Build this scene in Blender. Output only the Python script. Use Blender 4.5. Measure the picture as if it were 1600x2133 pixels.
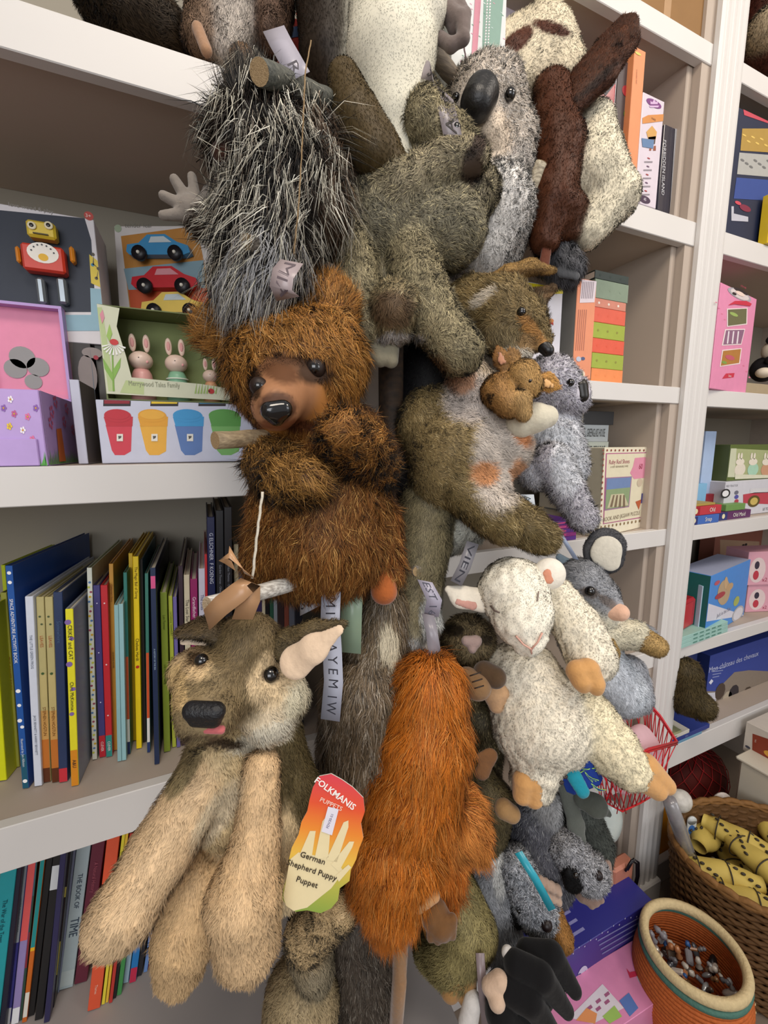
import bpy, math, random
import numpy as np
from mathutils import Vector, Matrix
C = bpy.context.scene.collection
for o in list(bpy.data.objects):
    bpy.data.objects.remove(o, do_unlink=True)
# ------------------------------------------------------------------ camera
F_PX, YAW, PITCH, ROLL = 870.0, .4055, .152, .0075      # focal length in pixels of the 1600 px wide frame
S, EYE = .65, 1.30                                        # distance camera to shelf fronts, eye height (m)
def _rot(yaw, pitch, roll):
    F = np.array([math.sin(yaw)*math.cos(pitch), math.cos(yaw)*math.cos(pitch), -math.sin(pitch)])
    R = np.array([math.cos(yaw), -math.sin(yaw), 0.0]); D = np.cross(F, R)
    c, s = math.cos(roll), math.sin(roll)
    return np.array([c*R+s*D, -s*R+c*D, F])
M = _rot(YAW, PITCH, ROLL)                                # rows: right, down, forward
EYEP = np.array([0.0, 0.0, EYE])
cam_d = bpy.data.cameras.new('camera'); cam = bpy.data.objects.new('camera', cam_d); C.objects.link(cam)
cam_d.sensor_fit = 'HORIZONTAL'; cam_d.sensor_width = 36.0; cam_d.lens = F_PX/1600*36.0
cam_d.clip_start = .01; cam_d.clip_end = 50
cam.matrix_world = Matrix(((M[0][0], -M[1][0], -M[2][0], 0), (M[0][1], -M[1][1], -M[2][1], 0),
                           (M[0][2], -M[1][2], -M[2][2], EYE), (0, 0, 0, 1)))
bpy.context.scene.camera = cam
# ------------------------------------------------------------------ light and exposure
vs = bpy.context.scene.view_settings
vs.view_transform = 'Standard'; vs.look = 'None'; vs.gamma = 1.0; vs.use_curve_mapping = False
vs.exposure = -0.3
wd = bpy.data.worlds.new('shop'); bpy.context.scene.world = wd; wd.use_nodes = True
wd.node_tree.nodes['Background'].inputs[0].default_value = (.92, .90, .90, 1)
wd.node_tree.nodes['Background'].inputs[1].default_value = .58
def area(name, loc, to, sx, sy, watt, col):
    l = bpy.data.lights.new(name, 'AREA'); l.shape = 'RECTANGLE'; l.size = sx; l.size_y = sy
    l.energy = watt; l.color = col
    o = bpy.data.objects.new(name, l); C.objects.link(o); o.location = loc
    o.rotation_euler = (Vector(to)-Vector(loc)).to_track_quat('-Z', 'Y').to_euler()
    return o
area('window_daylight', (-1.0, -2.2, 1.75), (.2, .65, 1.1), 2.0, 1.5, 45, (.96, .97, 1.0))
area('ceiling_light', (.1, -.35, 2.75), (.55, .45, 1.2), .7, .5, 17, (1.0, .88, .74))
area('ceiling_light', (1.5, -.5, 2.75), (1.1, .6, 1.2), .6, .5, 16, (1.0, .89, .77))
area('shop_front_daylight', (2.6, -2.0, 1.9), (.9, .6, .8), 1.4, 1.4, 22, (.95, .97, 1.0))
# ------------------------------------------------------------------ helpers: camera pixels to places
def ray(px, py): return M.T @ np.array([(px-800)/F_PX, (py-1066.5)/F_PX, 1.0])
def PZ(px, py, Z): return EYEP + ray(px, py)*Z                     # at camera depth Z
def PY(px, py, Y): r = ray(px, py); return EYEP + r*(Y/r[1])       # on the vertical plane y = Y
def PH(px, py, z): r = ray(px, py); return EYEP + r*((z-EYE)/r[2]) # on the level z
def proj(P):
    q = (np.asarray(P)-EYEP) @ M.T
    return 800+F_PX*q[..., 0]/q[..., 2], 1066.5+F_PX*q[..., 1]/q[..., 2]
def xat(px, Y, z):
    k = (px-800)/F_PX; a = M[0]-k*M[2]
    return -(a[1]*Y+a[2]*(z-EYE))/a[0]
def zat(py, x, Y):
    k = (py-1066.5)/F_PX; a = M[1]-k*M[2]
    return EYE-(a[0]*x+a[1]*Y)/a[2]
def zu(u): return EYE+u*S
# ------------------------------------------------------------------ helpers: materials
def lin(h):
    if not isinstance(h, str): return tuple(h)
    h = h.lstrip('#'); v = [int(h[i:i+2], 16)/255 for i in (0, 2, 4)]
    return tuple(x/12.92 if x <= .04045 else ((x+.055)/1.055)**2.4 for x in v)
_mats = {}
def mat(col, rough=.5, spec=.4, var=.07, scale=60, bump=0.0, metal=0.0, trans=0.0, alpha=1.0, coat=0.0, sheen=0.0):
    key = (col, rough, spec, var, scale, bump, metal, trans, alpha, coat, sheen)
    if key in _mats: return _mats[key]
    m = bpy.data.materials.new('paint'); m.use_nodes = True; nt = m.node_tree; b = nt.nodes['Principled BSDF']
    c = lin(col)
    tx = nt.nodes.new('ShaderNodeTexCoord'); nz = nt.nodes.new('ShaderNodeTexNoise'); nz.inputs['Scale'].default_value = scale
    nz.inputs['Detail'].default_value = 3
    nt.links.new(tx.outputs['Object'], nz.inputs['Vector'])
    mx = nt.nodes.new('ShaderNodeMix'); mx.data_type = 'RGBA'
    mx.inputs[6].default_value = tuple(max(0, x*(1-var)) for x in c)+(1,)
    mx.inputs[7].default_value = tuple(min(1, x*(1+var)) for x in c)+(1,)
    nt.links.new(nz.outputs['Fac'], mx.inputs[0]); nt.links.new(mx.outputs[2], b.inputs['Base Color'])
    b.inputs['Roughness'].default_value = rough; b.inputs['Specular IOR Level'].default_value = spec
    b.inputs['Metallic'].default_value = metal; b.inputs['Transmission Weight'].default_value = trans
    b.inputs['Alpha'].default_value = alpha; b.inputs['Coat Weight'].default_value = coat
    b.inputs['Sheen Weight'].default_value = sheen
    if bump:
        bp = nt.nodes.new('ShaderNodeBump'); bp.inputs['Strength'].default_value = bump; bp.inputs['Distance'].default_value = .002
        nt.links.new(nz.outputs['Fac'], bp.inputs['Height']); nt.links.new(bp.outputs['Normal'], b.inputs['Normal'])
    _mats[key] = m
    return m
def wood_mat(c1, c2, scale=6):
    key = ('wood', c1, c2, scale)
    if key in _mats: return _mats[key]
    m = bpy.data.materials.new('wood'); m.use_nodes = True; nt = m.node_tree; b = nt.nodes['Principled BSDF']
    tx = nt.nodes.new('ShaderNodeTexCoord'); mp = nt.nodes.new('ShaderNodeMapping'); mp.inputs['Scale'].default_value = (scale, 14*scale, 14*scale)
    nz = nt.nodes.new('ShaderNodeTexNoise'); nz.inputs['Scale'].default_value = 3; nz.inputs['Detail'].default_value = 8
    rp = nt.nodes.new('ShaderNodeValToRGB'); rp.color_ramp.elements[0].position = .35; rp.color_ramp.elements[1].position = .65
    rp.color_ramp.elements[0].color = lin(c1)+(1,); rp.color_ramp.elements[1].color = lin(c2)+(1,)
    nt.links.new(tx.outputs['Object'], mp.inputs['Vector']); nt.links.new(mp.outputs['Vector'], nz.inputs['Vector'])
    nt.links.new(nz.outputs['Fac'], rp.inputs['Fac']); nt.links.new(rp.outputs['Color'], b.inputs['Base Color'])
    bp = nt.nodes.new('ShaderNodeBump'); bp.inputs['Strength'].default_value = .5; bp.inputs['Distance'].default_value = .002
    nt.links.new(nz.outputs['Fac'], bp.inputs['Height']); nt.links.new(bp.outputs['Normal'], b.inputs['Normal'])
    b.inputs['Roughness'].default_value = .7
    _mats[key] = m
    return m
def fur_mat(rough=.55, spec=.3, sheen=.0, lo=.85, hi=1.15):
    key = ('fur', rough, spec, sheen, lo, hi)
    if key in _mats: return _mats[key]
    m = bpy.data.materials.new('fur'); m.use_nodes = True; nt = m.node_tree; b = nt.nodes['Principled BSDF']
    a = nt.nodes.new('ShaderNodeAttribute'); a.attribute_name = 'Col'
    n = nt.nodes.new('ShaderNodeAttribute'); n.attribute_name = 'nrm'
    tx = nt.nodes.new('ShaderNodeTexCoord'); nz = nt.nodes.new('ShaderNodeTexNoise'); nz.inputs['Scale'].default_value = 45
    nt.links.new(tx.outputs['Object'], nz.inputs['Vector'])
    mr = nt.nodes.new('ShaderNodeMapRange'); mr.inputs['To Min'].default_value = lo; mr.inputs['To Max'].default_value = hi
    nt.links.new(nz.outputs['Fac'], mr.inputs['Value'])
    vm = nt.nodes.new('ShaderNodeVectorMath'); vm.operation = 'SCALE'
    nt.links.new(a.outputs['Color'], vm.inputs[0]); nt.links.new(mr.outputs['Result'], vm.inputs['Scale'])
    nt.links.new(vm.outputs['Vector'], b.inputs['Base Color']); nt.links.new(n.outputs['Vector'], b.inputs['Normal'])
    b.inputs['Roughness'].default_value = rough; b.inputs['Specular IOR Level'].default_value = spec
    b.inputs['Sheen Weight'].default_value = sheen
    _mats[key] = m
    return m
# ------------------------------------------------------------------ helpers: objects
def tag(o, label=None, cat=None, group=None, kind=None):
    if label: o['label'] = label
    if cat: o['category'] = cat
    if group: o['group'] = group
    if kind: o['kind'] = kind
    return o
def thing(name, label, cat, mw, group=None):
    o = bpy.data.objects.new(name, None); C.objects.link(o); o.empty_display_size = .02
    o.matrix_world = mw if isinstance(mw, Matrix) else Matrix.Translation(Vector(mw))
    return tag(o, label, cat, group)
class MB:
    def __init__(s): s.v = []; s.f = []; s.m = []; s.mats = []; s.sm = []
    def mi(s, m):
        if m not in s.mats: s.mats.append(m)
        return s.mats.index(m)
    def add(s, vs, fs, m, smooth=False, X=None):
        k = len(s.v); i = s.mi(m)
        for p in vs:
            s.v.append(tuple(X @ Vector(p)) if X is not None else tuple(p))
        for f in fs: s.f.append([k+j for j in f]); s.m.append(i); s.sm.append(smooth)
    def box(s, x0, y0, z0, x1, y1, z1, m, b=0.0, X=None):
        if b <= 0:
            s.add([(x0, y0, z0), (x1, y0, z0), (x1, y1, z0), (x0, y1, z0), (x0, y0, z1), (x1, y0, z1), (x1, y1, z1), (x0, y1, z1)],
                  [(0, 3, 2, 1), (4, 5, 6, 7), (0, 1, 5, 4), (1, 2, 6, 5), (2, 3, 7, 6), (3, 0, 4, 7)], m, X=X); return
        b = min(b, (x1-x0)*.45, (y1-y0)*.45, (z1-z0)*.45)
        vs = []; idx = {}
        for sx in (0, 1):
            for sy in (0, 1):
                for sz in (0, 1):
                    c = ((x0, x1)[sx], (y0, y1)[sy], (z0, z1)[sz]); d = (1-2*sx, 1-2*sy, 1-2*sz)
                    for ax in range(3):
                        p = list(c)
                        for a2 in range(3):
                            if a2 != ax: p[a2] += d[a2]*b
                        idx[(sx, sy, sz, ax)] = len(vs); vs.append(p)
        fs = []
        cen = Vector(((x0+x1)/2, (y0+y1)/2, (z0+z1)/2))
        def face(ids):
            P = [Vector(vs[i]) for i in ids]; n = (P[1]-P[0]).cross(P[2]-P[0]); mid = sum(P, Vector())/len(P)
            fs.append(tuple(ids) if n.dot(mid-cen) > 0 else tuple(reversed(ids)))
        for ax in range(3):
            o1, o2 = [a for a in range(3) if a != ax]
            for e in (0, 1):
                ids = []
                for (a, c2) in ((0, 0), (1, 0), (1, 1), (0, 1)):
                    k = [0, 0, 0]; k[ax] = e; k[o1] = a; k[o2] = c2; ids.append(idx[(k[0], k[1], k[2], ax)])
                face(ids)
            for a in (0, 1):
                for c2 in (0, 1):
                    k = [0, 0, 0]; k[o1] = a; k[o2] = c2
                    k0 = list(k); k1 = list(k); k0[ax] = 0; k1[ax] = 1
                    face([idx[(*k0, o1)], idx[(*k1, o1)], idx[(*k1, o2)], idx[(*k0, o2)]])
        for sx in (0, 1):
            for sy in (0, 1):
                for sz in (0, 1): face([idx[(sx, sy, sz, a)] for a in range(3)])
        s.add(vs, fs, m, X=X)
    def sph(s, c, r, m, n=14, sc=(1, 1, 1), X=None):
        vs = []; fs = []
        for i in range(n+1):
            t = math.pi*i/n
            for j in range(2*n):
                a = math.pi*j/n
                vs.append((c[0]+r*sc[0]*math.sin(t)*math.cos(a), c[1]+r*sc[1]*math.sin(t)*math.sin(a), c[2]+r*sc[2]*math.cos(t)))
        for i in range(n):
            for j in range(2*n):
                k = (j+1) % (2*n); fs.append((i*2*n+j, (i+1)*2*n+j, (i+1)*2*n+k, i*2*n+k))
        s.add(vs, fs, m, True, X)
    def lathe(s, prof, m, n=24, c=(0, 0, 0), X=None, smooth=True, sy=1.0, top=True):
        vs = []; fs = []
        for (r, z) in prof:
            for j in range(n):
                a = 2*math.pi*j/n; vs.append((c[0]+r*math.cos(a), c[1]+r*sy*math.sin(a), c[2]+z))
        for i in range(len(prof)-1):
            for j in range(n):
                k = (j+1) % n; fs.append((i*n+j, i*n+k, (i+1)*n+k, (i+1)*n+j))
        fs.append(tuple(reversed(range(n))))
        if top: fs.append(tuple(range((len(prof)-1)*n, len(prof)*n)))
        s.add(vs, fs, m, smooth, X)
    def tube(s, pts, r, m, n=8, X=None, closed=False):
        P = [Vector(p) for p in pts]; vs = []; fs = []; L = len(P)
        rr = r if isinstance(r, (list, tuple)) else [r]*L
        for i, p in enumerate(P):
            a = P[(i-1) % L] if closed else P[max(i-1, 0)]; b = P[(i+1) % L] if closed else P[min(i+1, L-1)]
            t = (b-a).normalized(); u = t.cross(Vector((.13, .21, 1))); u = u.normalized() if u.length > 1e-4 else Vector((1, 0, 0)); w = t.cross(u)
            for j in range(n):
                q = 2*math.pi*j/n; vs.append(p+(u*math.cos(q)+w*math.sin(q))*rr[i])
        for i in range(L if closed else L-1):
            i2 = (i+1) % L
            for j in range(n):
                k = (j+1) % n; fs.append((i*n+j, i*n+k, i2*n+k, i2*n+j))
        if not closed: fs.append(tuple(reversed(range(n)))); fs.append(tuple(range((L-1)*n, L*n)))
        s.add(vs, fs, m, True, X)
    # flat printing on a front face (x right, z up, facing -y); l = layer
    def rect(s, u0, v0, u1, v1, m, l=1, X=None):
        y = -l*.00025; s.add([(u0, y, v0), (u1, y, v0), (u1, y, v1), (u0, y, v1)], [(0, 1, 2, 3)], m, X=X)
    def poly(s, pts, m, l=1, X=None):
        y = -l*.00025; s.add([(a, y, b) for a, b in pts], [tuple(range(len(pts)))], m, X=X)
    def ell(s, cu, cv, ru, rv, m, l=1, X=None, n=20, rot=0):
        c, q = math.cos(rot), math.sin(rot)
        s.poly([(cu+ru*math.cos(t)*c-rv*math.sin(t)*q, cv+ru*math.cos(t)*q+rv*math.sin(t)*c) for t in [2*math.pi*i/n for i in range(n)]], m, l, X)
    def text(s, body, cu, cv, h, m, l=2, rot=0.0, maxw=None, X=None, align='CENTER', bold=.0):
        cu_ = bpy.data.curves.new('t', 'FONT'); cu_.body = body; cu_.size = 1; cu_.align_x = align; cu_.align_y = 'CENTER'; cu_.resolution_u = 2
        cu_.offset = bold
        ob = bpy.data.objects.new('t', cu_); me = bpy.data.meshes.new_from_object(ob)
        V = [v.co.copy() for v in me.vertices]; Fs = [tuple(p.vertices) for p in me.polygons]
        bpy.data.objects.remove(ob); bpy.data.curves.remove(cu_); bpy.data.meshes.remove(me)
        if not V: return
        w = max(v.x for v in V)-min(v.x for v in V); k = h/.72
        kx = k if not maxw or w*k <= maxw else maxw/w
        c, q = math.cos(rot), math.sin(rot)
        s.add([(cu+v.x*kx*c-v.y*k*q, -l*.00025, cv+v.x*kx*q+v.y*k*c) for v in V], Fs, m, X=X)
    def build(s, name, parent=None, mw=None):
        me = bpy.data.meshes.new(name); me.from_pydata(s.v, [], s.f); me.validate(clean_customdata=False)
        for m in s.mats: me.materials.append(m)
        if len(me.polygons) == len(s.m):
            me.polygons.foreach_set('material_index', s.m); me.polygons.foreach_set('use_smooth', s.sm)
        me.update()
        o = bpy.data.objects.new(name, me); C.objects.link(o)
        if parent: o.parent = parent
        elif mw is not None: o.matrix_world = mw if isinstance(mw, Matrix) else Matrix.Translation(Vector(mw))
        return o
def frame(o, right, up):
    r = Vector(right).normalized(); u = Vector(up); u = (u-r*u.dot(r)).normalized(); d = u.cross(r)
    return Matrix(((r.x, d.x, u.x, o[0]), (r.y, d.y, u.y, o[1]), (r.z, d.z, u.z, o[2]), (0, 0, 0, 1)))   # x right, y into the depth, z up
def struct(name, mb): return tag(mb.build(name), kind='structure')
# ================================================================== the setting
WHITE = mat('#d6d3d0', .45, .35, .03, 9, .05); INNER = mat('#b3a598', .6, .3, .04, 5); BACK = mat('#9c9689', .7, .2, .04, 5)
DEPTH = .33; YB = S+DEPTH
def shelf(name, x0, x1, top, bot, front=S, mt=WHITE):
    b = MB(); b.box(x0, front, zu(bot), x1, YB, zu(top), mt, .0015)
    return struct(name, b)
XL, XD0, XD1, XP0, XP1, XR = -1.5*S, .43*S, .52*S, 1.59*S, 1.727*S, 3.1*S
n_ = [0]
def trim(mb): n_[0] += 1; return struct('trim_%d' % n_[0], mb)
b = MB(); b.box(XL, YB, 0, XR+.1, YB+.03, 2.9, BACK); struct('wall_back', b)
b = MB(); b.box(XR, -.4, 0, XR+.05, YB, 2.9, mat('#a89c90', .7, .2)); struct('wall_right', b)
b = MB(); b.box(XL-.05, -.4, 0, XL, YB, 2.9, mat('#a89c90', .7, .2)); struct('wall_left', b)
b = MB(); b.box(-2.6, -2.6, -.03, XR+.1, YB+.03, 0, mat('#7d6f62', .6, .4, .15, 14)); struct('floor', b)
def fascia(x0, x1, top, bot):
    b = MB(); b.box(x0, S, zu(bot), x1, S+.018, zu(top), WHITE, .0012)
    b.box(x0, S+.018, zu(bot)+.006, x1, YB-.001, zu(top)-.0005, INNER); trim(b)
for t_, b_ in ((.752, .672), (-.03, -.106), (-.766, -.869)): fascia(XL, XD0, t_, b_)
for t_, b_ in ((1.27, 1.21), (.748, .673), (.207, .150), (-.31, -.373), (-.80, -.87), (-1.275, -1.378)): fascia(XD1, XP0, t_, b_)
for t_, b_ in ((1.27, 1.21), (.748, .675), (.207, .145), (-.31, -.37), (-.815, -.87), (-1.275, -1.378)): fascia(XP1, XR, t_, b_)
b = MB(); b.box(XD0, S-.002, zu(-1.40), XD1, YB-.002, 2.9, WHITE, .001); trim(b)
for xa, xb in ((XP0, XP1),):                                  # fluted upright between the bays
    b = MB(); w = xb-xa; fz0 = zu(-1.885)
    prof = [(0, 0), (0, -.010), (.10*w, -.012)]
    for k in range(3):
        c0 = (.22+.24*k)*w
        prof += [(c0-.07*w, -.012), (c0-.035*w, -.0085), (c0, -.007), (c0+.035*w, -.0085), (c0+.07*w, -.012)]
    prof += [(.90*w, -.012), (w, -.010), (w, 0)]
    n = len(prof); vs_ = [(xa+p[0], S+p[1], z) for z in (fz0, 2.9) for p in prof]
    b.add(vs_, [(i, i+1, n+i+1, n+i) for i in range(n-1)], WHITE)
    b.box(xa, S+.0002, fz0, xb, YB-.003, 2.9, INNER)
    b.box(xa-.004, S-.022, 0, xb+.004, YB-.004, fz0, WHITE, .004); trim(b)
    b = MB(); b.box(xa-.045, S+.02, fz0, xa-.0285, YB-.02, 2.9, INNER, .002); b.box(xa-.028, S+.003, fz0, xa-.0005, YB-.02, 2.9, INNER); trim(b)
b = MB(); b.box(XL, .28, zu(-1.46), XD1-.02, YB-.005, zu(-1.405), mat('#a39c98', .5, .3, .04, 8), .002); trim(b)
b = MB(); b.box(XL, .31, 0, XD1-.04, YB-.005, zu(-1.461), mat('#8e8783', .6, .3, .04, 8)); trim(b)
b = MB(); b.box(XD1, S+.01, 0, XP0-.005, S+.03, .075, WHITE, .002); struct('baseboard_back', b)
b = MB(); b.box(XP1+.005, S+.01, 0, XR, S+.03, .075, WHITE, .002); struct('baseboard_right', b)
# ================================================================== books
PAPER = mat('#ddd5c2', .8, .2, .05, 300)
def book(label, bl, br, tl, zs, dep, col, yaw=0.0, bands=(), txt=(), group=None, cover=None, ybias=0.0, name='picture_book', hard=True, dots=()):
    """bl, br, tl: spine corners in photo pixels; zs: height of the board it stands on"""
    P0 = PH(bl[0], bl[1], zs); Y = max(P0[1]+ybias, S+.004); P0 = np.array([xat(bl[0], Y, zs), Y, zs])
    w = max(xat(br, Y, zs)-P0[0], .0035); P1 = PY(tl[0], tl[1], Y)
    up = Vector(P1-P0); h = up.length; u = up.normalized()
    rt = Vector((u.z, 0, -u.x)); d = u.cross(rt)
    R = Matrix.Rotation(-yaw, 3, u); rt = R @ rt
    mw = frame(Vector(P0)+Vector((0, 0, .0006+max(0, rt.z)*0+abs(min(0, rt.z))*w)), rt, u)
    dep = min(dep, YB-.012-Y)
    o = thing(name, label, 'book', mw, group)
    mc = mat(col, .35, .5, .06, 90); cv = mat(cover, .35, .5, .2, 30) if cover else mc
    t = min(.0022, w*.22) if hard else .0006
    b = MB(); b.box(0, 0, 0, w, t, h, mc, t*.3); b.box(0, t, 0, t, dep, h, cv); b.box(w-t, t, 0, w, dep, h, cv)
    for (a, c, cc) in bands: b.rect(.0004, a*h, w-.0004, c*h, mat(cc, .4, .4), 1)
    for (a, c, cc, sz) in dots: b.ell(a*w, c*h, sz, sz, mat(cc, .4, .4), 2, n=10)
    for (s_, c, hh, cc) in txt: b.text(s_, w/2, c*h, w*hh, mat(cc, .5, .3), 3, rot=-math.pi/2, maxw=h*.5)
    b.build('cover', o)
    b = MB(); b.box(t+.0002, t+.0002, .003, w-t-.0002, dep-.003, h-.003, PAPER); b.build('pages', o)
    return o
def cC(x, y): return (x/2.857, 1040+y/2.857)          # coordinates measured on an enlargement of the middle shelf
ZC = zu(-.766)+.0005; GC = 'picture books on the middle shelf'
def bc(label, xt, xtr, yt, xb, xbr, yb, col, dep=.22, yaw=0, **k):
    return book(label, cC(xb, yb), cC(xbr, yb)[0], cC(xt, yt), ZC, dep, col, yaw, group=GC, **k)
R_ = math.radians
bc('thick bright yellow book at the left edge of the photo, first on the middle shelf', -130, 0, 640, -50, 45, 1690, '#d8dc14', .24, R_(8))
bc('khaki book with brown lettering beside the thick bright yellow one', 2, 38, 560, 82, 118, 1600, '#a9a94a', .24, R_(8), txt=[('THE COMET BOOK', .55, .6, '#8a4a20')], ybias=.0)
bc('tall lime green book whose top edge slopes up behind the blue space activity book', 6, 30, 395, 95, 118, 1560, '#b9c81e', .27, R_(9), ybias=.02)
bc('blue activity book about space with white stars down its spine', 32, 78, 400, 135, 175, 1725, '#1d56a4', .25, R_(9), cover='#1a4590', hard=False,
   bands=[(0, .16, '#1b5a72')], txt=[('SPACE ADVENTURE ACTIVITY BOOK', .72, .52, '#ffffff'), ('Illustrated by Jen Alliston', .17, .4, '#dfe8f0')],
   dots=[(.5, .97, '#ffffff', .0025), (.5, .93, '#ffffff', .0025), (.5, .455, '#ffffff', .003), (.5, .39, '#ffffff', .0025), (.4, .32, '#ffffff', .003), (.7, .29, '#ffffff', .0025), (.5, .035, '#ffffff', .003)])
bc('tall mid blue book standing back behind the white frog book', 228, 275, 345, 262, 305, 1560, '#2a62ae', .27, R_(7), cover='#1d4a94', txt=[('THIS WAY', .86, .5, '#cfe0f4')], ybias=.03)
bc('white book with thin grey hand-drawn lettering about a little frog', 148, 210, 585, 205, 252, 1715, '#d6dcea', .24, R_(6),
   txt=[('THE LITTLE GREEN FROG', .72, .34, '#6b7686'), ('JACK BENNETT & HARRY BENNETT', .28, .3, '#6b7686')])
for k_, (x0, lab) in enumerate(((214, 'left one of the twin tan and orange books with a leafy spine'), (266, 'right one of the twin tan and orange books with a leafy spine'))):
    bc(lab, x0, x0+48, 588, x0+44, x0+90, 1690, '#b9ae78', .23, R_(5), bands=[(0, .08, '#5a2c12'), (.08, .24, '#c0702a'), (.24, .4, '#c99a56'), (.4, .6, '#c0b076')],
       txt=[('LEAVES', .77, .42, '#b4653a'), ('STEPHEN HOGTUN', .34, .4, '#7a4a1c')], dots=[(.4, .9, '#4d5a3a', .0015), (.6, .86, '#4d5a3a', .0015), (.5, .6, '#3f5a30', .002)])
bc('dark red book standing back between the tan leafy books and the navy one', 300, 316, 575, 338, 352, 1600, '#5e1424', .25, R_(5), ybias=.02)
bc('navy book with a red foot on its spine and faint speckled lettering', 316, 384, 560, 352, 405, 1690, '#27375c', .23, R_(4), bands=[(0, .075, '#c8303c')], txt=[('Somewhere', .8, .45, '#4c6488')])
bc('yellow book with purple blots and black hand lettering and an orange foot', 388, 440, 660, 425, 470, 1712, '#e6de28', .22, R_(3), cover='#8d95a6',
   bands=[(0, .21, '#d88a1e')], txt=[('CRIKEY and CAT', .82, .55, '#28222c'), ('Chris McKimmie', .52, .5, '#28222c'), ('A&U', .13, .5, '#28222c')],
   dots=[(.3, .93, '#8468a8', .004), (.7, .84, '#8468a8', .003), (.3, .7, '#8468a8', .004), (.7, .56, '#8468a8', .003), (.4, .42, '#8468a8', .003)])
bc('white book with a flowery multicoloured spine', 517, 551, 412, 550, 578, 1555, '#dfe2d4', .22, R_(2), cover='#b8bda0',
   dots=[(.3+.4*((i*7) % 3)/2, .04+.024*i, ('#c8ce50', '#5c86b8', '#d8b030', '#a04a60')[i % 4], .0018) for i in range(38)])
bc('violet blue book with a red foot label', 553, 597, 517, 592, 631, 1540, '#45407e', .2, 0, bands=[(0, .13, '#c02634')], txt=[('CLEVER', .065, .4, '#f2e8e8')], dots=[(.5, .9, '#d8d8f0', .001), (.5, .62, '#d8d8f0', .001), (.5, .33, '#d8d8f0', .001)])
bc('red book with a teal foot label', 598, 644, 517, 632, 671, 1538, '#c9242f', .2, 0, bands=[(0, .13, '#2f8a80')], txt=[('CLEVER', .065, .4, '#f2e8e8')], dots=[(.5, .9, '#f4dada', .0012), (.5, .55, '#f4dada', .0012), (.5, .25, '#f4dada', .0012)])
bc('mustard orange book with brown lettering standing tall behind the red one', 648, 688, 388, 676, 700, 1512, '#cc9436', .22, 0, txt=[("Catherine's Story", .85, .5, '#8c3a20'), ('GENEVIEVE MOORE', .5, .4, '#503010')], ybias=.006)
bc('left one of two thin pale blue books', 679, 705, 635, 700, 724, 1565, '#8fb9bd', .17, 0); bc('right one of two thin pale blue books', 706, 733, 628, 726, 752, 1560, '#93bfc4', .17, 0)
bc('thin teal over orange book left of the yellow spines', 734, 750, 440, 757, 777, 1520, '#2f7a70', .22, 0, bands=[(.2, .55, '#c2562e'), (.07, .2, '#dcdcd4'), (0, .07, '#23305c')])
bc('dark yellow book partly hidden behind the bright yellow Chelsea spine', 765, 788, 325, 790, 812, 1450, '#c9a810', .22, 0, ybias=.004)
bc('bright yellow book with a red dot on its thin black lettered spine', 790, 819, 345, 812, 844, 1490, '#f0cf10', .22, 0, txt=[('The Magic Ball of String', .87, .5, '#5a4010'), ('Chelsea Hardt', .53, .6, '#4a3a10')], dots=[(.5, .44, '#c42a20', .0026)])
bc('blackish brown book right of the bright yellow spines', 821, 859, 360, 846, 872, 1450, '#2c2622', .23, 0, cover='#4a6a70')
bc('thin teal over orange book right of the blackish brown one', 862, 881, 445, 876, 895, 1510, '#3a7a6c', .22, 0, bands=[(.2, .57, '#d4552a'), (.06, .2, '#e4e0da'), (0, .06, '#26346a')])
bc('navy book with a pink label at the head of its spine, sticking out furthest', 894, 922, 412, 920, 949, 1583, '#1c2c4e', .24, 0, bands=[(.9, .96, '#d8568c')], txt=[('A HISTORY OF THE SEA', .55, .34, '#a8c0d8')], hard=False)
bc('charcoal book right of the navy book with the pink label', 926, 949, 400, 948, 970, 1440, '#2a2c30', .24, 0)
bc('olive green book with dark thin lettering', 953, 993, 560, 976, 1014, 1510, '#83962e', .2, 0, txt=[('Len Farmer', .82, .4, '#3c4a10'), ('Lily Andrew Lang', .5, .36, '#3c4a10')])
bc('lime book about scaly spotted feathered creatures', 1001, 1027, 580, 1026, 1049, 1480, '#b2bc40', .2, 0, txt=[('CATHERINE THIMMESH', .83, .45, '#4a5410'), ('SCALY SPOTTED FEATHERED', .5, .55, '#232a08')])
bc('narrow purple and blue book against the puppy face', 1029, 1054, 585, 1053, 1074, 1480, '#6c62a0', .2, 0, bands=[(.3, .6, '#4a74b8')])
bc('dark plum book right of the narrow purple one', 1060, 1088, 400, 1080, 1106, 1470, '#33202e', .24, 0); bc('cream book with grey lettering above the puppy ear', 1094, 1127, 455, 1112, 1144, 1480, '#c9bfa4', .2, 0, txt=[('The Lost Star', .8, .6, '#3a342c')])
bc('magenta book with white lettering about a grandfather', 1132, 1174, 480, 1150, 1190, 1480, '#8c1c5c', .2, 0, txt=[('Grandfather Elk', .82, .5, '#ead0e0')]); bc('pale lavender book right of the magenta one', 1181, 1216, 418, 1196, 1232, 1480, '#c4c2d2', .22, 0, txt=[('The Lines', .82, .5, '#585470')])
bc('narrow bright red book behind the birch stick', 1218, 1230, 330, 1234, 1246, 1470, '#b8242a', .22, 0); bc('tall navy book with white capitals leaning in the corner', 1232, 1276, 110, 1250, 1292, 1480, '#141c48', .2, 0, txt=[('G ELSCHNER  F KOENIG', .83, .5, '#c8ccdc')])
bc('tall black book next to the tall navy one', 1284, 1328, 70, 1302, 1344, 1480, '#17171c', .2, 0, txt=[('Gordon Thomas - Oliver Dunmore', .7, .3, '#8a8c98')]); bc('second tall black book, touching the bear', 1334, 1376, 50, 1350, 1392, 1480, '#1c1a1e', .2, 0, txt=[('Gordon Thomas - Oliver Dunmore', .7, .3, '#8a8c98')])
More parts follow.
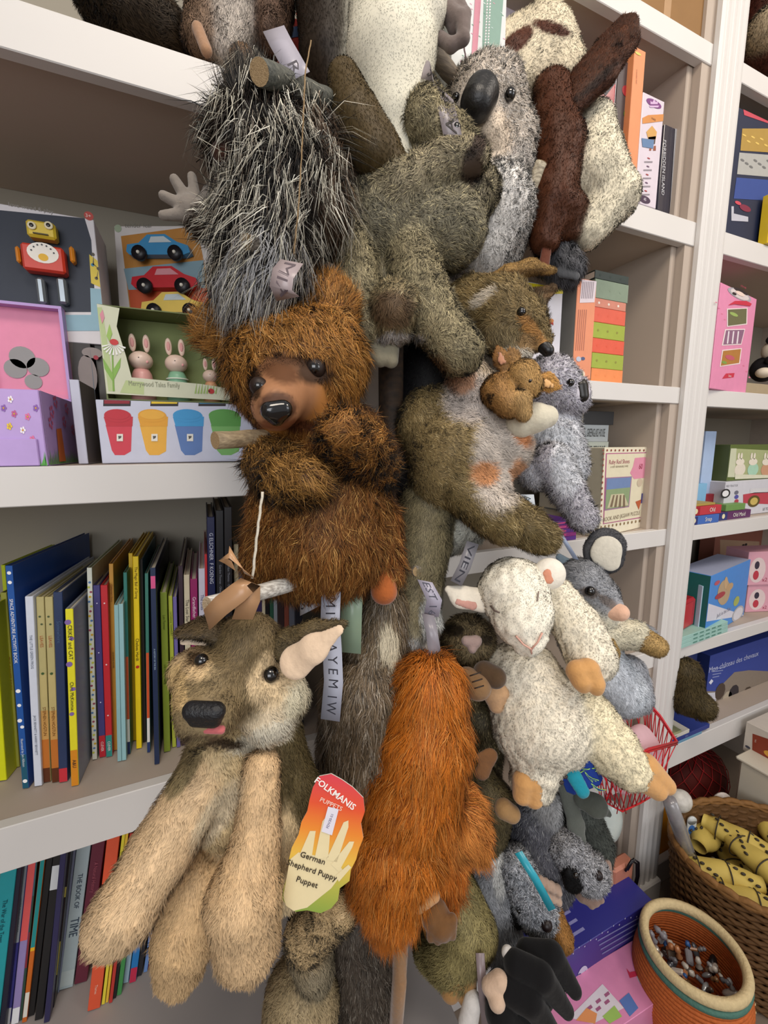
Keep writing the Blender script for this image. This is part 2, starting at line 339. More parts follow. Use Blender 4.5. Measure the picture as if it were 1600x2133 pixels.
ex = [('#d8cba8', 10, 'cream book right of the second tall black book'), ('#34506a', 12, 'slate blue book behind the birch stick'), ('#5c2038', 12, 'wine red book behind the stick knot'), ('#3a6a48', 8, 'thin dark green book behind the ribbon bow'),
      ('#3c2f5c', 16, 'dark purple book with pale capitals behind the puppy head'), ('#ddd2b4', 7, 'thin cream book right of the dark purple one'), ('#16161a', 9, 'thin black book between the cream and the green one'), ('#2c5c48', 8, 'thin bottle green book behind the puppy ear'),
      ('#9aa2ac', 8, 'thin silver grey book behind the printed ribbon'), ('#3a2a2c', 14, 'dark brown book behind the curled ribbon'), ('#8a4a3c', 10, 'rusty book behind the puppy ear tip'), ('#6a6e7c', 12, 'grey book beside the shelf upright'), ('#23242e', 16, 'last dark book before the shelf upright')]
x_ = 492
for i_, (c_, w_, l_) in enumerate(ex):
    yb_ = 1548-(x_-480)*.14; book(l_, (x_, yb_), x_+w_-1, (x_-5, 1135+(i_*37 % 40)), ZC, .18, c_, 0, group=GC, txt=[('PHILIPP', .8, .5, '#a8a0c0')] if i_ == 4 else (), ybias=.012); x_ += w_
# ---- lower shelf: books leaning to the right
def cD(x, y): return (x/4.848, 1740+y/4.848)
ZD = zu(-1.405)+.0005; GD = 'leaning books on the bottom shelf'
def bd(label, xt, xb, xbr, yb, col, dep=.2, yt=None, **k):
    sl = -(183/1440.); L_ = 1560
    a = cD(xb, yb); w_px = (xbr-xb)/4.848
    top = (xt/4.848, 1740+(yt if yt is not None else -40)/4.848)
    return book(label, a, a[0]+w_px, top, ZD, dep, col, 0, group=GD, name='book', **k)
bd('wide teal book at the left edge, lowest shelf', 40, -190, -30, 2150, '#1f98a0', .16, 120, txt=[('The War of the Trees', .62, .3, '#0c4a58')])
bd('blue black book right of the wide teal one', 190, -20, 35, 2060, '#1a1a2e', .16, 120)
bd('book with a white head and violet foot carrying a barcode sticker', 240, 36, 104, 1930, '#4a48a0', .16, 60, bands=[(.45, .98, '#b8c0c8'), (0, .09, '#e8e8ea')], txt=[('WHERE SNOW ANGELS GO', .6, .4, '#4a5058')])
bd('salmon pink book with a lilac foot and barcode sticker', 310, 112, 190, 1925, '#9484b8', .16, 60, bands=[(.46, .98, '#dc5a58'), (0, .09, '#e8e8ea')])
bd('thin dark green patterned book', 372, 196, 216, 1880, '#2a4a3c', .16, 60, bands=[(.3, .5, '#8a2a34'), (.7, .9, '#3a6a70')])
bd('teal book with an orange lower half and white foot label', 430, 222, 270, 1905, '#c8651c', .16, 60, bands=[(.42, .98, '#1f8c8c'), (.4, .42, '#e8b020'), (.03, .17, '#dfdcd0')])
bd('thick black book left of the one with white labels', 490, 276, 346, 1850, '#141416', .16, 40)
bd('black book with three white label blocks near the top', 560, 350, 434, 1890, '#19191b', .16, 40, bands=[(.72, .85, '#d8dadc')])
bd('dark indigo book beside the yellow-lettered black one', 628, 442, 500, 1910, '#2b2850', .16, 40)
bd('black book with yellow lettering blocks', 690, 505, 545, 1760, '#1b1a1a', .16, 40, bands=[(.66, .72, '#c8c060'), (.2, .4, '#b8b050')])
bd('slim steel blue book touching the pale Book of Time', 740, 552, 596, 1610, '#7d8aa4', .17, 0)
bd('pale blue grey thick book titled The Book of Time', 796, 598, 738, 1590, '#a9bcc0', .18, 0, txt=[('THE BOOK OF', .63, .36, '#38485a'), ('TIME', .4, .62, '#38485a')], bands=[(.02, .12, '#b8c8c8')])
bd('thick wine red book behind the puppy paw', 950, 752, 880, 1530, '#662438', .18, -20, txt=[('A Natural History', .7, .3, '#a85a68')])
bd('bright orange book with small white lettering at its foot', 1090, 885, 1012, 1800, '#dc5634', .2, -10, txt=[('Thames', .12, .22, '#f4c8b0')])
bd('left one of two thin yellow books beside the orange one', 1235, 1026, 1058, 1720, '#dfcf3a', .2, -10)
bd('right one of two thin yellow books beside the orange one', 1270, 1066, 1094, 1700, '#e2b838', .2, -10)
bd('thin red book right of the two yellow ones', 1310, 1100, 1134, 1705, '#b8342c', .2, -10); bd('thin black book between red and green', 1345, 1140, 1172, 1660, '#16161a', .2, -10)
bd('green book below the raised paw', 1385, 1180, 1226, 1630, '#3f8c4a', .2, -10); bd('pale icy blue book below the paw', 1440, 1243, 1296, 1510, '#a8c4d4', .18, -10)
bd('bright blue book with a red foot', 1500, 1303, 1374, 1505, '#1f78bc', .18, -10, bands=[(0, .1, '#c22c4c')]); bd('charcoal book right of the bright blue one', 1585, 1380, 1430, 1440, '#22222a', .18, -10)
bd('light blue narrow book under the puppy elbow', 1650, 1450, 1488, 1395, '#6a8cc4', .18, -10); bd('narrow maroon book under the puppy elbow', 1700, 1492, 1524, 1370, '#6a1830', .18, -10)
bd('sage green book between the two front legs of the puppy', 1750, 1552, 1640, 1320, '#8fa892', .18, -10); bd('magenta wine book between the front legs of the puppy', 1850, 1650, 1720, 1260, '#7a1c48', .18, -10)
bd('navy book at the right end of the leaning row', 1930, 1730, 1780, 1230, '#24406c', .18, -10)
# ================================================================== boxed goods on the shelves
class Face:
    """printing on the front of a box, given in photo pixels"""
    def __init__(s, mb, mw, w, h): s.b = mb; s.mw = mw; s.inv = mw.inverted(); s.w = w; s.h = h; s.n = mw.to_3x3() @ Vector((0, 1, 0))
    def uv(s, px, py):
        r = Vector(ray(px, py)); o = Vector(EYEP); t = (s.mw.translation-o).dot(s.n)/r.dot(s.n); p = s.inv @ (o+r*t); return p.x, p.z
    def k(s, px, py): a = s.uv(px-5, py-5); b = s.uv(px+5, py+5); return (abs(b[0]-a[0])/10, abs(b[1]-a[1])/10)
    def cl(s, p): return (min(max(p[0], .0003), s.w-.0003), min(max(p[1], .0003), s.h-.0003))
    def P(s, pts, c, l=1, **k): s.b.poly([s.cl(s.uv(*p)) for p in pts], mat(c, **k) if isinstance(c, str) else c, l)
    def E(s, px, py, rx, ry, c, l=2, rot=0, n=18):
        u, v = s.uv(px, py); a, b = s.k(px, py); s.b.ell(u, v, rx*a, ry*b, mat(c) if isinstance(c, str) else c, l, rot=rot, n=n)
    def T(s, t, px, py, hpx, c, l=3, rot=0, mw=None, bold=0):
        u, v = s.uv(px, py); a, b = s.k(px, py); s.b.text(t, u, v, hpx*b, mat(c), l, rot=rot, maxw=(mw*(a if abs(math.sin(rot)) < .5 else b)) if mw else None, bold=bold)
def wbox(name, label, cat, L, R, Yl, Yr, zu_, dep, col, art=None, top=None, H=None, side=None, topc=None, group=None, part='body', bev=.0008, back=0, **mk):
    """L, R = photo x of the lower front corners standing on height zu_ (shelf units), at depths Yl, Yr; top = photo y of the upper left corner"""
    z = zu(zu_)+.0004; Yl *= S; Yr *= S
    A = np.array([xat(L, Yl, z), Yl, z]); B = np.array([xat(R, Yr, z), Yr, z]); w = float(np.linalg.norm(B-A))
    h = H if H else zat(top, A[0], Yl)-z
    up = Vector((0, 0, 1))
    mw = frame(A, B-A, up)
    if back: mw = mw @ Matrix.Rotation(-back, 4, 'X')
    o = thing(name, label, cat, mw, group)
    b = MB(); m = mat(col, **mk)
    b.box(0, 0, 0, w, dep, h, m, bev)
    if side: b.add([(-.0003, .001, .001), (-.0003, dep-.001, .001), (-.0003, dep-.001, h-.001), (-.0003, .001, h-.001)], [(0, 3, 2, 1)], mat(side)); b.add([(w+.0003, .001, .001), (w+.0003, dep-.001, .001), (w+.0003, dep-.001, h-.001), (w+.0003, .001, h-.001)], [(0, 1, 2, 3)], mat(side))
    if topc: b.add([(.001, .001, h+.0003), (w-.001, .001, h+.0003), (w-.001, dep-.001, h+.0003), (.001, dep-.001, h+.0003)], [(0, 1, 2, 3)], mat(topc))
    if art: art(Face(b, mw, w, h))
    b.build(part, o); o['_w'] = w; o['_h'] = h; o['_d'] = dep
    return o, w, h
def clean(o):
    for k in ('_w', '_h', '_d'):
        if k in o: del o[k]
    return o
G1 = -.03
# robot box standing on the dark rabbit box
o, w, h = wbox('toy_box', 'dark window box with a grey plush toy inside, beneath the robot box', 'toy box', -60, 214, 1.27, 1.27, G1, .1, '#4b4440', top=694, art=lambda f: (
    f.P([(150, 700), (206, 706), (210, 870), (150, 868)], '#3a3634'), f.E(183, 780, 22, 42, '#8a7f7c', 2), f.E(192, 735, 24, 12, '#8f8582', 2), f.E(200, 745, 6, 5, '#a02c3c', 3), f.P([(196, 700), (206, 700), (212, 880), (202, 880)], '#5a6a78', 3)))
zt = (zu(G1)+h-EYE)/S
def art_robot(f):
    f.P([(-20, 436), (176, 452), (190, 500), (200, 650), (-20, 650)], '#2b3240'); f.E(185, 450, 11, 11, '#b5453c', 2); f.T('3+', 184, 450, 9, '#f0d8d0', 3)
    f.T('love wood & play', 65, 434, 10, '#8c8884', 2, mw=120)
    f.P([(186, 530), (214, 545), (222, 600), (190, 590)], '#d8c24a', 2); f.P([(188, 600), (226, 604), (228, 690), (-30, 690), (-30, 656), (190, 656)], '#8fb4c4', 2)
    for a, b2 in ((194, 530), (193, 552), (205, 560), (201, 580)): f.E(a, b2, 4, 4, '#5a5448' if b2 != 552 else '#3f86a8', 3, n=8)
    f.P([(195, 530), (193, 552), (195, 552), (205, 560), (201, 580), (203, 580), (208, 560), (196, 550)], '#5a5448', 3)
o, w, h = wbox('robot_box', 'white window box with a yellow and red tin robot, top shelf at the left', 'toy box', -60, 222, 1.27, 1.27, zt, .09, '#d9d6da', top=406, art=art_robot)
def on(mw_o, px, py, dz=0):      # point on the face of a box
    f = Face(None, mw_o.matrix_basis.copy(), 1, 1); u, v = f.uv(px, py); return u, v
b = MB(); Y_, Rd, Or, Gr = mat('#dcc03a', .3, .5), mat('#c83a26', .3, .5), mat('#d88828', .3), mat('#8a9298', .25, .6, metal=.6)
def bp(px0, py0, px1, py1, m, d=.016): u0, v1 = on(o, px0, py0); u1, v0 = on(o, px1, py1); b.box(u0, -d, v0, u1, -.0008, v1, m, .003)
bp(62, 468, 126, 512, Y_, .02); b_head = b; b.build('robot_head', o); b = MB()
bp(52, 516, 146, 582, Rd, .022); u, v = on(o, 100, 540); b.ell(u, v, .019, .014, mat('#e8e4dc'), 90); b.ell(u, v-.006, .006, .005, mat('#e0b030'), 91)
for k in range(7): a_ = math.pi*(.15+.7*k/6); b.ell(u+.015*math.cos(a_), v-.006+.017*math.sin(a_), .0012, .0012, mat('#404048'), 92, n=8)
b.build('robot_body', o); b = MB(); bp(38, 520, 52, 556, Or); bp(148, 520, 162, 556, Or); b.build('robot_arms', o)
b = MB(); bp(80, 584, 104, 640, Gr); bp(122, 584, 148, 640, Gr); b.build('robot_legs', o)
b = MB()
for px in (77, 111): u, v = on(o, px, 484); b.sph((u, -.0215, v), .0055, mat('#e8e0c0'), 8, (1, .3, 1)); b.sph((u, -.023, v), .0028, mat('#201c1c', .2), 8, (1, .3, 1))
u, v = on(o, 95, 501); b.box(u-.009, -.0225, v-.0008, u+.009, -.0203, v+.0008, mat('#5a5030')); b.build('robot_face', o); clean(o)
o, w, h = wbox('storage_box', 'plain dark grey box hidden behind the rabbit dolls box', 'box', 222, 470, 1.28, 1.28, G1, .1, '#54504c', top=712)
zt2 = (zu(G1)+h-EYE)/S
def art_cars(f):
    f.P([(252, 492), (410, 470), (446, 650), (272, 655)], '#b07a38'); f.P([(258, 560), (424, 542), (428, 600), (268, 604)], '#7c98a4', 2); f.P([(268, 604), (430, 600), (440, 660), (275, 660)], '#b8502c', 2)
    f.T('tender leaf', 288, 470, 10, '#6a6860', 2, mw=60); f.E(246, 476, 8, 8, '#9aa890', 2); f.P([(431, 590), (444, 590), (446, 622), (433, 622)], '#401c22', 3)
o, w, h = wbox('toy_car_box', 'white window box with a blue, a red and a yellow toy car', 'toy box', 254, 452, 1.38, 1.28, zt2, .05, '#c9c4c2', top=462, art=art_cars, back=.06); clean(o)
def car(px, py, wpx, hpx, col, nm):
    b = MB(); f = Face(None, o.matrix_basis.copy(), 1, 1); u0, v0 = f.uv(px, py); u1, v1 = f.uv(px+wpx, py-hpx*.0)
    L_ = abs(u1-u0); hh = L_*.34
    pr = [(0, .25), (.02, .55), (.2, .62), (.34, .98), (.62, 1), (.8, .66), (.97, .5), (1, .2), (.9, .1), (.05, .1)]
    vs_ = [(u0+a*L_, -.002, v0+c*hh) for a, c in pr]+[(u0+a*L_, -.016, v0+c*hh) for a, c in pr]; n = len(pr)
    b.add(vs_, [tuple(range(n, 2*n))]+[(i, (i+1) % n, n+(i+1) % n, n+i) for i in range(n)], mat(col, .25, .6))
    b.poly([(u0+a*L_, v0+c*hh) for a, c in ((.36, .62), (.4, .88), (.6, .9), (.72, .64))], mat('#b8c4c8' if col != '#b82430' else '#c88890'), 66)
    c_ = b.build(nm, o)
    for a in (.22, .78):
        w_ = MB()
        w_.lathe([(0.001, 0), (hh*.32, 0), (hh*.32, .008), (.001, .008)], mat('#17151a', .4), 16, X=Matrix.Translation((u0+a*L_, -.015, v0+hh*.12)) @ Matrix.Rotation(math.pi/2, 4, 'X'))
        w_.sph((u0+a*L_, -.0235, v0+hh*.12), hh*.08, mat('#d8d4c8', .2), 6)
        w_.build('wheel', c_)
car(275, 545, 130, 0, '#3d86b4', 'blue_car'); car(285, 612, 136, 0, '#b82430', 'red_car'); car(305, 662, 130, 0, '#d8bc5c', 'yellow_car')
# music box, open
zb = zu(G1)+.0004; YA = 1.0*S+.008; YZ = 1.30*S
xa = xat(-120, YA, zb); xb = xat(100, YA, zb); w = xb-xa; h = zat(812, xb, YA)-zb; d = .17
hl = zat(648, xb, YA+d)-(zb+h)
o = thing('music_box', 'open lilac and pink jewellery box painted with flowers and grass', 'jewellery box', Matrix.Translation((xa, YA, zb)))
LI, PK = mat('#b79ad6', .4, .4), mat('#e990b0', .45, .4)
b = MB(); t = .006
b.box(0, 0, 0, w, t, h, LI, .001); b.box(0, d-t, 0, w, d, h, LI); b.box(w-t, t, 0, w, d-t, h, LI); b.box(0, t, 0, t, d-t, h, LI); b.box(t, t, 0, w-t, d-t, h*.55, PK)
random.seed(5)
f = Face(b, o.matrix_basis.copy(), w, h)
for i in range(60):
    px = -80+i*3; f.P([(px-1.5, 972), (px+random.uniform(-4, 4), 972-random.uniform(14, 34)), (px+2.5, 972)], '#5cae4c', 2)
for (px, py, c_) in ((22, 832, '#f4eef4'), (48, 896, '#f4eef4'), (10, 938, '#f4eef4'), (62, 952, '#f4eef4'), (30, 862, '#c05890'), (20, 888, '#e8c838'), (68, 915, '#e070a0'), (75, 850, '#8a5cb0'), (8, 850, '#8a5cb0'), (58, 868, '#e070a0')):
    for q in range(5): f.E(px+4*math.cos(q*1.257), py+5*math.sin(q*1.257), 2.6, 3, c_, 3, n=8)
    f.E(px, py, 2, 2.2, '#d8a030', 4, n=8)
f.E(42, 928, 8, 6, '#e0506c', 3)
def on_right(pts, m, l=1): b.add([(w+.0003*l, y, z) for y, z in pts], [tuple(range(len(pts)))], m)
for i in range(24): y0 = .006+i*.0065; on_right([(y0-.002, .001), (y0+.003, .001), (y0+.001, .012+.01*random.random())], mat('#6cab58'), 2)
on_right([(.045, .004), (.075, .004), (.072, .05), (.05, .048)], mat('#d0703c'), 3)
for y0, z0 in ((.04, .07), (.06, .085), (.09, .06), (.11, .08), (.03, .055), (.13, .05)):
    for q in range(5): on_right([(y0+.006*math.cos(q*1.257)+.003*math.cos(t2), z0+.006*math.sin(q*1.257)+.003*math.sin(t2)) for t2 in [0, 1, 2, 3, 4, 5]], mat('#c85c80'), 3)
b.build('box_body', o)
b = MB(); b.box(.0, -.004, .0005, w*.93, -.0005, h*.36, LI, .001); b.box(w*.3, -.007, h*.17, w*.34, -.004, h*.2, PK); b.build('drawer', o)
b = MB(); zz = h+.0005; b.box(0, d-.004, zz, w, d, zz+hl, PK); 
for bx in ((0, d-.022, zz, w, d-.0045, zz+.004), (0, d-.022, zz+hl-.004, w, d-.0045, zz+hl), (0, d-.022, zz+.0042, .004, d-.0045, zz+hl-.0042), (w-.004, d-.022, zz+.0042, w, d-.0045, zz+hl-.0042)): b.box(*bx, LI)
b.box(.0042, d-.0095, zz+.0042, w-.0042, d-.0045, zz+.012, PK); b.build('lid', o)
b = MB(); MI = mat('#7a7674', .25, .5)
for cx, cz, r in ((-.03, .055, .016), (-.012, .042, .014), (-.04, .038, .014), (-.02, .02, .011)): b.ell(w-.03+cx*1.0, 0, r, r, MI, 1, X=Matrix.Translation((-.0, d-.0048, zz+cz+.01)))
b.build('mirror', o)
o, w, h = wbox('white_box', 'narrow white carton standing between the jewellery box and the cups box', 'carton', 164, 184, 1.1, 1.1, G1, .09, '#c6c8da', top=790, side='#6e6460'); clean(o)
# cups box and the rabbit dolls box on it
def art_cups(f):
    for i, (x0, x1, c_, c2) in enumerate(((214, 277, '#c02838', '#cf3a4c'), (285, 350, '#e0a02c', '#e6ad3c'), (358, 425, '#3a96d0', '#5a7cb8'), (433, 502, '#5a9c48', '#78b464'))):
        cx = (x0+x1)/2; wd2 = (x1-x0)/2
        f.P([(x0+6, 885), (x1-2, 885), (x1-4, 940), (cx+14, 948), (cx-6, 948), (x0+19, 938)], c2, 1)
        f.P([(x0+2, 868), (x1, 868), (x1-1, 888), (x0+8, 888)], c_, 2); f.E(cx, 866, wd2, 14, c_, 3, n=24); f.E(cx, 864, wd2*.86, 10, c2 if i == 1 else c_, 4, n=24)
        f.P([(cx-2, 904), (cx+11, 904), (cx+11, 919), (cx-2, 919)], '#e8e6dc', 5); f.P([(cx+1, 908), (cx+8, 908), (cx+7, 912), (cx+2, 915)], '#50504c', 6)
    for (x0, x1, c_) in ((215, 272, '#8c1226'), (313, 371, '#e6c41e'), (413, 470, '#1f88b8')):
        f.P([(x0, 829), (x1, 829), (x1, 846), (x0, 846)], '#241c20', 1); f.P([(x0+2, 830), (x1-2, 830), (x1-2, 841), (x0+2, 841)], c_, 2)
o, w, h = wbox('modelling_clay_box', 'white carton printed with a red, a yellow, a blue and a green cup', 'toy box', 213, 545, 1.1, 1.1, G1, .07, '#c9cde0', top=832, art=art_cups)
zt3 = (zu(G1)+h-EYE)/S+.001; clean(o)
o, w, h = wbox('rabbit_dolls_box', 'cream and green window box with two wooden rabbit dolls, above the cups carton', 'toy box', 222, 500, 1.1, 1.1, zt3, .005, '#ccd0b4', top=632, part='back_panel'); clean(o)
me_ = [c for c in bpy.data.objects if c.parent == o][0]; me_.location.y = .062
b = MB(); mw = o.matrix_basis.copy(); f = Face(b, mw, w, h); CR = mat('#cdd0b6', .4, .4)
f.b.poly([f.cl(f.uv(*p)) for p in ((194, 632), (249, 642), (243, 680), (262, 740), (274, 786), (420, 800), (495, 812), (495, 835), (222, 820))], CR, 0)
L0 = f.uv(200, 700)
f.P([(200, 640), (212, 640), (240, 815), (226, 815)], '#b7c890', 1); f.P([(262, 792), (300, 796), (300, 822), (250, 818)], '#b9c890', 1)
f.P([(232, 715), (235, 715), (239, 815), (235, 815)], '#7ea848', 2); f.P([(236, 770), (252, 745), (250, 765), (238, 790)], '#86b450', 3); f.P([(236, 780), (214, 745), (218, 768), (235, 795)], '#86b450', 3)
f.P([(222, 700), (228, 675), (234, 695), (228, 712)], '#9cc060', 3); f.P([(208, 655), (214, 645), (218, 662), (213, 675)], '#d890a0', 3)
for q in range(9): a_ = .25+q*.33; f.P([(238, 716), (238+25*math.cos(a_), 716+22*math.sin(a_)+2), (238+25*math.cos(a_+.16), 716+22*math.sin(a_+.16)+2)], '#f2f2f0', 4)
f.E(238, 713, 10, 7, '#c83838', 5); f.T('Merrywood Tales Family', 322, 801, 11, '#8c9078', 3, mw=116)
f.E(440, 815, 7, 6, '#b82828', 4, n=10); f.E(436, 815, 2, 2, '#301818', 5, n=6)
for q in range(8): f.P([(405+q*6, 820), (410+q*6, 796+(q*5 % 9)), (409+q*6, 820)], '#9cb868', 3)
b.build('front_panel', o)
b = MB(); GI = mat('#6a7448', .5, .3, .2, 30); b.box(0, .0015, 0, .002, .061, h, GI); b.box(w-.002, .0015, 0, w, .061, h, GI); b.box(.0021, .0015, 0, w-.0021, .061, .0015, GI); b.box(.0021, .0015, h-.0015, w-.0021, .061, h, GI)
b.box(.003, .058, .002, w-.003, .0615, h-.002, mat('#7f8a58', .6, .2, .25, 25)); b.build('box_sides', o)
def doll(par, px, ybase_v, hgt, col, stripes, y0=.03):
    f = Face(None, mw, 1, 1); u = f.uv(px, 790)[0]; r = hgt*.17
    b = MB(); v0 = .002
    prof = [(r*.86, 0), (r*1.02, .003), (r*.98, hgt*.2), (r*.8, hgt*.40), (r*.62, hgt*.47)]
    b.lathe(prof, mat(col, .35, .5), 20, (u, y0, v0))
    if stripes:
        for q in range(4): z_ = hgt*(.08+.09*q); b.lathe([(r*(1.03-.02*q)+.0003, z_), (r*(1.02-.025*q)+.0004, z_+.0016)], mat('#e6ecdc'), 20, (u, y0, v0))
    b.build('rabbit_doll', par); p_ = bpy.data.objects[-1] if False else [c for c in bpy.data.objects if c.parent == par and c.name.startswith('rabbit_doll')][-1]
    hd = MB(); sk = mat('#e2c8b8', .35, .5); hd.sph((u, y0, v0+hgt*.6), r*.98, sk, 14, (1, 1, .85))
    for s_ in (-1, 1):
        hd.sph((u+s_*r*.55, y0, v0+hgt*.86), r*.3, sk, 10, (1, .6, 2.6)); hd.sph((u+s_*r*.55, y0-r*.12, v0+hgt*.86), r*.17, mat('#d49a98'), 8, (1, .6, 2.6))
    hd.sph((u-r*.05, y0-r*.9, v0+hgt*.62), r*.08, mat('#201c1c', .2), 6); hd.sph((u+r*.55, y0-r*.78, v0+hgt*.57), r*.12, mat('#e0a0a0'), 6, (1, .4, 1)); hd.build('doll_head', p_)
doll(o, 292, 0, .098, '#d9a09a', False); doll(o, 368, 0, .096, '#86b898', True); doll(o, 440, 0, .07, '#d8a078', False)
# ------------------------------------------------------------------ bay behind the puppets, second from right
T2 = .748
def glit(f):
    for i in range(60): f.E(1050-110*random.random(), 200*random.random(), 2.5, 2.5, ('#ffffff', '#e8a0b8', '#7ca890', '#c8d8d8')[i % 4], 2, n=6)
    f.P([(990, -20), (1003, -20), (985, 230), (975, 230)], '#c08090', 3); f.P([(1008, -20), (1050, -20), (1030, 230), (1000, 230)], '#7d9c90', 1)
o, w, h = wbox('glitter_pack', 'clear plastic pack of silvery pink and green glitter tubes', 'craft pack', 938, 1045, 1.0, 1.02, T2, .05, '#d8dcdc', H=.32, art=glit, rough=.12, spec=.9); clean(o)
b = MB()
for i in range(34):
    for dx in (0, 6): p = o.matrix_basis.inverted() @ Vector(PY(1016+dx-i*.3, -10+i*6.2, 1.0*S-.004)); b.sph(p, .0013, mat('#f4f4f4', .15, .8), 6)
b.build('bead_string', o)
def logo(f, x, y, r):
    f.E(x, y, r, r*1.05, '#6f2a74', 2, n=24); f.P([(x-r*.5, y+r*.1), (x-r*.5, y-r*.35), (x-r*.25, y-r*.15), (x, y-r*.6), (x+r*.25, y-r*.15), (x+r*.5, y-r*.35), (x+r*.5, y+r*.1)], '#c8a8cc', 3); f.P([(x-r*.7, y+r*.3), (x+r*.7, y+r*.3), (x+r*.55, y+r*.55), (x-r*.55, y+r*.55)], '#c8a8cc', 3)
o, w, h = wbox('game_box', 'tall white game box with a purple round logo, behind the glitter pack', 'game box', 1035, 1140, 1.12, 1.12, T2, .05, '#d4c8d4', H=.33, art=lambda f: (logo(f, 1110, 0, 20), f.T('GENIUS', 1118, 28, 9, '#5a505a', 3, mw=62), f.T('COTO', 1110, 46, 14, '#5a505a', 3, mw=52), f.T('Djeco', 1066, 40, 10, '#5a505a', 3))); clean(o)
o, w, h = wbox('game_box', 'white box with purple logo above a yellow band, behind the cow ear', 'game box', 1140, 1208, 1.25, 1.25, T2, .05, '#d4ccd6', top=14, art=lambda f: (logo(f, 1188, 45, 19), f.P([(1130, 68), (1224, 64), (1220, 160), (1130, 160)], '#b3a044', 2))); clean(o)
o, w, h = wbox('dice_game_box', 'red and grey shrink-wrapped dice game with white rotated lettering', 'game box', 1226, 1268, 1.0, 1.0, T2, .03, '#b52c3c', top=118, art=lambda f: (f.P([(1236, 120), (1292, 118), (1290, 175), (1262, 200), (1240, 178)], '#5c5c60', 2), f.T('Yahtzee', 1261, 232, 26, '#f0eaea', 4, rot=-math.pi/2+.1, mw=84, bold=.01), f.P([(1285, 130), (1288, 130), (1274, 340), (1271, 340)], '#e8e4e8', 3)), rough=.2, spec=.8); clean(o)
o, w, h = wbox('puzzle_box', 'dark box with red and green fruit print between the dice game and the orange one', 'puzzle box', 1270, 1296, 1.02, 1.02, T2, .12, '#4a4244', top=120, art=lambda f: (f.E(1304, 190, 8, 22, '#9c2430', 2), f.E(1308, 240, 9, 18, '#55702c', 2), f.E(1298, 290, 9, 20, '#b8902c', 2), f.E(1304, 330, 8, 14, '#7c2438', 2))); clean(o)
o, w, h = wbox('puzzle_box', 'tall orange box standing on end beside the white dress-up box', 'puzzle box', 1300, 1322, 1.0, 1.0, T2, .2, '#d98a5a', top=96, art=lambda f: (f.E(1329, 112, 6, 6, '#c8c060', 2), f.T('a tender leaf', 1326, 160, 9, '#8c5030', 3, rot=-math.pi/2+.05, mw=60))); clean(o)
def art_paris(f):
    logo(f, 1362, 216, 15); f.P([(1338, 246), (1350, 240), (1386, 240), (1384, 254), (1338, 258)], '#c8823c', 2); f.T('PARIS', 1361, 249, 8, '#6a3c1c', 3, mw=36)
    f.P([(1346, 275), (1358, 262), (1368, 275), (1366, 290), (1350, 290)], '#c89850', 2); f.P([(1350, 286), (1366, 284), (1364, 300), (1352, 302)], '#4a3428', 2); f.P([(1336, 288), (1362, 292), (1360, 310), (1338, 306)], '#5878a0', 3); f.P([(1354, 304), (1358, 304), (1356, 314), (1352, 314)], '#8c4a30', 2); f.P([(1362, 304), (1366, 304), (1366, 314), (1360, 314)], '#8c4a30', 2)
    for q in range(5): f.E(1351-q*1.5, 330+q*17, 3, 2.5, '#5c3c5c' if q % 2 else '#9c3c40', 2, n=8); f.P([(1342-q*1.5, 336+q*17), (1359-q*1.5, 336+q*17), (1359-q*1.5, 339+q*17), (1342-q*1.5, 339+q*17)], '#8c848c', 2)
    f.E(1343, 416, 11, 12, '#3c2440', 2); f.T('45', 1343, 416, 10, '#e0d8e0', 3)
o, w, h = wbox('dress_up_box', 'slim white box printed with a small costumed child and purple logo', 'toy box', 1323, 1366, 1.0, 1.0, T2, .2, '#d5cbd6', top=191, art=art_paris, rough=.2); clean(o)
o, w, h = wbox('board_game', 'glossy black board game with white serif lettering running down its side', 'board game', 1368, 1404, 1.05, 1.05, T2, .2, '#2f2f3c', top=258, art=lambda f: (f.T('FORBIDDEN ISLAND', 1382, 350, 17, '#c8c8cc', 3, rot=-math.pi/2+.08, mw=190), f.P([(1408, 245), (1413, 245), (1397, 450), (1394, 450)], '#a8a8ac', 3)), rough=.12, spec=.8); clean(o)
T3 = .207
o, w, h = wbox('game_box', 'white box with a yellow head and a tiny red rosette, behind the kangaroo ear', 'game box', 1085, 1163, 1.02, 1.02, T3, .05, '#d6d4dc', top=585, art=lambda f: (f.P([(1080, 585), (1176, 585), (1174, 612), (1080, 612)], '#dccc20', 2), f.E(1148, 668, 5, 5, '#d08040', 3), f.P([(1144, 670), (1152, 670), (1153, 678), (1148, 675), (1143, 678)], '#b82c24', 2), f.E(1147, 695, 4, 4, '#a8b4b0', 2))); clean(o)
def art_or(f):
    f.P([(1212, 582), (1243, 580), (1238, 630), (1207, 631)], '#dccfd6', 2)
    for q in range(7): f.P([(1214+q*3.6, 587), (1215.4+q*3.6, 587), (1212+q*3.6, 622), (1210.6+q*3.6, 622)], '#8c8088', 3)
    for q in range(5): f.P([(1205+q*4, 645), (1206.5+q*4, 645), (1200+q*4, 730), (1198.5+q*4, 730)], '#b4705c', 2)
    f.E(1205, 748, 5, 6, '#b8bccc', 3); f.E(1214, 747, 4, 4, '#50587c', 3); f.E(1211, 779, 7, 8, '#e8d0b8', 3); f.E(1210, 780, 4, 5, '#5c8040', 4)
o, w, h = wbox('game_box', 'coral orange upright box with a white label at its head', 'game box', 1192, 1230, 1.0, 1.0, T3, .2, '#e0906c', top=578, art=art_or, side='#7c7a74'); clean(o)
b = [c for c in bpy.data.objects if c.parent == o][0]
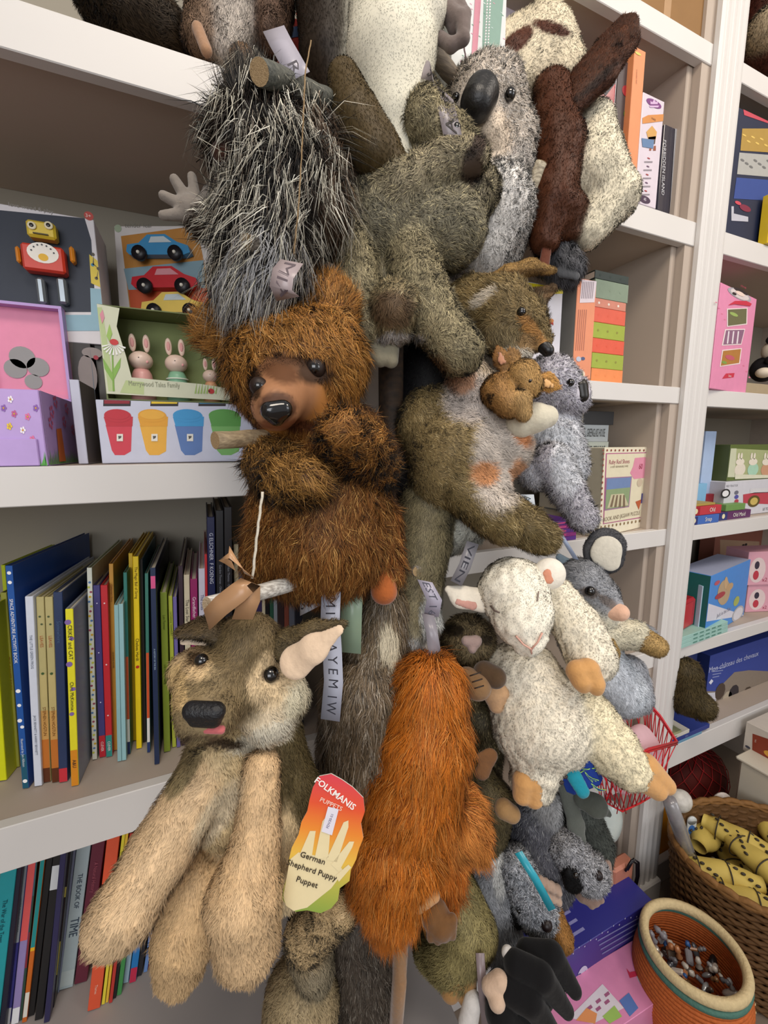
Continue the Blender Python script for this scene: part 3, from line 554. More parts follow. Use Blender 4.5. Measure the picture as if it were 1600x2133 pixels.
zs = T3; rows = [('orange', '#e88a50', 26, 'bottom orange book of the flat stack'), ('green', '#9caa3c', 29, 'lower green book of the flat stack, second from the bottom'), ('red', '#dc5a40', 27, 'coral red book between the two green ones of the stack'), ('green', '#9caa3c', 29, 'upper green book of the flat stack'),
                 ('red', '#dc6048', 27, 'coral red book above the green ones of the stack'), ('salmon', '#cc8470', 16, 'thin salmon book with white dots in the flat stack'), ('sage', '#80907c', 34, 'thick sage grey book near the top of the flat stack'), ('dark', '#2c3834', 15, 'thin dark green book on top of the flat stack')]
zcur = zu(T3)+.0006
for i, (n_2, c_, hp, lb) in enumerate(rows):
    Yq = S*1.02; hh = hp/870*1.46*S*.97; z0 = zcur; xa = xat(1231+i*1.2, Yq, z0); xb = xa+.094+(.004 if i > 5 else 0)
    o = thing('hardback_book', lb, 'book', Matrix.Translation((xa, Yq, z0)), 'stacked books beside the coral box')
    b = MB(); m = mat(c_, .45, .4, .1, 60); w = xb-xa; t = .0018
    b.box(0, 0, 0, w, t, hh, m, .0006); b.box(0, t, 0, w, .14, t, m); b.box(0, t, hh-t, w, .14, hh, m)
    for q in range(3): b.ell(w*(.15+.3*q), hh*.5, .003, .0025, mat('#8c8a3c' if 'green' in n_2 else '#e8dcd0' if n_2 == 'salmon' else c_, .6), 1, n=8)
    b.build('cover', o); b = MB(); b.box(.001, t+.0002, t+.0002, w-.001, .139, hh-t-.0002, PAPER); b.build('pages', o); zcur += hh+.0004
T4 = -.31
zcur = zu(T4)+.0006
GG = [('#8f9496', .024, 'pale book third below the black box in the back stack', ''), ('#8c8f90', .024, 'grey book at the bottom of the back stack', ''), ('#a4a09a', .026, 'tan book in the back stack', ''), ('#b4bab8', .0236, 'lowest white book visible above the jigsaw box', ''), ('#a9b0a8', .0236, 'white book with black title, second from the top of the back stack', 'GHOSTS of GREENGLASS HOUSE'), ('#a9b0b4', .0225, 'white book with black title just under the black box', 'GREENGLASS HOUSE'), ('#1c1c1e', .018, 'black book on top of the back stack', '')]
HT = (zat(858, xat(1212, 1.12*S, zu(T4)), 1.12*S)-zcur)/sum(g[1] for g in GG)
for i, (c_, hh, lb, tx) in enumerate(GG):
    Yq = 1.12*S; hh *= HT; xa = xat(1204 if i < 6 else 1216, Yq, zcur); w = .098; o = thing('hardback_book', lb, 'book', Matrix.Translation((xa, Yq, zcur)), 'stack behind the jigsaw box')
    b = MB(); b.box(0, 0, 0, w, .0018, hh, mat(c_, .4), .0005); b.box(0, .0018, 0, w, .13, .0018, mat(c_, .4)); b.box(0, .0018, hh-.0018, w, .13, hh, mat(c_, .4))
    if tx: b.text(tx, w*.58, hh*.5, hh*.5, mat('#30302c'), 2, maxw=w*.6)
    b.build('cover', o); b = MB(); b.box(.001, .002, .002, w-.001, .129, hh-.002, PAPER); b.build('pages', o); zcur += hh+.0004
def art_ruby(f):
    f.P([(1262, 944), (1352, 942), (1341, 1078), (1256, 1092)], '#b06088', 1); f.P([(1264, 946), (1350, 944), (1339, 1076), (1258, 1090)], '#e0d8bc', 2)
    f.T('Ruby Red Shoes', 1290, 962, 9, '#a85868', 4, mw=50); f.P([(1322, 954), (1344, 952), (1348, 960), (1352, 975), (1344, 995), (1320, 998), (1312, 985), (1318, 972)], '#dc90a8', 3); f.T('60', 1334, 972, 11, '#a03050', 5, mw=14)
    f.P([(1262, 995), (1316, 992), (1310, 1056), (1258, 1064)], '#a07898', 3); f.P([(1264, 997), (1314, 994), (1310, 1030), (1261, 1038)], '#7088b4', 4); f.P([(1262, 1020), (1312, 1015), (1308, 1054), (1260, 1061)], '#8ca078', 5); f.P([(1272, 1030), (1298, 1028), (1308, 1052), (1264, 1058)], '#c8c0a0', 6)
    for q in range(4): f.P([(1276+q*7, 1031), (1279+q*7, 1031), (1274+q*9, 1056), (1269+q*9, 1056)], '#7c6a54', 7)
    f.T('BOOK AND JIGSAW PUZZLE', 1296, 1075, 7, '#8a7c68', 4, mw=76); f.T('A VERY REMARKABLE HARE', 1290, 972, 4, '#8a7c68', 4, mw=46)
    f.E(1332, 1005, 5, 8, '#c8b8a0', 4); f.P([(1323, 1045), (1336, 1040), (1330, 1062)], '#b85c34', 4); f.P([(1336, 1028), (1346, 1026), (1342, 1048), (1334, 1048)], '#4a4890', 4)
    for q in range(12): f.E(1256+q*8.5, 938, 1.5, 2.5, '#8c4c40', 3, n=6); f.E(1252+q*8, 1098-q*1.3, 1.5, 2.5, '#8c7450', 3, n=6); f.E(1257-q*.5, 945+q*12, 1.5, 2.5, '#8c4c40', 3, n=6)
o, w, h = wbox('jigsaw_box', 'cream boxed book and jigsaw with a pink puzzle piece printed on it', 'jigsaw box', 1247, 1346, 1.0, 1.07, T4, .09, '#e4dcc4', top=932, art=art_ruby, side='#a49c88'); clean(o)
for i in range(5):
    hh = .0085; Yq = S*1.01; z0 = zu(T4)+.0006+i*(hh+.0004); xa = xat(1128, Yq, z0)
    o = thing('picture_book', ('lowest', 'second lowest', 'middle', 'second highest', 'topmost')[i]+' of the five flat magenta and purple books', 'book', Matrix.Translation((xa, Yq, z0)), 'flat magenta and purple books')
    b = MB(); w = .098; cc = mat('#8a2878' if i % 2 else '#5c2c88', .4); b.box(0, 0, 0, w, .0012, hh, cc, .0003); b.box(0, .0012, 0, w, .14, .0012, cc); b.box(0, .0012, hh-.0012, w, .14, hh, cc); b.rect(.02, hh*.3, w*.7, hh*.7, mat('#d04888'), 1); b.build('cover', o)
    b = MB(); b.box(.001, .0014, .0014, w-.001, .139, hh-.0014, PAPER); b.build('pages', o)
T5 = -.80
def pframe(f): f.P([(1287, 1222), (1305, 1221), (1303, 1290), (1285, 1290)], '#cfc8b4', 2)
o, w, h = wbox('photo_frame', 'dark green frame with white dots standing behind the possum snout', 'frame', 1262, 1298, 1.2, 1.2, T5, .012, '#1f4a3a', top=1214, art=pframe); clean(o)
o, w, h = wbox('carton', 'pale pink carton beneath the lowest board, left of the upright', 'carton', 1262, 1326, 1.04, 1.04, -1.275, .15, '#cdb3b4', top=1405); clean(o)
o, w, h = wbox('carton', 'small red and blue carton at the right end of the top left shelf', 'carton', 598, 640, 1.2, 1.2, .752, .08, '#a8281c', H=.2, art=lambda f: (f.P([(590, 60), (660, 64), (660, 86), (590, 82)], '#34507c', 2), f.E(622, 30, 6, 16, '#d8603c', 3))); clean(o)
# ================================================================== right bay
def art_tin(f):
    f.P([(1548, 228), (1640, 236), (1640, 246), (1550, 240)], '#c04858', 2); f.P([(1546, 268), (1600, 268), (1640, 275), (1640, 320), (1542, 314)], '#a88840', 2); f.P([(1540, 318), (1640, 326), (1640, 372), (1535, 363)], '#a8a8a4', 2); f.P([(1534, 370), (1640, 378), (1640, 420), (1528, 414)], '#30488c', 2)
    for q in range(10): f.E(1550+q*9, 282+(q*13 % 22), 4, 4, '#d8b860', 3, n=8); f.E(1546+q*9, 334+(q*7 % 20), 4, 5, '#6c6c6c', 3, n=8)
    f.E(1537, 423, 6, 6, '#c84858', 3); f.E(1552, 434, 11, 11, '#7c2440', 3); f.P([(1523, 430), (1528, 430), (1528, 445), (1558, 452), (1558, 462), (1523, 460)], '#b8b8c4', 3)
o, w, h = wbox('tin_box', 'tall navy tin box with a gold and a silver stamped panel', 'tin box', 1507, 1640, 1.03, 1.03, .748, .12, '#1c2540', top=216, art=art_tin, bev=.006); clean(o)
b = MB()
o2, w, h = wbox('plastic_pack', 'yellow and clear plastic pack right of the navy tin box', 'toy pack', 1598, 1680, .99, .99, .748, .02, '#d8b82c', top=400, rough=.15); clean(o2)
def art_doll(f):
    f.T('LE TOY VAN', 1548, 598, 8, '#b83858', 3, mw=58); f.E(1541, 614, 23, 19, '#a8a4ac', 2); f.E(1541, 614, 18, 16, '#d8cccc', 3); f.E(1541, 606, 12, 8, '#2c2024', 4); f.E(1541, 612, 9, 8, '#ecd4c8', 5); f.E(1529, 612, 4, 5, '#2c2024', 5); f.E(1553, 612, 4, 5, '#2c2024', 5)
    f.P([(1516, 636), (1530, 627), (1554, 627), (1565, 633), (1562, 638), (1530, 634)], '#c83048', 5)
    f.P([(1514, 643), (1557, 641), (1556, 676), (1514, 681)], '#ecdcdc', 2); f.P([(1516, 645), (1555, 643), (1554, 674), (1516, 679)], '#6a6848', 3); f.E(1528, 655, 8, 6, '#98b060', 4)
    f.P([(1510, 686), (1552, 685), (1544, 718), (1503, 720)], '#ecdcdc', 2); f.P([(1512, 688), (1550, 687), (1543, 716), (1506, 718)], '#8c6480', 3)
    for q in range(3): f.P([(1516+q*10, 690), (1519+q*10, 690), (1516+q*10, 716), (1513+q*10, 716)], '#e4d8e0', 4)
    f.P([(1504, 729), (1545, 725), (1541, 758), (1499, 764)], '#ecdcdc', 2); f.P([(1506, 731), (1543, 727), (1539, 756), (1501, 762)], '#b07838', 3); f.E(1520, 745, 9, 7, '#c05868', 4); f.E(1508, 755, 5, 4, '#7c9c48', 4)
    f.P([(1504, 789), (1512, 778), (1530, 777), (1528, 786)], '#c83048', 2); f.T('Love', 1520, 783, 7, '#f4e4e4', 3, mw=14)
    for q in range(14): f.E(1492+q*5+((q*37) % 9), 630+q*12, 2.2, 2.2, '#d87898', 1, n=6)
o, w, h = wbox('dolls_house_box', 'tall pink box with three square pictures and a round face emblem', 'toy box', 1479, 1553, .98, 1.03, .207, .11, '#e08cb0', top=588, art=art_doll, side='#b8748c', bev=.001); clean(o)
o, w, h = wbox('box', 'low beige box under the panda toys', 'box', 1553, 1660, 1.08, 1.08, .207, .1, '#a8987c', top=797); clean(o)
o = thing('panda_toy', 'black and cream panda toy on the low beige box', 'plush toy', Matrix.Translation(Vector(PY(1588, 795, 1.14*S))))
b = MB(); CM, BK = mat('#d8ccb8', .8, .2, .15, 60, .6), mat('#1c1a1c', .8, .2, .1, 60, .6)
b.sph((0, 0, .035), .04, BK, 12, (1, .8, .9)); b.build('body', o); b = MB(); b.sph((.004, -.02, .085), .034, CM, 14, (1.05, .9, .95)); b.build('head', o)
b = MB(); b.sph((-.026, -.02, .112), .011, BK, 8); b.sph((.034, -.02, .112), .011, BK, 8); b.build('ears', o); b = MB(); b.sph((-.008, -.05, .09), .008, BK, 8, (.8, .5, 1.2)); b.sph((.016, -.05, .09), .008, BK, 8, (.8, .5, 1.2)); b.sph((.004, -.054, .078), .004, BK, 8); b.build('face', o)
b = MB(); b.sph((-.04, -.02, .02), .018, CM, 10, (1.4, 1, .8)); b.build('leg', o); b = MB(); b.sph((-.03, -.03, .055), .015, BK, 10, (1.3, 1, .8)); b.build('arm', o)
TR4 = -.31
o, w, h = wbox('picture_book', 'pale blue book with a red bird and blue star print, against the upright', 'book', 1452, 1474, 1.12, 1.12, TR4, .15, '#a9bfe0', top=898, art=lambda f: (f.P([(1454, 908), (1466, 906), (1460, 918), (1456, 922)], '#c03848', 2), f.T('*', 1458, 945, 10, '#2c3c5c', 3), f.E(1454, 968, 4, 8, '#24344c', 3))); clean(o)
o, w, h = wbox('stacking_cup', 'light blue ridged cup behind the card boxes', 'toy', 1444, 1466, 1.1, 1.1, TR4, .03, '#7fb4d8', top=1008); clean(o)
def art_truck(f):
    f.T('RED TRACTOR', 1525, 1012, 4, '#8c8c94', 3, mw=40); f.E(1511, 1028, 9, 9, '#26262a', 2); f.E(1511, 1028, 6, 6, '#e4e4e8', 3)
    for q, c_ in enumerate(('#6c6c7c', '#5050a0', '#b04050')): f.E(1534, 1026+q*9, 4, 4, c_, 2, n=10)
    f.P([(1548, 1030), (1572, 1026), (1600, 1025), (1600, 1050), (1548, 1048)], '#b84050', 2); f.P([(1562, 1018), (1600, 1016), (1600, 1026), (1562, 1028)], '#d0d0d4', 2); f.E(1570, 1044, 11, 11, '#5c4c20', 3); f.E(1570, 1044, 7, 7, '#c8b060', 4); f.T('LE TOY', 1596, 1060, 5, '#404048', 3, mw=20)
o, w, h = wbox('truck_box', 'long white carton printed with a red farm truck', 'toy box', 1504, 1680, 1.06, 1.06, TR4, .12, '#ccccd4', top=1004, art=art_truck, side='#b4b0b4')
zt = (zu(TR4)+h-EYE)/S+.001; clean(o)
def art_rb(f):
    f.P([(1518, 934), (1640, 940), (1640, 992), (1516, 994)], '#a8b080', 2); f.P([(1518, 934), (1534, 934), (1530, 994), (1514, 994)], '#c8ccb0', 3)
    for px, c_ in ((1541, '#e0d8c8'), (1568, '#a8d0b8'), (1596, '#c89878')):
        f.E(px, 978, 10, 13, c_, 4); f.E(px, 962, 8, 7, '#e4dccc', 5); f.E(px-3, 950, 2, 7, '#e4dccc', 5, n=8); f.E(px+3, 950, 2, 7, '#e4dccc', 5, n=8)
    f.P([(1530, 988), (1640, 990), (1640, 999), (1530, 998)], '#d4d4bc', 6)
o, w, h = wbox('rabbit_dolls_box', 'green window box of wooden rabbits on top of the truck carton', 'toy box', 1514, 1680, 1.08, 1.08, zt, .06, '#5c6c34', top=926, art=art_rb, side='#4a5430'); clean(o)
for (L_, R2, Yq, zz0, top_, c_, lb, tx, dz) in ((1437, 1497, .985, 0, 1077, '#3f68b4', 'blue boxed card game at the front edge of the shelf', 'Snap', 0), (1497, 1563, 1.0, 0, 1068, '#5c2c5c', 'purple boxed card game right of the blue one', 'Old Maid', 0)):
    o, w, h = wbox('card_game', lb, 'card game', L_, R2, Yq+.02, Yq+.02, TR4, .07, c_, top=top_, group='boxed card games', art=lambda f: (f.b.text(tx, f.w*.62, f.h*.5, f.h*.5, mat('#e8e4dc'), 3, maxw=f.w*.5), f.b.rect(.0006, .0006, f.w*.25, f.h-.0006, mat('#28306c'), 1), f.b.ell(f.w*.13, f.h*.5, f.h*.3, f.h*.3, mat('#e0d8b0'), 2))); h0 = h; clean(o)
    z2 = (zu(TR4)+h-EYE)/S+.001
    if L_ == 1437:
        o, w, h = wbox('card_game', 'red boxed card game lying on the blue one', 'card game', 1440, 1502, Yq+.025, Yq+.025, z2, .07, '#bc3440', top=1057, group='boxed card games', art=lambda f: (f.b.text('Old', f.w*.68, f.h*.5, f.h*.5, mat('#e8e4dc'), 3), f.b.rect(.0006, .0006, f.w*.27, f.h-.0006, mat('#9c1c28'), 1), f.b.ell(f.w*.14, f.h*.5, f.h*.3, f.h*.3, mat('#e0d8b0'), 2))); clean(o)
        z3 = (zu(TR4)-EYE)/S
        zz3 = z2+h/S+.001
        o, w, h = wbox('card_game', 'yellow and black card game on top of the red one', 'card game', 1442, 1490, Yq+.03, Yq+.03, zz3, .06, '#a89048', H=.006, group='boxed card games', topc='#b8a050'); clean(o)
    else:
        o, w, h = wbox('card_game', 'green card game lying on the purple one', 'card game', 1512, 1552, Yq+.025, Yq+.025, z2, .06, '#6c9450', top=1052, group='boxed card games'); clean(o)
o, w, h = wbox('building_brick', 'dark red toy brick beside the light blue cup', 'toy brick', 1466, 1500, 1.1, 1.1, TR4, .03, '#8c2430', top=1030); clean(o)
T5R = -.815
o, w, h = wbox('carton', 'terracotta printed carton at the back of the shelf below the card games', 'carton', 1478, 1585, 1.38, 1.38, T5R, .05, '#8c5648', top=1118, art=lambda f: (f.P([(1500, 1124), (1582, 1128), (1582, 1160), (1500, 1160)], '#a88c74', 1), [f.E(1552+6*math.cos(q), 1142+8*math.sin(q), 2.5, 2.5, '#201c1c', 3, n=6) for q in range(7)])); clean(o)
o, w, h = wbox('carton', 'orange carton at the right end of the same back row', 'carton', 1586, 1680, 1.36, 1.36, T5R, .06, '#cc7a24', top=1116); clean(o)
def art_jack(f):
    f.P([(1466, 1262), (1580, 1262), (1580, 1300), (1462, 1300)], '#d8d8e4', 1)
    f.E(1508, 1234, 12, 16, '#b8a080', 2, rot=-.4); f.E(1520, 1222, 6, 5, '#c0a078', 3); f.E(1512, 1214, 3, 9, '#c8a880', 3, rot=.4); f.E(1500, 1240, 9, 4, '#a84048', 3); f.E(1494, 1214, 5, 3, '#b85868', 2); f.E(1534, 1252, 5, 6, '#a8b460', 2)
    f.E(1537, 1278, 10, 9, '#b4b4b8', 2); f.E(1537, 1278, 8, 7, '#d8d8e0', 3); f.T('Jack in the Box', 1508, 1275, 5, '#9c9cac', 3, mw=40)
o, w, h = wbox('jack_in_the_box', 'square tin with blue front, green side and white foot band', 'toy box', 1467, 1549, 1.0, 1.08, T5R, .085, '#4a8cd8', top=1200, art=art_jack, side='#1c5c58', topc='#a8b0cc'); 
b = MB(); b.sph((-.02, .12, h+.02), .045, mat('#3a8ce0', .25, .5), 14, (1, .35, 1)); b.build('lid', o); clean(o)
for k, (tp, lb) in enumerate(((1218, 'lower of two pink boxes printed with a red toy'), (1150, 'upper of two pink boxes printed with a red toy'))):
    zz = T5R if k == 0 else zpk
    o, w, h = wbox('pink_box', lb, 'toy box', 1552, 1650, 1.1, 1.02, zz, .08, '#d8a0b0', top=tp, group='stacked pink boxes',
                   art=lambda f: (f.b.ell(f.w*.22, f.h*.45, f.w*.17, f.h*.38, mat('#dcc8c8'), 1), f.b.ell(f.w*.2, f.h*.3, f.w*.06, f.h*.14, mat('#b83848'), 2), f.b.ell(f.w*.2, f.h*.6, f.w*.05, f.h*.12, mat('#383040'), 2), f.b.text('x2', f.w*.4, f.h*.15, f.h*.12, mat('#a84058'), 2)))
    zpk = (zu(zz)+h-EYE)/S+.001; clean(o)
zcur = T5R
for k in range(3):
    o, w, h = wbox('pop_up_book', ('bottom', 'middle', 'top')[k]+' of three mint green books lying flat under the red tin', 'book', 1409+k, 1516, .985, 1.005, zcur, .12, '#9cc4bc', H=.0105, group='flat mint green books', part='cover',
                   art=lambda f: [f.b.rect(f.w*(.3+.12*q), f.h*.3, f.w*(.38+.12*q), f.h*.7, mat('#5c8c80'), 1) for q in range(5)], topc='#a8c8c0' if k < 2 else '#9cc8bc'); clean(o)
    if k == 2:
        b = MB()
        for q in range(9): b.add([(.02+.012*q, .03+.008*(q % 3), h+.0006), (.03+.012*q, .03+.008*(q % 3), h+.0006), (.034+.012*q, .045+.008*(q % 3), h+.0006), (.022+.012*q, .048+.008*(q % 3), h+.0006)], [(0, 1, 2, 3)], mat('#b84860'))
        b.build('cover_print', o)
    zcur += h/S+.0008
o, w, h = wbox('red_tin', 'glossy red tin standing on the three mint books', 'tin', 1411, 1445, 1.01, 1.04, zcur, .04, '#a81c24', top=1260, bev=.006, rough=.25, spec=.6, art=lambda f: f.b.rect(f.w*.06, f.h*.12, f.w*.8, f.h*.9, mat('#b82a30', .3), 1)); clean(o)
o, w, h = wbox('greeting_card', 'pale blue scalloped card leaning behind the red tin', 'card', 1412, 1452, 1.12, 1.02, T5R, .003, '#b8d0e4', top=1205, art=lambda f: f.b.poly([(f.w*.05, f.h*.05), (f.w*.9, f.h*.05), (f.w*.1, f.h*.8)], mat('#d4d8e8'), 1)); clean(o)
# lowest board: blue castle box, books, brown bear foot
T6 = -1.275
def art_cast(f):
    f.T('Mon château des chevaux', 1530, 1378, 8, '#c8d0f0', 3, mw=92, rot=.0)
    for q in range(4): f.P([(1484, 1392+q*6), (1510-q*4, 1389+q*6), (1510-q*4, 1391+q*6), (1484, 1394+q*6)], '#8c98c8', 2)
    f.E(1481, 1420, 4, 4, '#e0e4f4', 3, n=4)
    f.P([(1466, 1442), (1490, 1440), (1500, 1430), (1530, 1400), (1560, 1396), (1640, 1400), (1640, 1520), (1466, 1510)], '#8c8074', 1)
    for q in range(8): f.E(1500+q*14, 1440+(q*17 % 30), 9, 12, ('#4a3c34', '#b8ac98', '#2c2830', '#6c5c48')[q % 4], 3, n=10)
    f.P([(1470, 1444), (1492, 1442), (1490, 1470), (1468, 1472)], '#d0d0dc', 2)
o, w, h = wbox('castle_box', 'large blue carton printed with white title and a toy castle with horses', 'toy box', 1468, 1700, 1.12, 1.12, T6, .15, '#34489c', top=1366, art=art_cast, side='#1f2c60'); clean(o)
o, w, h = wbox('carton', 'navy carton standing left of the large blue one', 'carton', 1404, 1442, 1.16, 1.16, T6, .12, '#26356c', top=1362); clean(o)
zcur = T6
for k, (c_, hh, r_, lb) in enumerate((('#6c9cb8', .008, 1462, 'light blue book at the bottom of the pile below the brown foot'), ('#2f3f88', .013, 1478, 'blue book second from the bottom below the brown foot'), ('#d8d4c8', .011, 1436, 'white book with black title below the brown foot'), ('#a8a880', .007, 1420, 'small olive and white book directly under the brown foot'))):
    o, w, h = wbox('book', lb, 'book', 1378, r_, 1.0, 1.0, zcur, .11, c_, H=hh, group='books below the brown foot', part='cover', art=lambda f: f.b.text('EN', f.w*.5, f.h*.5, f.h*.5, mat('#40403c' if k > 1 else '#8c98c8'), 2)); clean(o); zcur += h/S+.0008
# ------------------------------------------------------------------ things in front of the shelves on the right
def side_frame(px, py, Y):            # a box end that faces left: origin at its far lower corner
    p = PY(px, py, Y*S); return frame((p[0], p[1], p[2]), (0, -1, 0), (0, 0, 1))
zf = -2.0
mw = side_frame(1547, 1562, .97); o = thing('white_carton', 'white carton with a brick red window at the right edge of the photo', 'carton', mw)
b = MB(); f0 = Face(None, mw, 1, 1); hC = f0.uv(1553, 1502)[1]; b.box(0, 0, 0, .15, .2, hC, mat('#cfc6ba', .5), .001); f = Face(b, mw, .15, hC)
f.P([(1568, 1528), (1650, 1556), (1650, 1620), (1566, 1580)], '#8c3c28', 2); f.E(1558, 1556, 5, 6, '#50505c', 2); f.E(1604, 1572, 12, 14, '#d8a040', 3); f.T('TRADE', 1574, 1543, 5, '#e8d0c0', 3, rot=-math.pi/2, mw=14); b.build('carton', o)
mw = side_frame(1537, 1572, .94); p = mw.translation.copy(); hT = p.z-.004; p.z = .0006
o = thing('storage_tub', 'off-white tub with a rolled rim below the carton with the red window', 'tub', frame(p, (0, -1, 0), (0, 0, 1)))
b = MB(); CT = mat('#cdc5b4', .4, .4, .05, 12); b.box(.004, .004, .0, .09, .25, hT-.0125, CT, .006); b.build('tub', o); b = MB(); b.box(-.004, -.004, hT-.012, .094, .26, hT, CT, .004); b.build('rim', o)
o, w, h = wbox('orange_box', 'plain orange carton on the floor right of the fluted upright', 'carton', 1357, 1391, 1.05, 1.05, zf, .1, '#dc8f10', top=1690); clean(o)
# big blue carton and pink carton on the floor, lower middle
def art_blue(f):
    for q in range(4): f.P([(1245+q*3, 1958+q*9), (1338, 1906+q*10), (1338, 1909+q*10), (1245+q*3, 1961+q*9)], '#7c80b8', 2)
    f.E(1213, 2032, 10, 11, '#c8c8e0', 2); f.T('3+', 1213, 2032, 10, '#3c3c80', 3)
    for q in range(14): f.E(1170+q*12, 1990-q*7+(q*5 % 11), 1, 1, '#d0d0e8', 2, n=5); f.E(1225+q*9, 2060-q*6.5, 4, 4, '#a09080', 1, n=8)
fp = PH(1349, 1978, .06); bl = PH(1150, 2118, .06)
mw = frame((bl[0], bl[1], .0005), (fp[0]-bl[0], fp[1]-bl[1], 0), (0, 0, 1)); w = math.hypot(fp[0]-bl[0], fp[1]-bl[1])
o = thing('big_blue_box', 'large dark blue carton with small white print and an age badge on the floor', 'carton', mw); b = MB(); NB = mat('#2f2f84', .35, .5, .08, 10)
Zc = .5; f0 = Face(None, mw, 1, 1); hB = f0.uv(1356, 1878)[1]; b.box(0, 0, 0, w, .17, hB, NB, .001); art_blue(Face(b, mw, w, hB))
for q in range(5): b.add([(w*.12, .02+.02*q, hB+.0003), (w*.35, .02+.02*q, hB+.0003), (w*.35, .026+.02*q, hB+.0003), (w*.12, .026+.02*q, hB+.0003)], [(0, 1, 2, 3)], mat('#8c8cc0'))
b.build('carton', o)
br = PH(1405, 2130, .03); bl = PH(1185, 2290, .03)
mw = frame((bl[0], bl[1], .0005), (br[0]-bl[0], br[1]-bl[1], 0), (0, 0, 1)); w = math.hypot(br[0]-bl[0], br[1]-bl[1])
o = thing('pink_carton', 'pink carton with a doll face emblem and painted house front on the floor', 'carton', mw); b = MB(); f0 = Face(None, mw, 1, 1); hP = f0.uv(1402, 2064)[1]; b.box(0, 0, 0, w, .10, hP, mat('#dc8cb4', .35), .001); 
def tp(px, py, z): p = mw.inverted() @ Vector(PH(px, py, z)); return (p.x, p.y, hP+.0003)
def tpoly(pts, c, l=1):
    P = [tp(px, py, hP+.0005) for px, py in pts]; P = [(min(max(p[0], .001), w-.001), min(max(p[1], .001), .099), p[2]+l*.0002) for p in P]; b.add(P, [tuple(range(len(P)))], mat(c))
tpoly([(1185, 2120), (1255, 2050), (1300, 2100), (1235, 2133)], '#dcd4dc', 1); tpoly([(1200, 2126), (1222, 2100), (1244, 2112), (1240, 2133)], '#e0945c', 3); tpoly([(1255, 2118), (1280, 2095), (1296, 2118), (1270, 2133)], '#9cc060', 3); tpoly([(1290, 2085), (1310, 2068), (1330, 2100), (1312, 2118)], '#5878b8', 2)
for q in range(6): x_, y_ = 1222+(q % 3)*18, 2100+(q//3)*16-(q % 3)*14; tpoly([(x_, y_), (x_+9, y_-7), (x_+13, y_-1), (x_+4, y_+6)], '#a05c80', 2)
ca = tp(1350, 2040, hP); b.add([(min(max(ca[0]+.024*math.cos(t), .001), w-.001), min(max(ca[1]+.024*math.sin(t), .001), .099), hP+.0008) for t in [i*.3142 for i in range(20)]], [tuple(range(20))], mat('#c8b8c4'))
b.add([(ca[0]+.012*math.cos(t), min(ca[1]+.012*math.sin(t), .099), hP+.0011) for t in [i*.3142 for i in range(20)]], [tuple(range(20))], mat('#5c2c34')); b.add([(ca[0]+.008*math.cos(t), min(ca[1]-.003+.008*math.sin(t), .099), hP+.0014) for t in [i*.3142 for i in range(20)]], [tuple(range(20))], mat('#ecd4c4'))
tpoly([(1305, 2018), (1312, 2026), (1335, 2020), (1345, 2000), (1352, 2006), (1340, 2030), (1312, 2038)], '#c83050', 3)
b.build('carton', o)
# woven bowl with trinkets
c0 = PH(1446, 1962, .235); bowl_ = o = thing('coiled_basket', 'round orange coiled basket with a cream rim and teal band', 'basket', Matrix.Translation((c0[0], c0[1], 0)))
OR, CRM, TEAL = mat('#b8602c', .7, .3, .3, 120, .8), mat('#cdb88c', .7, .3, .2, 120, .8), mat('#4c7468', .7, .3, .2, 120, .8)
b = MB()
prof = [(.075, .004), (.10, .02), (.125, .06), (.138, .11), (.136, .16), (.126, .20)]
def rad(z): return float(np.interp(z, [p[1] for p in prof], [p[0] for p in prof]))
z_ = .006
while z_ < .20:
    r = rad(z_); b.tube([(r*math.cos(t), r*math.sin(t), z_) for t in [2*math.pi*i/48 for i in range(48)]], .0052, OR, 6, closed=True); z_ += .0088
b.lathe([(.001, .002), (.075, .002)]+[(p[0]-.003, p[1]) for p in prof], OR, 40, top=False); b.build('coils', o)
b = MB(); b.tube([(.125*math.cos(t), .125*math.sin(t), .208) for t in [2*math.pi*i/48 for i in range(48)]], .008, TEAL, 8, closed=True); b.build('teal_band', o)
b = MB(); b.tube([(.119*math.cos(t), .119*math.sin(t), .226) for t in [2*math.pi*i/48 for i in range(48)]], .0125, CRM, 10, closed=True); b.build('rim', o)
b = MB()
for i in range(14):
    t = -2.6+i*.13
    for j in range(3): z_ = .05+j*.009+.0*i; r = rad(z_)+.0055; a = t+j*.05; b.box(-.0015, -.001, -.004, .0015, .001, .004, CRM, X=Matrix.Translation((r*math.cos(a), r*math.sin(a), z_)) @ Matrix.Rotation(a+math.pi/2, 4, 'Z'))
for i in range(9):
    z_ = .02+i*.019; r = rad(z_)+.0055
    for q in (0,): a = -1.0; b.box(-.006, -.001, -.002, .006, .001, .002, CRM, X=Matrix.Translation((r*math.cos(a), r*math.sin(a), z_)) @ Matrix.Rotation(a+math.pi/2, 4, 'Z') @ Matrix.Rotation(.6, 4, 'Y'))
b.build('stitching', o); o.scale = (.77, .77, .96)
random.seed(11)
tr_cols = ['#8c8c94', '#c8c4bc', '#3c6cb0', '#4a4038', '#b87c50', '#6c7078', '#2c2a2c', '#d8d4cc', '#7c5c3c', '#a0a4a8']
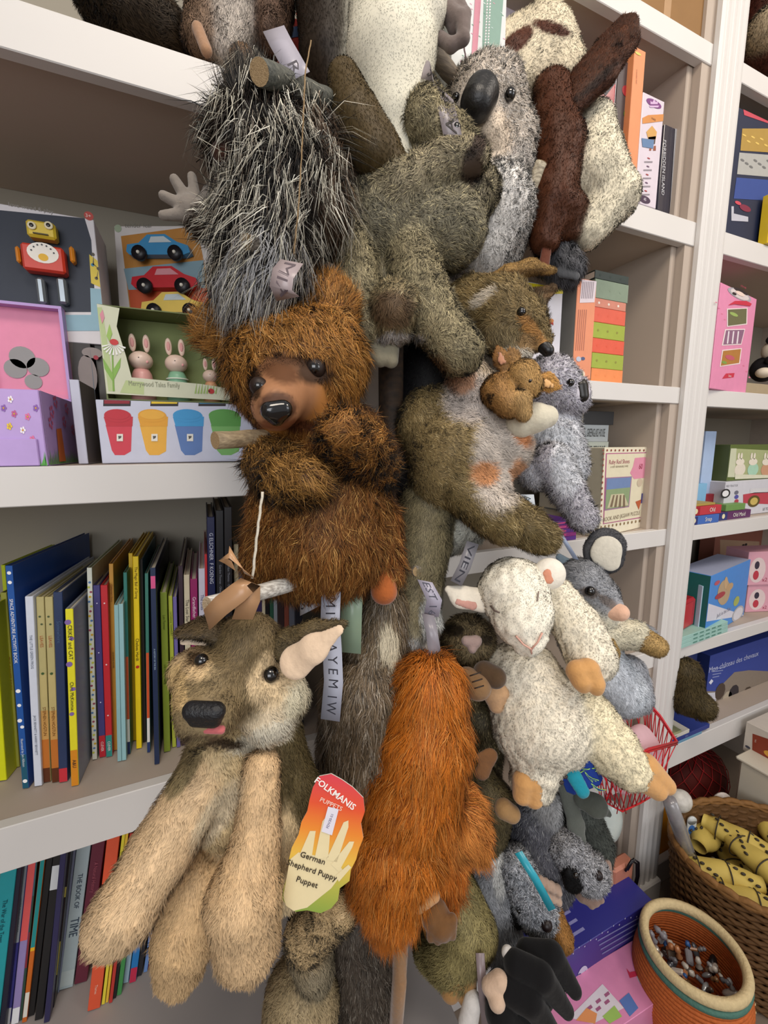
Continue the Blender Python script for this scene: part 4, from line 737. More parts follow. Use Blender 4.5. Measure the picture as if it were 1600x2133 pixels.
for i in range(96):
    a = random.uniform(0, 6.283); r = .084*math.sqrt(random.random()); s_ = random.uniform(.007, .015); c_ = tr_cols[i % 10]
    zt_ = .112+.02*random.random()+.010*(i % 3)
    b = MB(); rr = Matrix.Rotation(random.random()*3, 4, 'X') @ Matrix.Rotation(random.random()*3, 4, 'Z')
    m_ = mat(c_, .25, .7, metal=.4 if i % 3 == 0 else 0)
    if i % 3 == 0: b.sph((0, 0, 0), s_, m_, 8, (1.5, .7, .6), rr)
    elif i % 3 == 1: b.box(-s_, -s_*.5, -s_*.35, s_, s_*.5, s_*.35, m_, s_*.2, rr)
    else: b.lathe([(s_*.3, -s_), (s_*.5, -s_*.3), (s_*.25, 0), (s_*.55, s_*.6), (s_*.2, s_)], m_, 10, X=rr)
    w_ = ('blue' if c_ == '#3c6cb0' else 'tan' if c_ in ('#b87c50', '#7c5c3c') else 'pale' if c_ in ('#c8c4bc', '#d8d4cc') else 'dark' if c_ in ('#4a4038', '#2c2a2c') else 'grey')
    tag(b.build('trinket', mw=(c0[0]+r*math.cos(a), c0[1]+r*math.sin(a), zt_)), 'tiny %s trinket in the loose heap inside the coiled basket' % w_, 'trinket', '%s trinkets in the coiled basket' % w_)
# wicker basket with yellow printed pouches
RZ = .30; e0, e1 = PH(1398, 1712, RZ), PH(1600, 1955, RZ)
cW = (e0[0]+.215, (e0[1]+e1[1])/2-.05)
cW = (PH(1600, 1800, RZ)[0]+.035, PH(1600, 1800, RZ)[1]+.012)
o = thing('wicker_basket', 'brown oval wicker basket full of yellow printed pouches', 'basket', Matrix.Translation((cW[0], cW[1], 0)) @ Matrix.Rotation(-.5, 4, 'Z'))
WK, WK2 = mat('#634526', .7, .3, .35, 90, .9), mat('#825c32', .7, .3, .3, 90, .9)
b = MB(); ax_, ay_ = .212, .160
nS = 56
for k in range(26):
    z_ = .006+k*.0112; sc = .84+.16*(k/25)
    b.tube([((ax_*sc+.004*(1 if (i+k) % 2 else -1))*math.cos(2*math.pi*i/nS), (ay_*sc+.004*(1 if (i+k) % 2 else -1))*math.sin(2*math.pi*i/nS), z_) for i in range(nS)], .0055, WK, 5, closed=True)
b.lathe([(.001, .002), (ax_*.83, .002), (ax_*.97, .29)], WK, 40, sy=ay_/ax_, top=False); b.build('weave', o)
b = MB()
for q in range(2): b.tube([((ax_+.002)*math.cos(2*math.pi*i/80), (ay_+.002)*math.sin(2*math.pi*i/80), RZ-.004+.006*math.sin(i*math.pi/2.5+q*math.pi)) for i in range(80)], .0075, WK2, 6, closed=True)
b.build('rim', o)
def pouch(px, py, z, rot, lab, tilt=.2, L_=.17):
    p = PH(px, py, z); o = thing('pencil_pouch', lab, 'pouch', Matrix.Translation((p[0], p[1], z)) @ Matrix.Rotation(rot, 4, 'Z') @ Matrix.Rotation(tilt, 4, 'X'), 'yellow printed pouches')
    b = MB(); Yw = mat('#cbb25a', .6, .35, .12, 40, .4); D_ = mat('#3a3226', .6)
    vs_ = []; fs = []; n = 16; m_ = 14
    for i in range(m_+1):
        t = i/m_; r = .034*(math.sin(math.pi*min(max(t, .06), .94))**.35)
        for j in range(n): a = 2*math.pi*j/n; vs_.append(((t-.5)*L_, r*math.cos(a)*(1+.12*math.sin(t*9)), r*.8*math.sin(a)*(1+.1*math.cos(t*13))))
    for i in range(m_):
        for j in range(n): fs.append((i*n+j, i*n+(j+1) % n, (i+1)*n+(j+1) % n, (i+1)*n+j))
    fs += [tuple(range(n)), tuple(reversed(range(m_*n, m_*n+n)))]; b.add(vs_, fs, Yw, True)
    for k in range(12):
        x_ = (-.38+.07*k)*L_; a = .5+((k*2.4) % 2.1); b.sph((x_, .0335*math.cos(a)*.97, .027*math.sin(a)*.97), .0042, D_, 6, (1.3, .8, .8))
    b.build('pouch', o); b = MB()
    for x_ in (-.08, .3): b.tube([(x_*L_, .0356*math.cos(t), .0295*math.sin(t)) for t in [2*math.pi*i/20 for i in range(20)]], .0016, D_, 5, closed=True)
    b.build('strap', o)
for a in ((1545, 1750, .25, 1.9, 'upright yellow pouch with a dark strap at the back of the wicker basket', .1), (1480, 1730, .22, .2, 'yellow pouch lying along the left back rim of the wicker basket'), (1500, 1820, .25, 2.4, 'front yellow pouch with a dark strap at the basket rim'),
          (1560, 1880, .24, 2.3, 'yellow pouch nearest the camera in the wicker basket'), (1585, 1800, .25, 1.4, 'middle yellow pouch leaning on its neighbours'), (1600, 1720, .24, .8, 'yellow pouch at the far right in the wicker basket'), (1530, 1800, .17, .9, 'yellow pouch underneath the others')): pouch(*a)
# tubes and packs standing in the wicker basket
def stick_pack(name, lab, p0, p1, r, cols, cat='pack'):
    A, B = Vector(p0), Vector(p1); d = B-A; q = d.to_track_quat('Z', 'Y').to_matrix().to_4x4(); o = thing(name, lab, cat, Matrix.Translation(A) @ q)
    b = MB(); L_ = d.length; b.lathe([(r*.8, 0), (r, L_*.03), (r, L_*.7), (r*.9, L_)], mat(cols[0], .2, .8, .3, 40), 14); b.build('tube', o)
    b = MB(); b.lathe([(r*1.06, L_*.02), (r*1.06, L_*.16)], mat(cols[1], .3), 14); b.build('cap', o)
stick_pack('foil_tube', 'grey shiny foil tube with a blue cap leaning in the wicker basket', PH(1443, 1806, .20), PY(1395, 1668, .55), .017, ('#8c8a8c', '#3c78b8'), 'tube')
def paddle(lab, px0, py0, px1, py1, wd_, col, spot, Yq, cat='card pack'):
    A, B = Vector(PY(px0, py0, Yq)), Vector(PY(px1, py1, Yq)); d = B-A; rt_ = Vector(M[0]); mw = frame(A, rt_-d.normalized()*rt_.dot(d.normalized()), d); o = thing('carded_toy', lab, cat, mw)
    b = MB(); L_ = d.length; w = wd_; b.box(-w/2, 0, 0, w/2, .004, L_*.8, mat(col, .3, .5), .001); b.build('card', o)
    b = MB(); b.lathe([(w/2, 0), (w/2, .004)], mat(col, .3, .5), 20, X=Matrix.Translation((0, .004, L_*.8)) @ Matrix.Rotation(math.pi/2, 4, 'X')); b.build('hanging_tab', o)
    b = MB(); b.ell(0, L_*.62, w*.36, w*.6, mat(spot, .6, .3, .5, 200), 2); b.build('print', o)
paddle('pale carded pack with an oval picture of brown beads', 1476, 1790, 1512, 1640, .055, '#c8bcb4', '#8c6a44', .60); paddle('slim white carded pack with a blue dot', 1436, 1790, 1444, 1690, .026, '#ccd0d0', '#3c6cb0', .60)
# red mesh bag behind the basket
b = MB(); RD = mat('#a81c20', .5, .4); o = thing('mesh_bag', 'dark red net bag of toys under the lowest board', 'net bag', Matrix.Translation(Vector(PH(1490, 1740, .03))))
RDK = mat('#5c1c18', .7, .3, .5, 30)
b.sph((0, .1, .12), .12, RDK, 14, (1.3, .8, 1)); b.build('contents', o); b = MB()
for k in range(15):
    t0 = 2*math.pi*k/15
    for s_ in (-1, 1): b.tube([(.16*math.sin(p)*math.cos(t0+s_*p*.9), .1+.1*math.sin(p)*math.sin(t0+s_*p*.9), .12+.125*math.cos(p)) for p in [.1+.28*i for i in range(11)]], .0014, RD, 4)
b.build('netting', o)
b = MB(); b.sph((0, 0, 0), .028, mat('#c8c4bc', .4, .4, .5, 60), 12, (1.1, .9, 1)); o2 = tag(b.build('ball', mw=PY(1418, 1668, .6)), 'small ball with white and brown panels behind the lamb hoof', 'ball')
# red wire basket with pink cloth, hanging in front of the upright
PA, PB, PC, PD = PY(1262, 1500, .60), PY(1338, 1446, .62), PY(1412, 1545, .54), PY(1290, 1640, .46)
RW = mat('#c8202c', .35, .5)
rim = [Vector(PY(*p)) for p in ((1338, 1450, .62), (1375, 1490, .59), (1411, 1545, .55), (1352, 1560, .50), (1290, 1590, .47), (1236, 1600, .47), (1250, 1520, .55))]
bot = [Vector(PY(*p)) for p in ((1345, 1600, .62), (1360, 1628, .60), (1372, 1650, .57), (1335, 1672, .52), (1296, 1690, .49), (1262, 1672, .49), (1290, 1600, .57))]
o = thing('wire_basket', 'red wire mesh basket holding pink cloth behind the lamb leg', 'basket', Matrix.Translation(bot[4])); b = MB(); org = bot[4]
def lp(a, b_, t): return a.lerp(b_, t)
n = len(rim)
b.tube([p-org for p in rim], .0028, RW, 6, closed=True); b.tube([p-org+Vector((0, 0, -.006)) for p in rim], .0022, RW, 6, closed=True); b.tube([p-org for p in bot], .002, RW, 5, closed=True); b.build('rim', o); b = MB()
for i in range(n):
    j = (i+1) % n; K = 4
    for q in range(K):
        a0, a1 = lp(rim[i], rim[j], q/K), lp(bot[i], bot[j], (q+2)/K); b.tube([a0-org, lp(a0, a1, .5)-org, a1-org], .0012, RW, 4)
        a0, a1 = lp(rim[i], rim[j], (q+1)/K), lp(bot[i], bot[j], (q-1)/K); b.tube([a0-org, lp(a0, a1, .5)-org, a1-org], .0012, RW, 4)
b.build('wire_mesh', o)
b = MB(); PKC = mat('#dcb4bc', .8, .2, .1, 30, .5); cc = sum(rim+bot, Vector())/(2*n)
vs_ = []; random.seed(3)
for s_, lev in ((.8, bot), (.93, [lp(bot[i], rim[i], .45) for i in range(n)]), (.92, [lp(bot[i], rim[i], .75) for i in range(n)]), (.35, [lp(bot[i], rim[i], 1.0) for i in range(n)])):
    c_ = sum(lev, Vector())/n
    for i in range(n): vs_.append(c_.lerp(lev[i], s_)-org+Vector((0, 0, random.uniform(-.006, .012))))
fs = [(k*n+i, k*n+(i+1) % n, (k+1)*n+(i+1) % n, (k+1)*n+i) for k in range(3) for i in range(n)]+[tuple(reversed(range(n))), tuple(range(3*n, 4*n))]
b.add(vs_, fs, PKC, True); ck = b.build('cloth', mw=org); tag(ck, 'pale pink and white cloth bundle inside the red wire basket', 'cloth')
sm = ck.modifiers.new('soft', 'SUBSURF'); sm.levels = 2; sm.render_levels = 2
# rose handbag with black cord handles
p = Vector(PY(1296, 1850, .60)); o = thing('handbag', 'small dusty rose bag with black looped handles behind the blue carton', 'bag', Matrix.Translation(p)); b = MB(); b.box(-.035, 0, -.03, .04, .03, .065, mat('#c07c64', .5, .4, .12, 20), .006); b.build('bag_body', o)
b = MB()
for dx in (0, .008): b.tube([(.0+dx, -.004, .055), (.015+dx, -.008, .085), (.035+dx, -.008, .065), (.044+dx, -.006, .02), (.036+dx, -.006, -.02)], .0028, mat('#17151a', .3, .5), 6)
b.build('handle', o)
# clear bag
b = MB(); b.sph((0, 0, 0), .04, mat('#cdd6d0', .15, .6, .1, 30, .5), 14, (1, .6, 1.5)); tag(b.build('plastic_bag', mw=PY(1268, 1715, .62)), 'crumpled clear plastic bag between the grey ear and the upright', 'plastic bag')
# ================================================================== soft toys: smooth union of tapered limbs, meshed, then covered with real strands of pile
def _round(p, a, b, ra, rb, flat, ax):
    ba = b-a; L2 = float(ba @ ba)+1e-12; q = p-a
    t = np.clip((q @ ba)/L2, 0, 1)
    d = q-t[..., None]*ba
    if flat != 1:
        k = (d @ ax)*(1/flat-1); d = d+k[..., None]*ax
    return (np.sqrt((d*d).sum(-1))-(ra+(rb-ra)*t))*(min(flat, 1)**.5 if flat < 1 else 1), t
class Soft:
    """prims in photo pixels: ([(px, py, dz, r_px), ...], colour, options) around camera depth Z"""
    def __init__(s, Z, prims, k=.012):
        s.Z = Z; s.k = k; s.seg = []
        for pr in prims:
            pts, col = pr[0], pr[1]; op = pr[2] if len(pr) > 2 else {}
            W = [(PZ(x, y, Z+dz), r*(Z+dz)/F_PX) for (x, y, dz, r) in pts]
            ax = M[2]
            if 'ax' in op: a_ = op['ax']; ax = a_[0]*M[0]+a_[1]*M[1]+a_[2]*M[2]; ax = ax/np.linalg.norm(ax)
            if len(W) == 1: W = W+[(W[0][0]+M[1]*1e-4, W[0][1])]
            for i in range(len(W)-1):
                (a, ra), (b, rb) = W[i], W[i+1]; fl = b-a; fl = fl/(np.linalg.norm(fl)+1e-9)
                if 'flow' in op: f_ = op['flow']; fl = f_[0]*M[0]+f_[1]*M[1]+f_[2]*M[2]; fl = fl/(np.linalg.norm(fl)+1e-9)
                elif len(pts) == 1: fl = M[1]
                s.seg.append(dict(a=a, b=b, ra=ra, rb=rb, flat=op.get('flat', 1), ax=ax, col=np.array(lin(col)) if col else None, fl=fl, L=op.get('L', 1.0), neg=op.get('neg', False), kk=op.get('k', k)))
    def sdf(s, P):
        D = None
        for g in s.seg:
            if g['neg']: continue
            d, _ = _round(P, g['a'], g['b'], g['ra'], g['rb'], g['flat'], g['ax'])
            if D is None: D = d
            else: k = g['kk']; h = np.clip(k-np.abs(D-d), 0, None)/k; D = np.minimum(D, d)-h*h*k*.25
        for g in s.seg:
            if g['neg']: d, _ = _round(P, g['a'], g['b'], g['ra'], g['rb'], g['flat'], g['ax']); D = np.maximum(D, -d)
        return D
    def blend(s, P):
        W = 0; col = 0; fl = 0; L = 0
        for g in s.seg:
            if g['neg']: continue
            d, _ = _round(P, g['a'], g['b'], g['ra'], g['rb'], g['flat'], g['ax'])
            w = np.exp(-np.clip(d+.002, 0, None)/.004)[:, None]
            W = W+w; col = col+w*g['col']; fl = fl+w*g['fl']; L = L+w[:, 0]*g['L']
        fl = fl/W; return col/W, fl/(np.linalg.norm(fl, axis=1, keepdims=True)+1e-6), L/W[:, 0]
    def surf(s, px, py, off=0.0):
        r = ray(px, py); t = s.Z-.35 if s.Z > .45 else s.Z*.35
        for _ in range(160):
            d = float(s.sdf((EYEP+r*t)[None])[0])
            if d < .0004: break
            t += max(d*.7, .0006)/np.linalg.norm(r)
            if t > s.Z+.3: t = s.Z; break
        return EYEP+r*(t-off/np.linalg.norm(r))
    def mesh(s, h=.004, bump=0.0, bf=60):
        lo = np.min([np.minimum(g['a']-g['ra'], g['b']-g['rb']) for g in s.seg if not g['neg']], axis=0)-.012
        hi = np.max([np.maximum(g['a']+g['ra'], g['b']+g['rb']) for g in s.seg if not g['neg']], axis=0)+.012
        n = np.ceil((hi-lo)/h).astype(int)+1
        G = np.stack(np.meshgrid(*[lo[i]+h*np.arange(n[i]) for i in range(3)], indexing='ij'), -1)
        V = s.sdf(G.reshape(-1, 3)).reshape(n)
        if bump:
            Q = G*bf; V = V+bump*(np.sin(Q[..., 0]*1.3+2*np.sin(Q[..., 1]*.9))*np.sin(Q[..., 1]*1.1+2*np.sin(Q[..., 2]*.8))+.6*np.sin(Q[..., 2]*1.9+2*np.sin(Q[..., 0]*1.2+1))*np.sin(Q[..., 1]*2.1+1.5*np.sin(Q[..., 2])))
        return nets(V, lo, h)
def nets(V, lo, h):
    S_ = V < 0; c = [slice(0, -1), slice(1, None)]
    cnt = np.zeros(tuple(np.array(V.shape)-1), int); pos = np.zeros(cnt.shape+(3,)); num = np.zeros(cnt.shape)
    for i in (0, 1):
        for j in (0, 1):
            for k in (0, 1): cnt += S_[c[i], c[j], c[k]]
    for ax in range(3):
        o1, o2 = [a for a in range(3) if a != ax]
        for a in (0, 1):
            for b in (0, 1):
                sl0 = [None]*3; sl0[o1] = c[a]; sl0[o2] = c[b]; sl1 = list(sl0); sl0[ax] = c[0]; sl1[ax] = c[1]
                v0, v1 = V[tuple(sl0)], V[tuple(sl1)]; x = (v0 < 0) != (v1 < 0); t = np.where(x, v0/np.where(x, v0-v1, 1), 0)
                pos[..., ax] += np.where(x, t, 0); pos[..., o1] += x*a; pos[..., o2] += x*b; num += x
    act = (cnt > 0) & (cnt < 8); idx = -np.ones(cnt.shape, int); idx[act] = np.arange(act.sum())
    I = np.argwhere(act); vs_ = lo+h*(I+pos[act]/num[act][:, None])
    F = []
    for ax in range(3):
        o1, o2 = [a for a in range(3) if a != ax]
        sh = [slice(1, -1)]*3; sh[ax] = slice(0, -1); sh1 = list(sh); sh1[ax] = slice(1, None)
        a_, b_ = S_[tuple(sh)], S_[tuple(sh1)]; e = np.argwhere(a_ != b_)
        if not len(e): continue
        off = np.array([1 if k != ax else 0 for k in range(3)]); e0 = e+off; flip = a_[tuple(e.T)]
        def g(d1, d2): q = e0.copy(); q[:, o1] -= d1; q[:, o2] -= d2; return idx[tuple(q.T)]
        q = np.stack([g(1, 1), g(0, 1), g(0, 0), g(1, 0)], 1); fl = flip if ax != 1 else ~flip
        q = np.where(fl[:, None], q, q[:, ::-1]); F.append(q)
    F = np.concatenate(F); return vs_, F[(F >= 0).all(1)]
def vnorm(V, F):
    n = np.cross(V[F[:, 2]]-V[F[:, 0]], V[F[:, 3]]-V[F[:, 1]]); N = np.zeros_like(V)
    for i in range(4): np.add.at(N, F[:, i], n)
    return N/(np.linalg.norm(N, axis=1, keepdims=True)+1e-12), n
def rawmesh(name, V, F4, F3, col, nrm, m, parent):
    me = bpy.data.meshes.new(name); me.vertices.add(len(V)); me.vertices.foreach_set('co', V.astype(np.float32).ravel())
    lp_ = np.concatenate([F4.ravel(), F3.ravel()]).astype(np.int32); me.loops.add(len(lp_)); me.loops.foreach_set('vertex_index', lp_)
    n4, n3 = len(F4), len(F3); me.polygons.add(n4+n3)
    st = np.concatenate([np.arange(n4)*4, n4*4+np.arange(n3)*3]).astype(np.int32); me.polygons.foreach_set('loop_start', st)
    me.polygons.foreach_set('loop_total', np.concatenate([np.full(n4, 4), np.full(n3, 3)]).astype(np.int32))
    me.polygons.foreach_set('use_smooth', np.ones(n4+n3, bool)); me.update(calc_edges=True)
    a = me.attributes.new('Col', 'FLOAT_COLOR', 'POINT'); a.data.foreach_set('color', np.concatenate([col, np.ones((len(col), 1))], 1).astype(np.float32).ravel())
    a = me.attributes.new('nrm', 'FLOAT_VECTOR', 'POINT'); a.data.foreach_set('vector', nrm.astype(np.float32).ravel())
    me.materials.append(m); o = bpy.data.objects.new(name, me); C.objects.link(o)
    if parent: o.parent = parent
    return o
_seed = [1]
def _hue(c, lo=0.0, hi=.95):
    mx = c.max(-1, keepdims=True); return np.maximum(c*np.minimum(1, hi/np.maximum(mx, 1e-6)), lo)
def furred(name, parent, soft, base=True, L=.012, N=12000, w=.0006, lift=.45, droop=.25, jit=.25, clump=.012, cj=.35, rootm=.62, tipm=1.15, var=.18, palette=None, paint=(), bald=(), h=.004, bump=0, bf=60, gain=1.0, m=None, back=.25, curl=0.0, basem=.9):
    _seed[0] += 1; rs = np.random.RandomState(_seed[0])
    V, F = soft.mesh(h, bump, bf); NV, fn = vnorm(V, F); org = np.array(parent.matrix_basis.translation)
    def colour(P, c):
        x, y = proj(P); pw = np.zeros(len(P))
        for pt in paint:
            cx, cy, rx, ry, hx = pt[:5]; sft = pt[5] if len(pt) > 5 else 1.0; rot = pt[6] if len(pt) > 6 else 0
            dx, dy = x-cx, y-cy; u = dx*math.cos(rot)+dy*math.sin(rot); v = -dx*math.sin(rot)+dy*math.cos(rot)
            d = np.sqrt((u/rx)**2+(v/ry)**2)+rs.normal(0, .05, len(x)); wt = np.clip((1+.18*sft-d)/(.36*sft), 0, 1)[:, None]; c = c*(1-wt)+np.array(lin(hx))*wt; pw = np.maximum(pw, wt[:, 0])
        return _hue(c*gain), pw
    bc_, _, _ = soft.blend(V); bc_, _ = colour(V, bc_)
    # strands
    tri = np.concatenate([F[:, [0, 1, 2]], F[:, [0, 2, 3]]]); e1 = V[tri[:, 1]]-V[tri[:, 0]]; e2 = V[tri[:, 2]]-V[tri[:, 0]]; nn = np.cross(e1, e2); ar = np.linalg.norm(nn, axis=1)
    toC = EYEP-V[tri[:, 0]]; toC = toC/np.linalg.norm(toC, axis=1, keepdims=True); fc = (nn*toC).sum(1)/(ar+1e-12); wgt = ar*np.where(fc > -.25, 1, back)
    N = int(N)
    if N > 0:
        ti = rs.choice(len(tri), N, p=wgt/wgt.sum()); u = rs.rand(N, 1); v = rs.rand(N, 1); f_ = (u+v) > 1; u = np.where(f_, 1-u, u); v = np.where(f_, 1-v, v)
        P = V[tri[ti, 0]]+u*e1[ti]+v*e2[ti]; Nn = NV[tri[ti, 0]]*(1-u-v)+NV[tri[ti, 1]]*u+NV[tri[ti, 2]]*v; Nn /= np.linalg.norm(Nn, axis=1, keepdims=True)+1e-9
        keep = np.ones(N, bool); x, y = proj(P); ls = np.ones(N)
        for (bx, by, br) in bald: d = np.hypot(x-bx, y-by)/br; keep &= d > 1; ls = np.minimum(ls, np.clip((d-.8)/.9, .25, 1))
        P, Nn, ls, ti = P[keep], Nn[keep], ls[keep], ti[keep]; N = len(P)
        c, fl, Lm = soft.blend(P); c, pw = colour(P, c)
        if palette:
            pc = np.array([lin(q[0]) for q in palette])*gain; pr = np.array([q[1] for q in palette], float); r0 = 1-pr.sum(); ch = rs.choice(len(palette)+1, N, p=np.append(pr, r0)); s_ = (ch < len(palette)) & (pw < .5); c[s_] = pc[ch[s_]]
        wq = P+.004*np.sin(P[:, [1, 2, 0]]*170+1); cell = np.floor(wq/clump).astype(np.int64); hsh = (cell[:, 0]*73856093 ^ cell[:, 1]*19349663 ^ cell[:, 2]*83492791) & 0xffff
        tab = rs.normal(0, 1, (65536, 3)); cjit = tab[hsh]; cb = 1+.10*rs.normal(0, 1, 65536)[hsh]
        tan = fl-(fl*Nn).sum(1, keepdims=True)*Nn; tan /= np.linalg.norm(tan, axis=1, keepdims=True)+1e-3
        d0 = Nn*(lift+.35)+tan*(1-lift)+cjit*cj*.35+rs.normal(0, jit*.6, (N, 3)); d0 /= np.linalg.norm(d0, axis=1, keepdims=True)
        d1 = Nn*lift*.5+tan*(1-lift*.5)+cjit*cj+rs.normal(0, jit, (N, 3))+np.array([0, 0, -1])*droop; d1 /= np.linalg.norm(d1, axis=1, keepdims=True)
        if curl: d1 = d1+np.cross(d1, rs.normal(0, curl, (N, 3)))
        LL = (L*Lm*ls*(.6+.55*rs.rand(N)))[:, None]
        p0 = P-Nn*.0008; p1 = P+d0*LL*.45; p2 = p1+d1*LL*.6
        sd = np.cross(d0, Nn+rs.normal(0, .35, (N, 3))); sd /= np.linalg.norm(sd, axis=1, keepdims=True)+1e-6; W_ = w*(.7+.6*rs.rand(N, 1))
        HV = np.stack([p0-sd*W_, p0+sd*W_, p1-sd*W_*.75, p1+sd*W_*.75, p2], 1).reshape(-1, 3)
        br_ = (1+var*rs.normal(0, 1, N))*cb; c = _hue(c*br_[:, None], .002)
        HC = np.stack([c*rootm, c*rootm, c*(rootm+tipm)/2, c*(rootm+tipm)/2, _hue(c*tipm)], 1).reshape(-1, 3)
        nn2 = Nn+d1*.25; nn2 /= np.linalg.norm(nn2, axis=1, keepdims=True); HN = np.repeat(nn2[:, None], 5, 1).reshape(-1, 3)
        k0 = len(V)+np.arange(N)*5; Q4 = np.stack([k0, k0+1, k0+3, k0+2], 1); T3 = np.stack([k0+2, k0+3, k0+4], 1)
        V2 = np.concatenate([V, HV]); C2 = np.concatenate([np.clip(bc_*basem, 0, 1), HC]); N2 = np.concatenate([NV, HN]); F4 = np.concatenate([F, Q4])
        if not base: V2, C2, N2, F4, T3 = HV, HC, HN, Q4-len(V), T3-len(V)
    else: V2, C2, N2, F4, T3 = V, bc_, NV, F, np.zeros((0, 3), int)
    return rawmesh(name, V2-org, F4, T3, C2, N2, m or fur_mat(), parent)
def shape(name, parent, Z, prims, m, k=.006, h=.0022, label=None):
    s = Soft(Z, prims, k); V, F = s.mesh(h); NV, _ = vnorm(V, F); org = np.array(parent.matrix_basis.translation)
    me = bpy.data.meshes.new(name); me.from_pydata((V-org).tolist(), [], F.tolist()); me.materials.append(m); me.polygons.foreach_set('use_smooth', [True]*len(me.polygons)); me.update()
    o = bpy.data.objects.new(name, me); C.objects.link(o); o.parent = parent
    if label: o['label'] = label
    return o
def plush(name, label, soft, group=None):
    P = np.array([(g['a']+g['b'])/2 for g in soft.seg]); lo = P.mean(0); lo = np.array([lo[0], lo[1], P[:, 2].min()])
    return thing(name, label, 'plush toy', Matrix.Translation(Vector(lo)), group)
EYE_B = lambda: mat('#0c0a0a', .06, .9, 0); EYE_R = lambda: mat('#3a2414', .15, .7, 0)
def eye(o, s, px, py, r, ring=None, out=.3, nm='eye'):
    R = r*s.Z/F_PX; p = s.surf(px, py)+0; v = ray(px, py); v = v/np.linalg.norm(v); c = Vector(p-v*R*out)-o.matrix_basis.translation
    b = MB(); b.sph(c, R, EYE_B(), 12)
    if ring: b.sph(c+Vector(v*R*.25), R*1.22, mat(ring, .5), 12)
    return b.build(nm, o)
def tag_strip(name, label, pts, wd_, col, txt=None, txc='#30302c', Zs=None, cat='ribbon', group=None, parent=None):
    """ribbon through photo points (px, py, Z); width in px runs along the image x unless turned"""
    P = [PZ(*p[:3]) for p in pts]; Wd = [p[3] if len(p) > 3 else (1, 0, 0) for p in pts]
    org = Vector(P[0]); b = MB(); vs_ = []
    for p, q, w3 in zip(P, pts, Wd):
        W_ = (w3[0]*M[0]+w3[1]*M[1]+w3[2]*M[2]); W_ = W_/np.linalg.norm(W_)*wd_*q[2]/F_PX/2; vs_ += [Vector(p-W_)-org, Vector(p+W_)-org]
    n = len(P); b.add(vs_, [(2*i, 2*i+1, 2*i+3, 2*i+2) for i in range(n-1)], mat(col, .3, .5), True)
    if txt:
        tot = 0; ln = [0]
        for i in range(n-1): tot += float(np.linalg.norm(P[i+1]-P[i])); ln.append(tot)
        cu_ = bpy.data.curves.new('t', 'FONT'); cu_.body = txt; cu_.size = 1; cu_.resolution_u = 1; ob = bpy.data.objects.new('t', cu_); me = bpy.data.meshes.new_from_object(ob)
        X = np.array([tuple(v.co) for v in me.vertices]); Fs = [tuple(p.vertices) for p in me.polygons]; bpy.data.objects.remove(ob)
        x = (X[:, 0]-X[:, 0].min())/(X[:, 0].max()-X[:, 0].min())*.9+.05; y = (X[:, 1]-X[:, 1].min())/(X[:, 1].max()-X[:, 1].min())*.5+.25
        T_ = x*tot; tv = []
        w0 = pts[0][3] if len(pts[0]) > 3 else (1, 0, 0)
        if (pts[-1][0]-pts[0][0])*w0[1]-(pts[-1][1]-pts[0][1])*w0[0] < 0: y = 1-y
        for t, yy in zip(T_, y):
            i = min(max(np.searchsorted(ln, t)-1, 0), n-2); f = (t-ln[i])/(ln[i+1]-ln[i]+1e-9); a = vs_[2*i].lerp(vs_[2*i+2], f); c = vs_[2*i+1].lerp(vs_[2*i+3], f); q = c.lerp(a, yy)
            q = q-(q+org-Vector(EYEP)).normalized()*.0006; tv.append(q)
        b.add(tv, Fs, mat(txc, .6))
    o = b.build(name, parent, None if parent else Matrix.Translation(org))
    if parent: o.location = org-parent.matrix_basis.translation
    so = o.modifiers.new('thickness', 'SOLIDIFY'); so.thickness = .0004
    return o if parent else tag(o, label, cat, group)
FAB = lambda c, v=.12: mat(c, .85, .15, v, 150, .5, sheen=.3)
# ------------------------------------------------------------------ rack: dark post with branches and cords
pc = PZ(815, 900, .665); o = rack = thing('branch_rack', 'dark wooden post with driftwood branches that carries the hanging puppets', 'display rack', Matrix.Translation((pc[0], pc[1], 0)))
ro = Vector(o.matrix_basis.translation)
b = MB(); b.lathe([(.022, .0), (.02, .8), (.019, 2.3)], wood_mat('#241a12', '#3e2c1c', 3), 18); b.build('post', o)
b = MB(); b.box(-.16, -.11, 0, .14, .03, .02, wood_mat('#241a12', '#3e2c1c', 3), .004); b.build('foot', o)
def branch(p0, p1, r0, r1, c1, c2, lab, cut='#b89c74'):
    A, B = Vector(PZ(*p0)), Vector(PZ(*p1)); d = (B-A); n = 14; pts = []; rr = []; rs = random.Random(int(p0[0]))
    for i in range(n+1): t = i/n; pts.append(A+d*t+Vector((rs.uniform(-1, 1), rs.uniform(-1, 1), rs.uniform(-1, 1)))*r0*.06-ro); rr.append((r0+(r1-r0)*t)*(1+rs.uniform(-.05, .05)))
    b = MB(); b.tube(pts, rr, wood_mat(c1, c2, 8), 14); q = b.build('branch', rack); q['label'] = lab
    b = MB(); u = d.normalized(); w_ = u.cross(Vector((0, 0, 1))).normalized(); v_ = u.cross(w_); c = pts[0]-u*.0004
    ring = [c+(w_*math.cos(t)+v_*math.sin(t))*rr[0]*.96 for t in [2*math.pi*i/16 for i in range(16)]]; ring2 = [p+u*.0003 for p in ring]; b.add(ring+ring2, [tuple(range(16)), tuple(reversed(range(16, 32)))]+[(i, 16+i, 16+(i+1) % 16, (i+1) % 16) for i in range(16)], wood_mat(cut, '#8c7450', 30)); b.build('sawn_end', q)
branch((540, 148, .42), (760, 240, .66), .0115, .012, '#3c3f3a', '#63645c', 'grey green branch end at the top left')
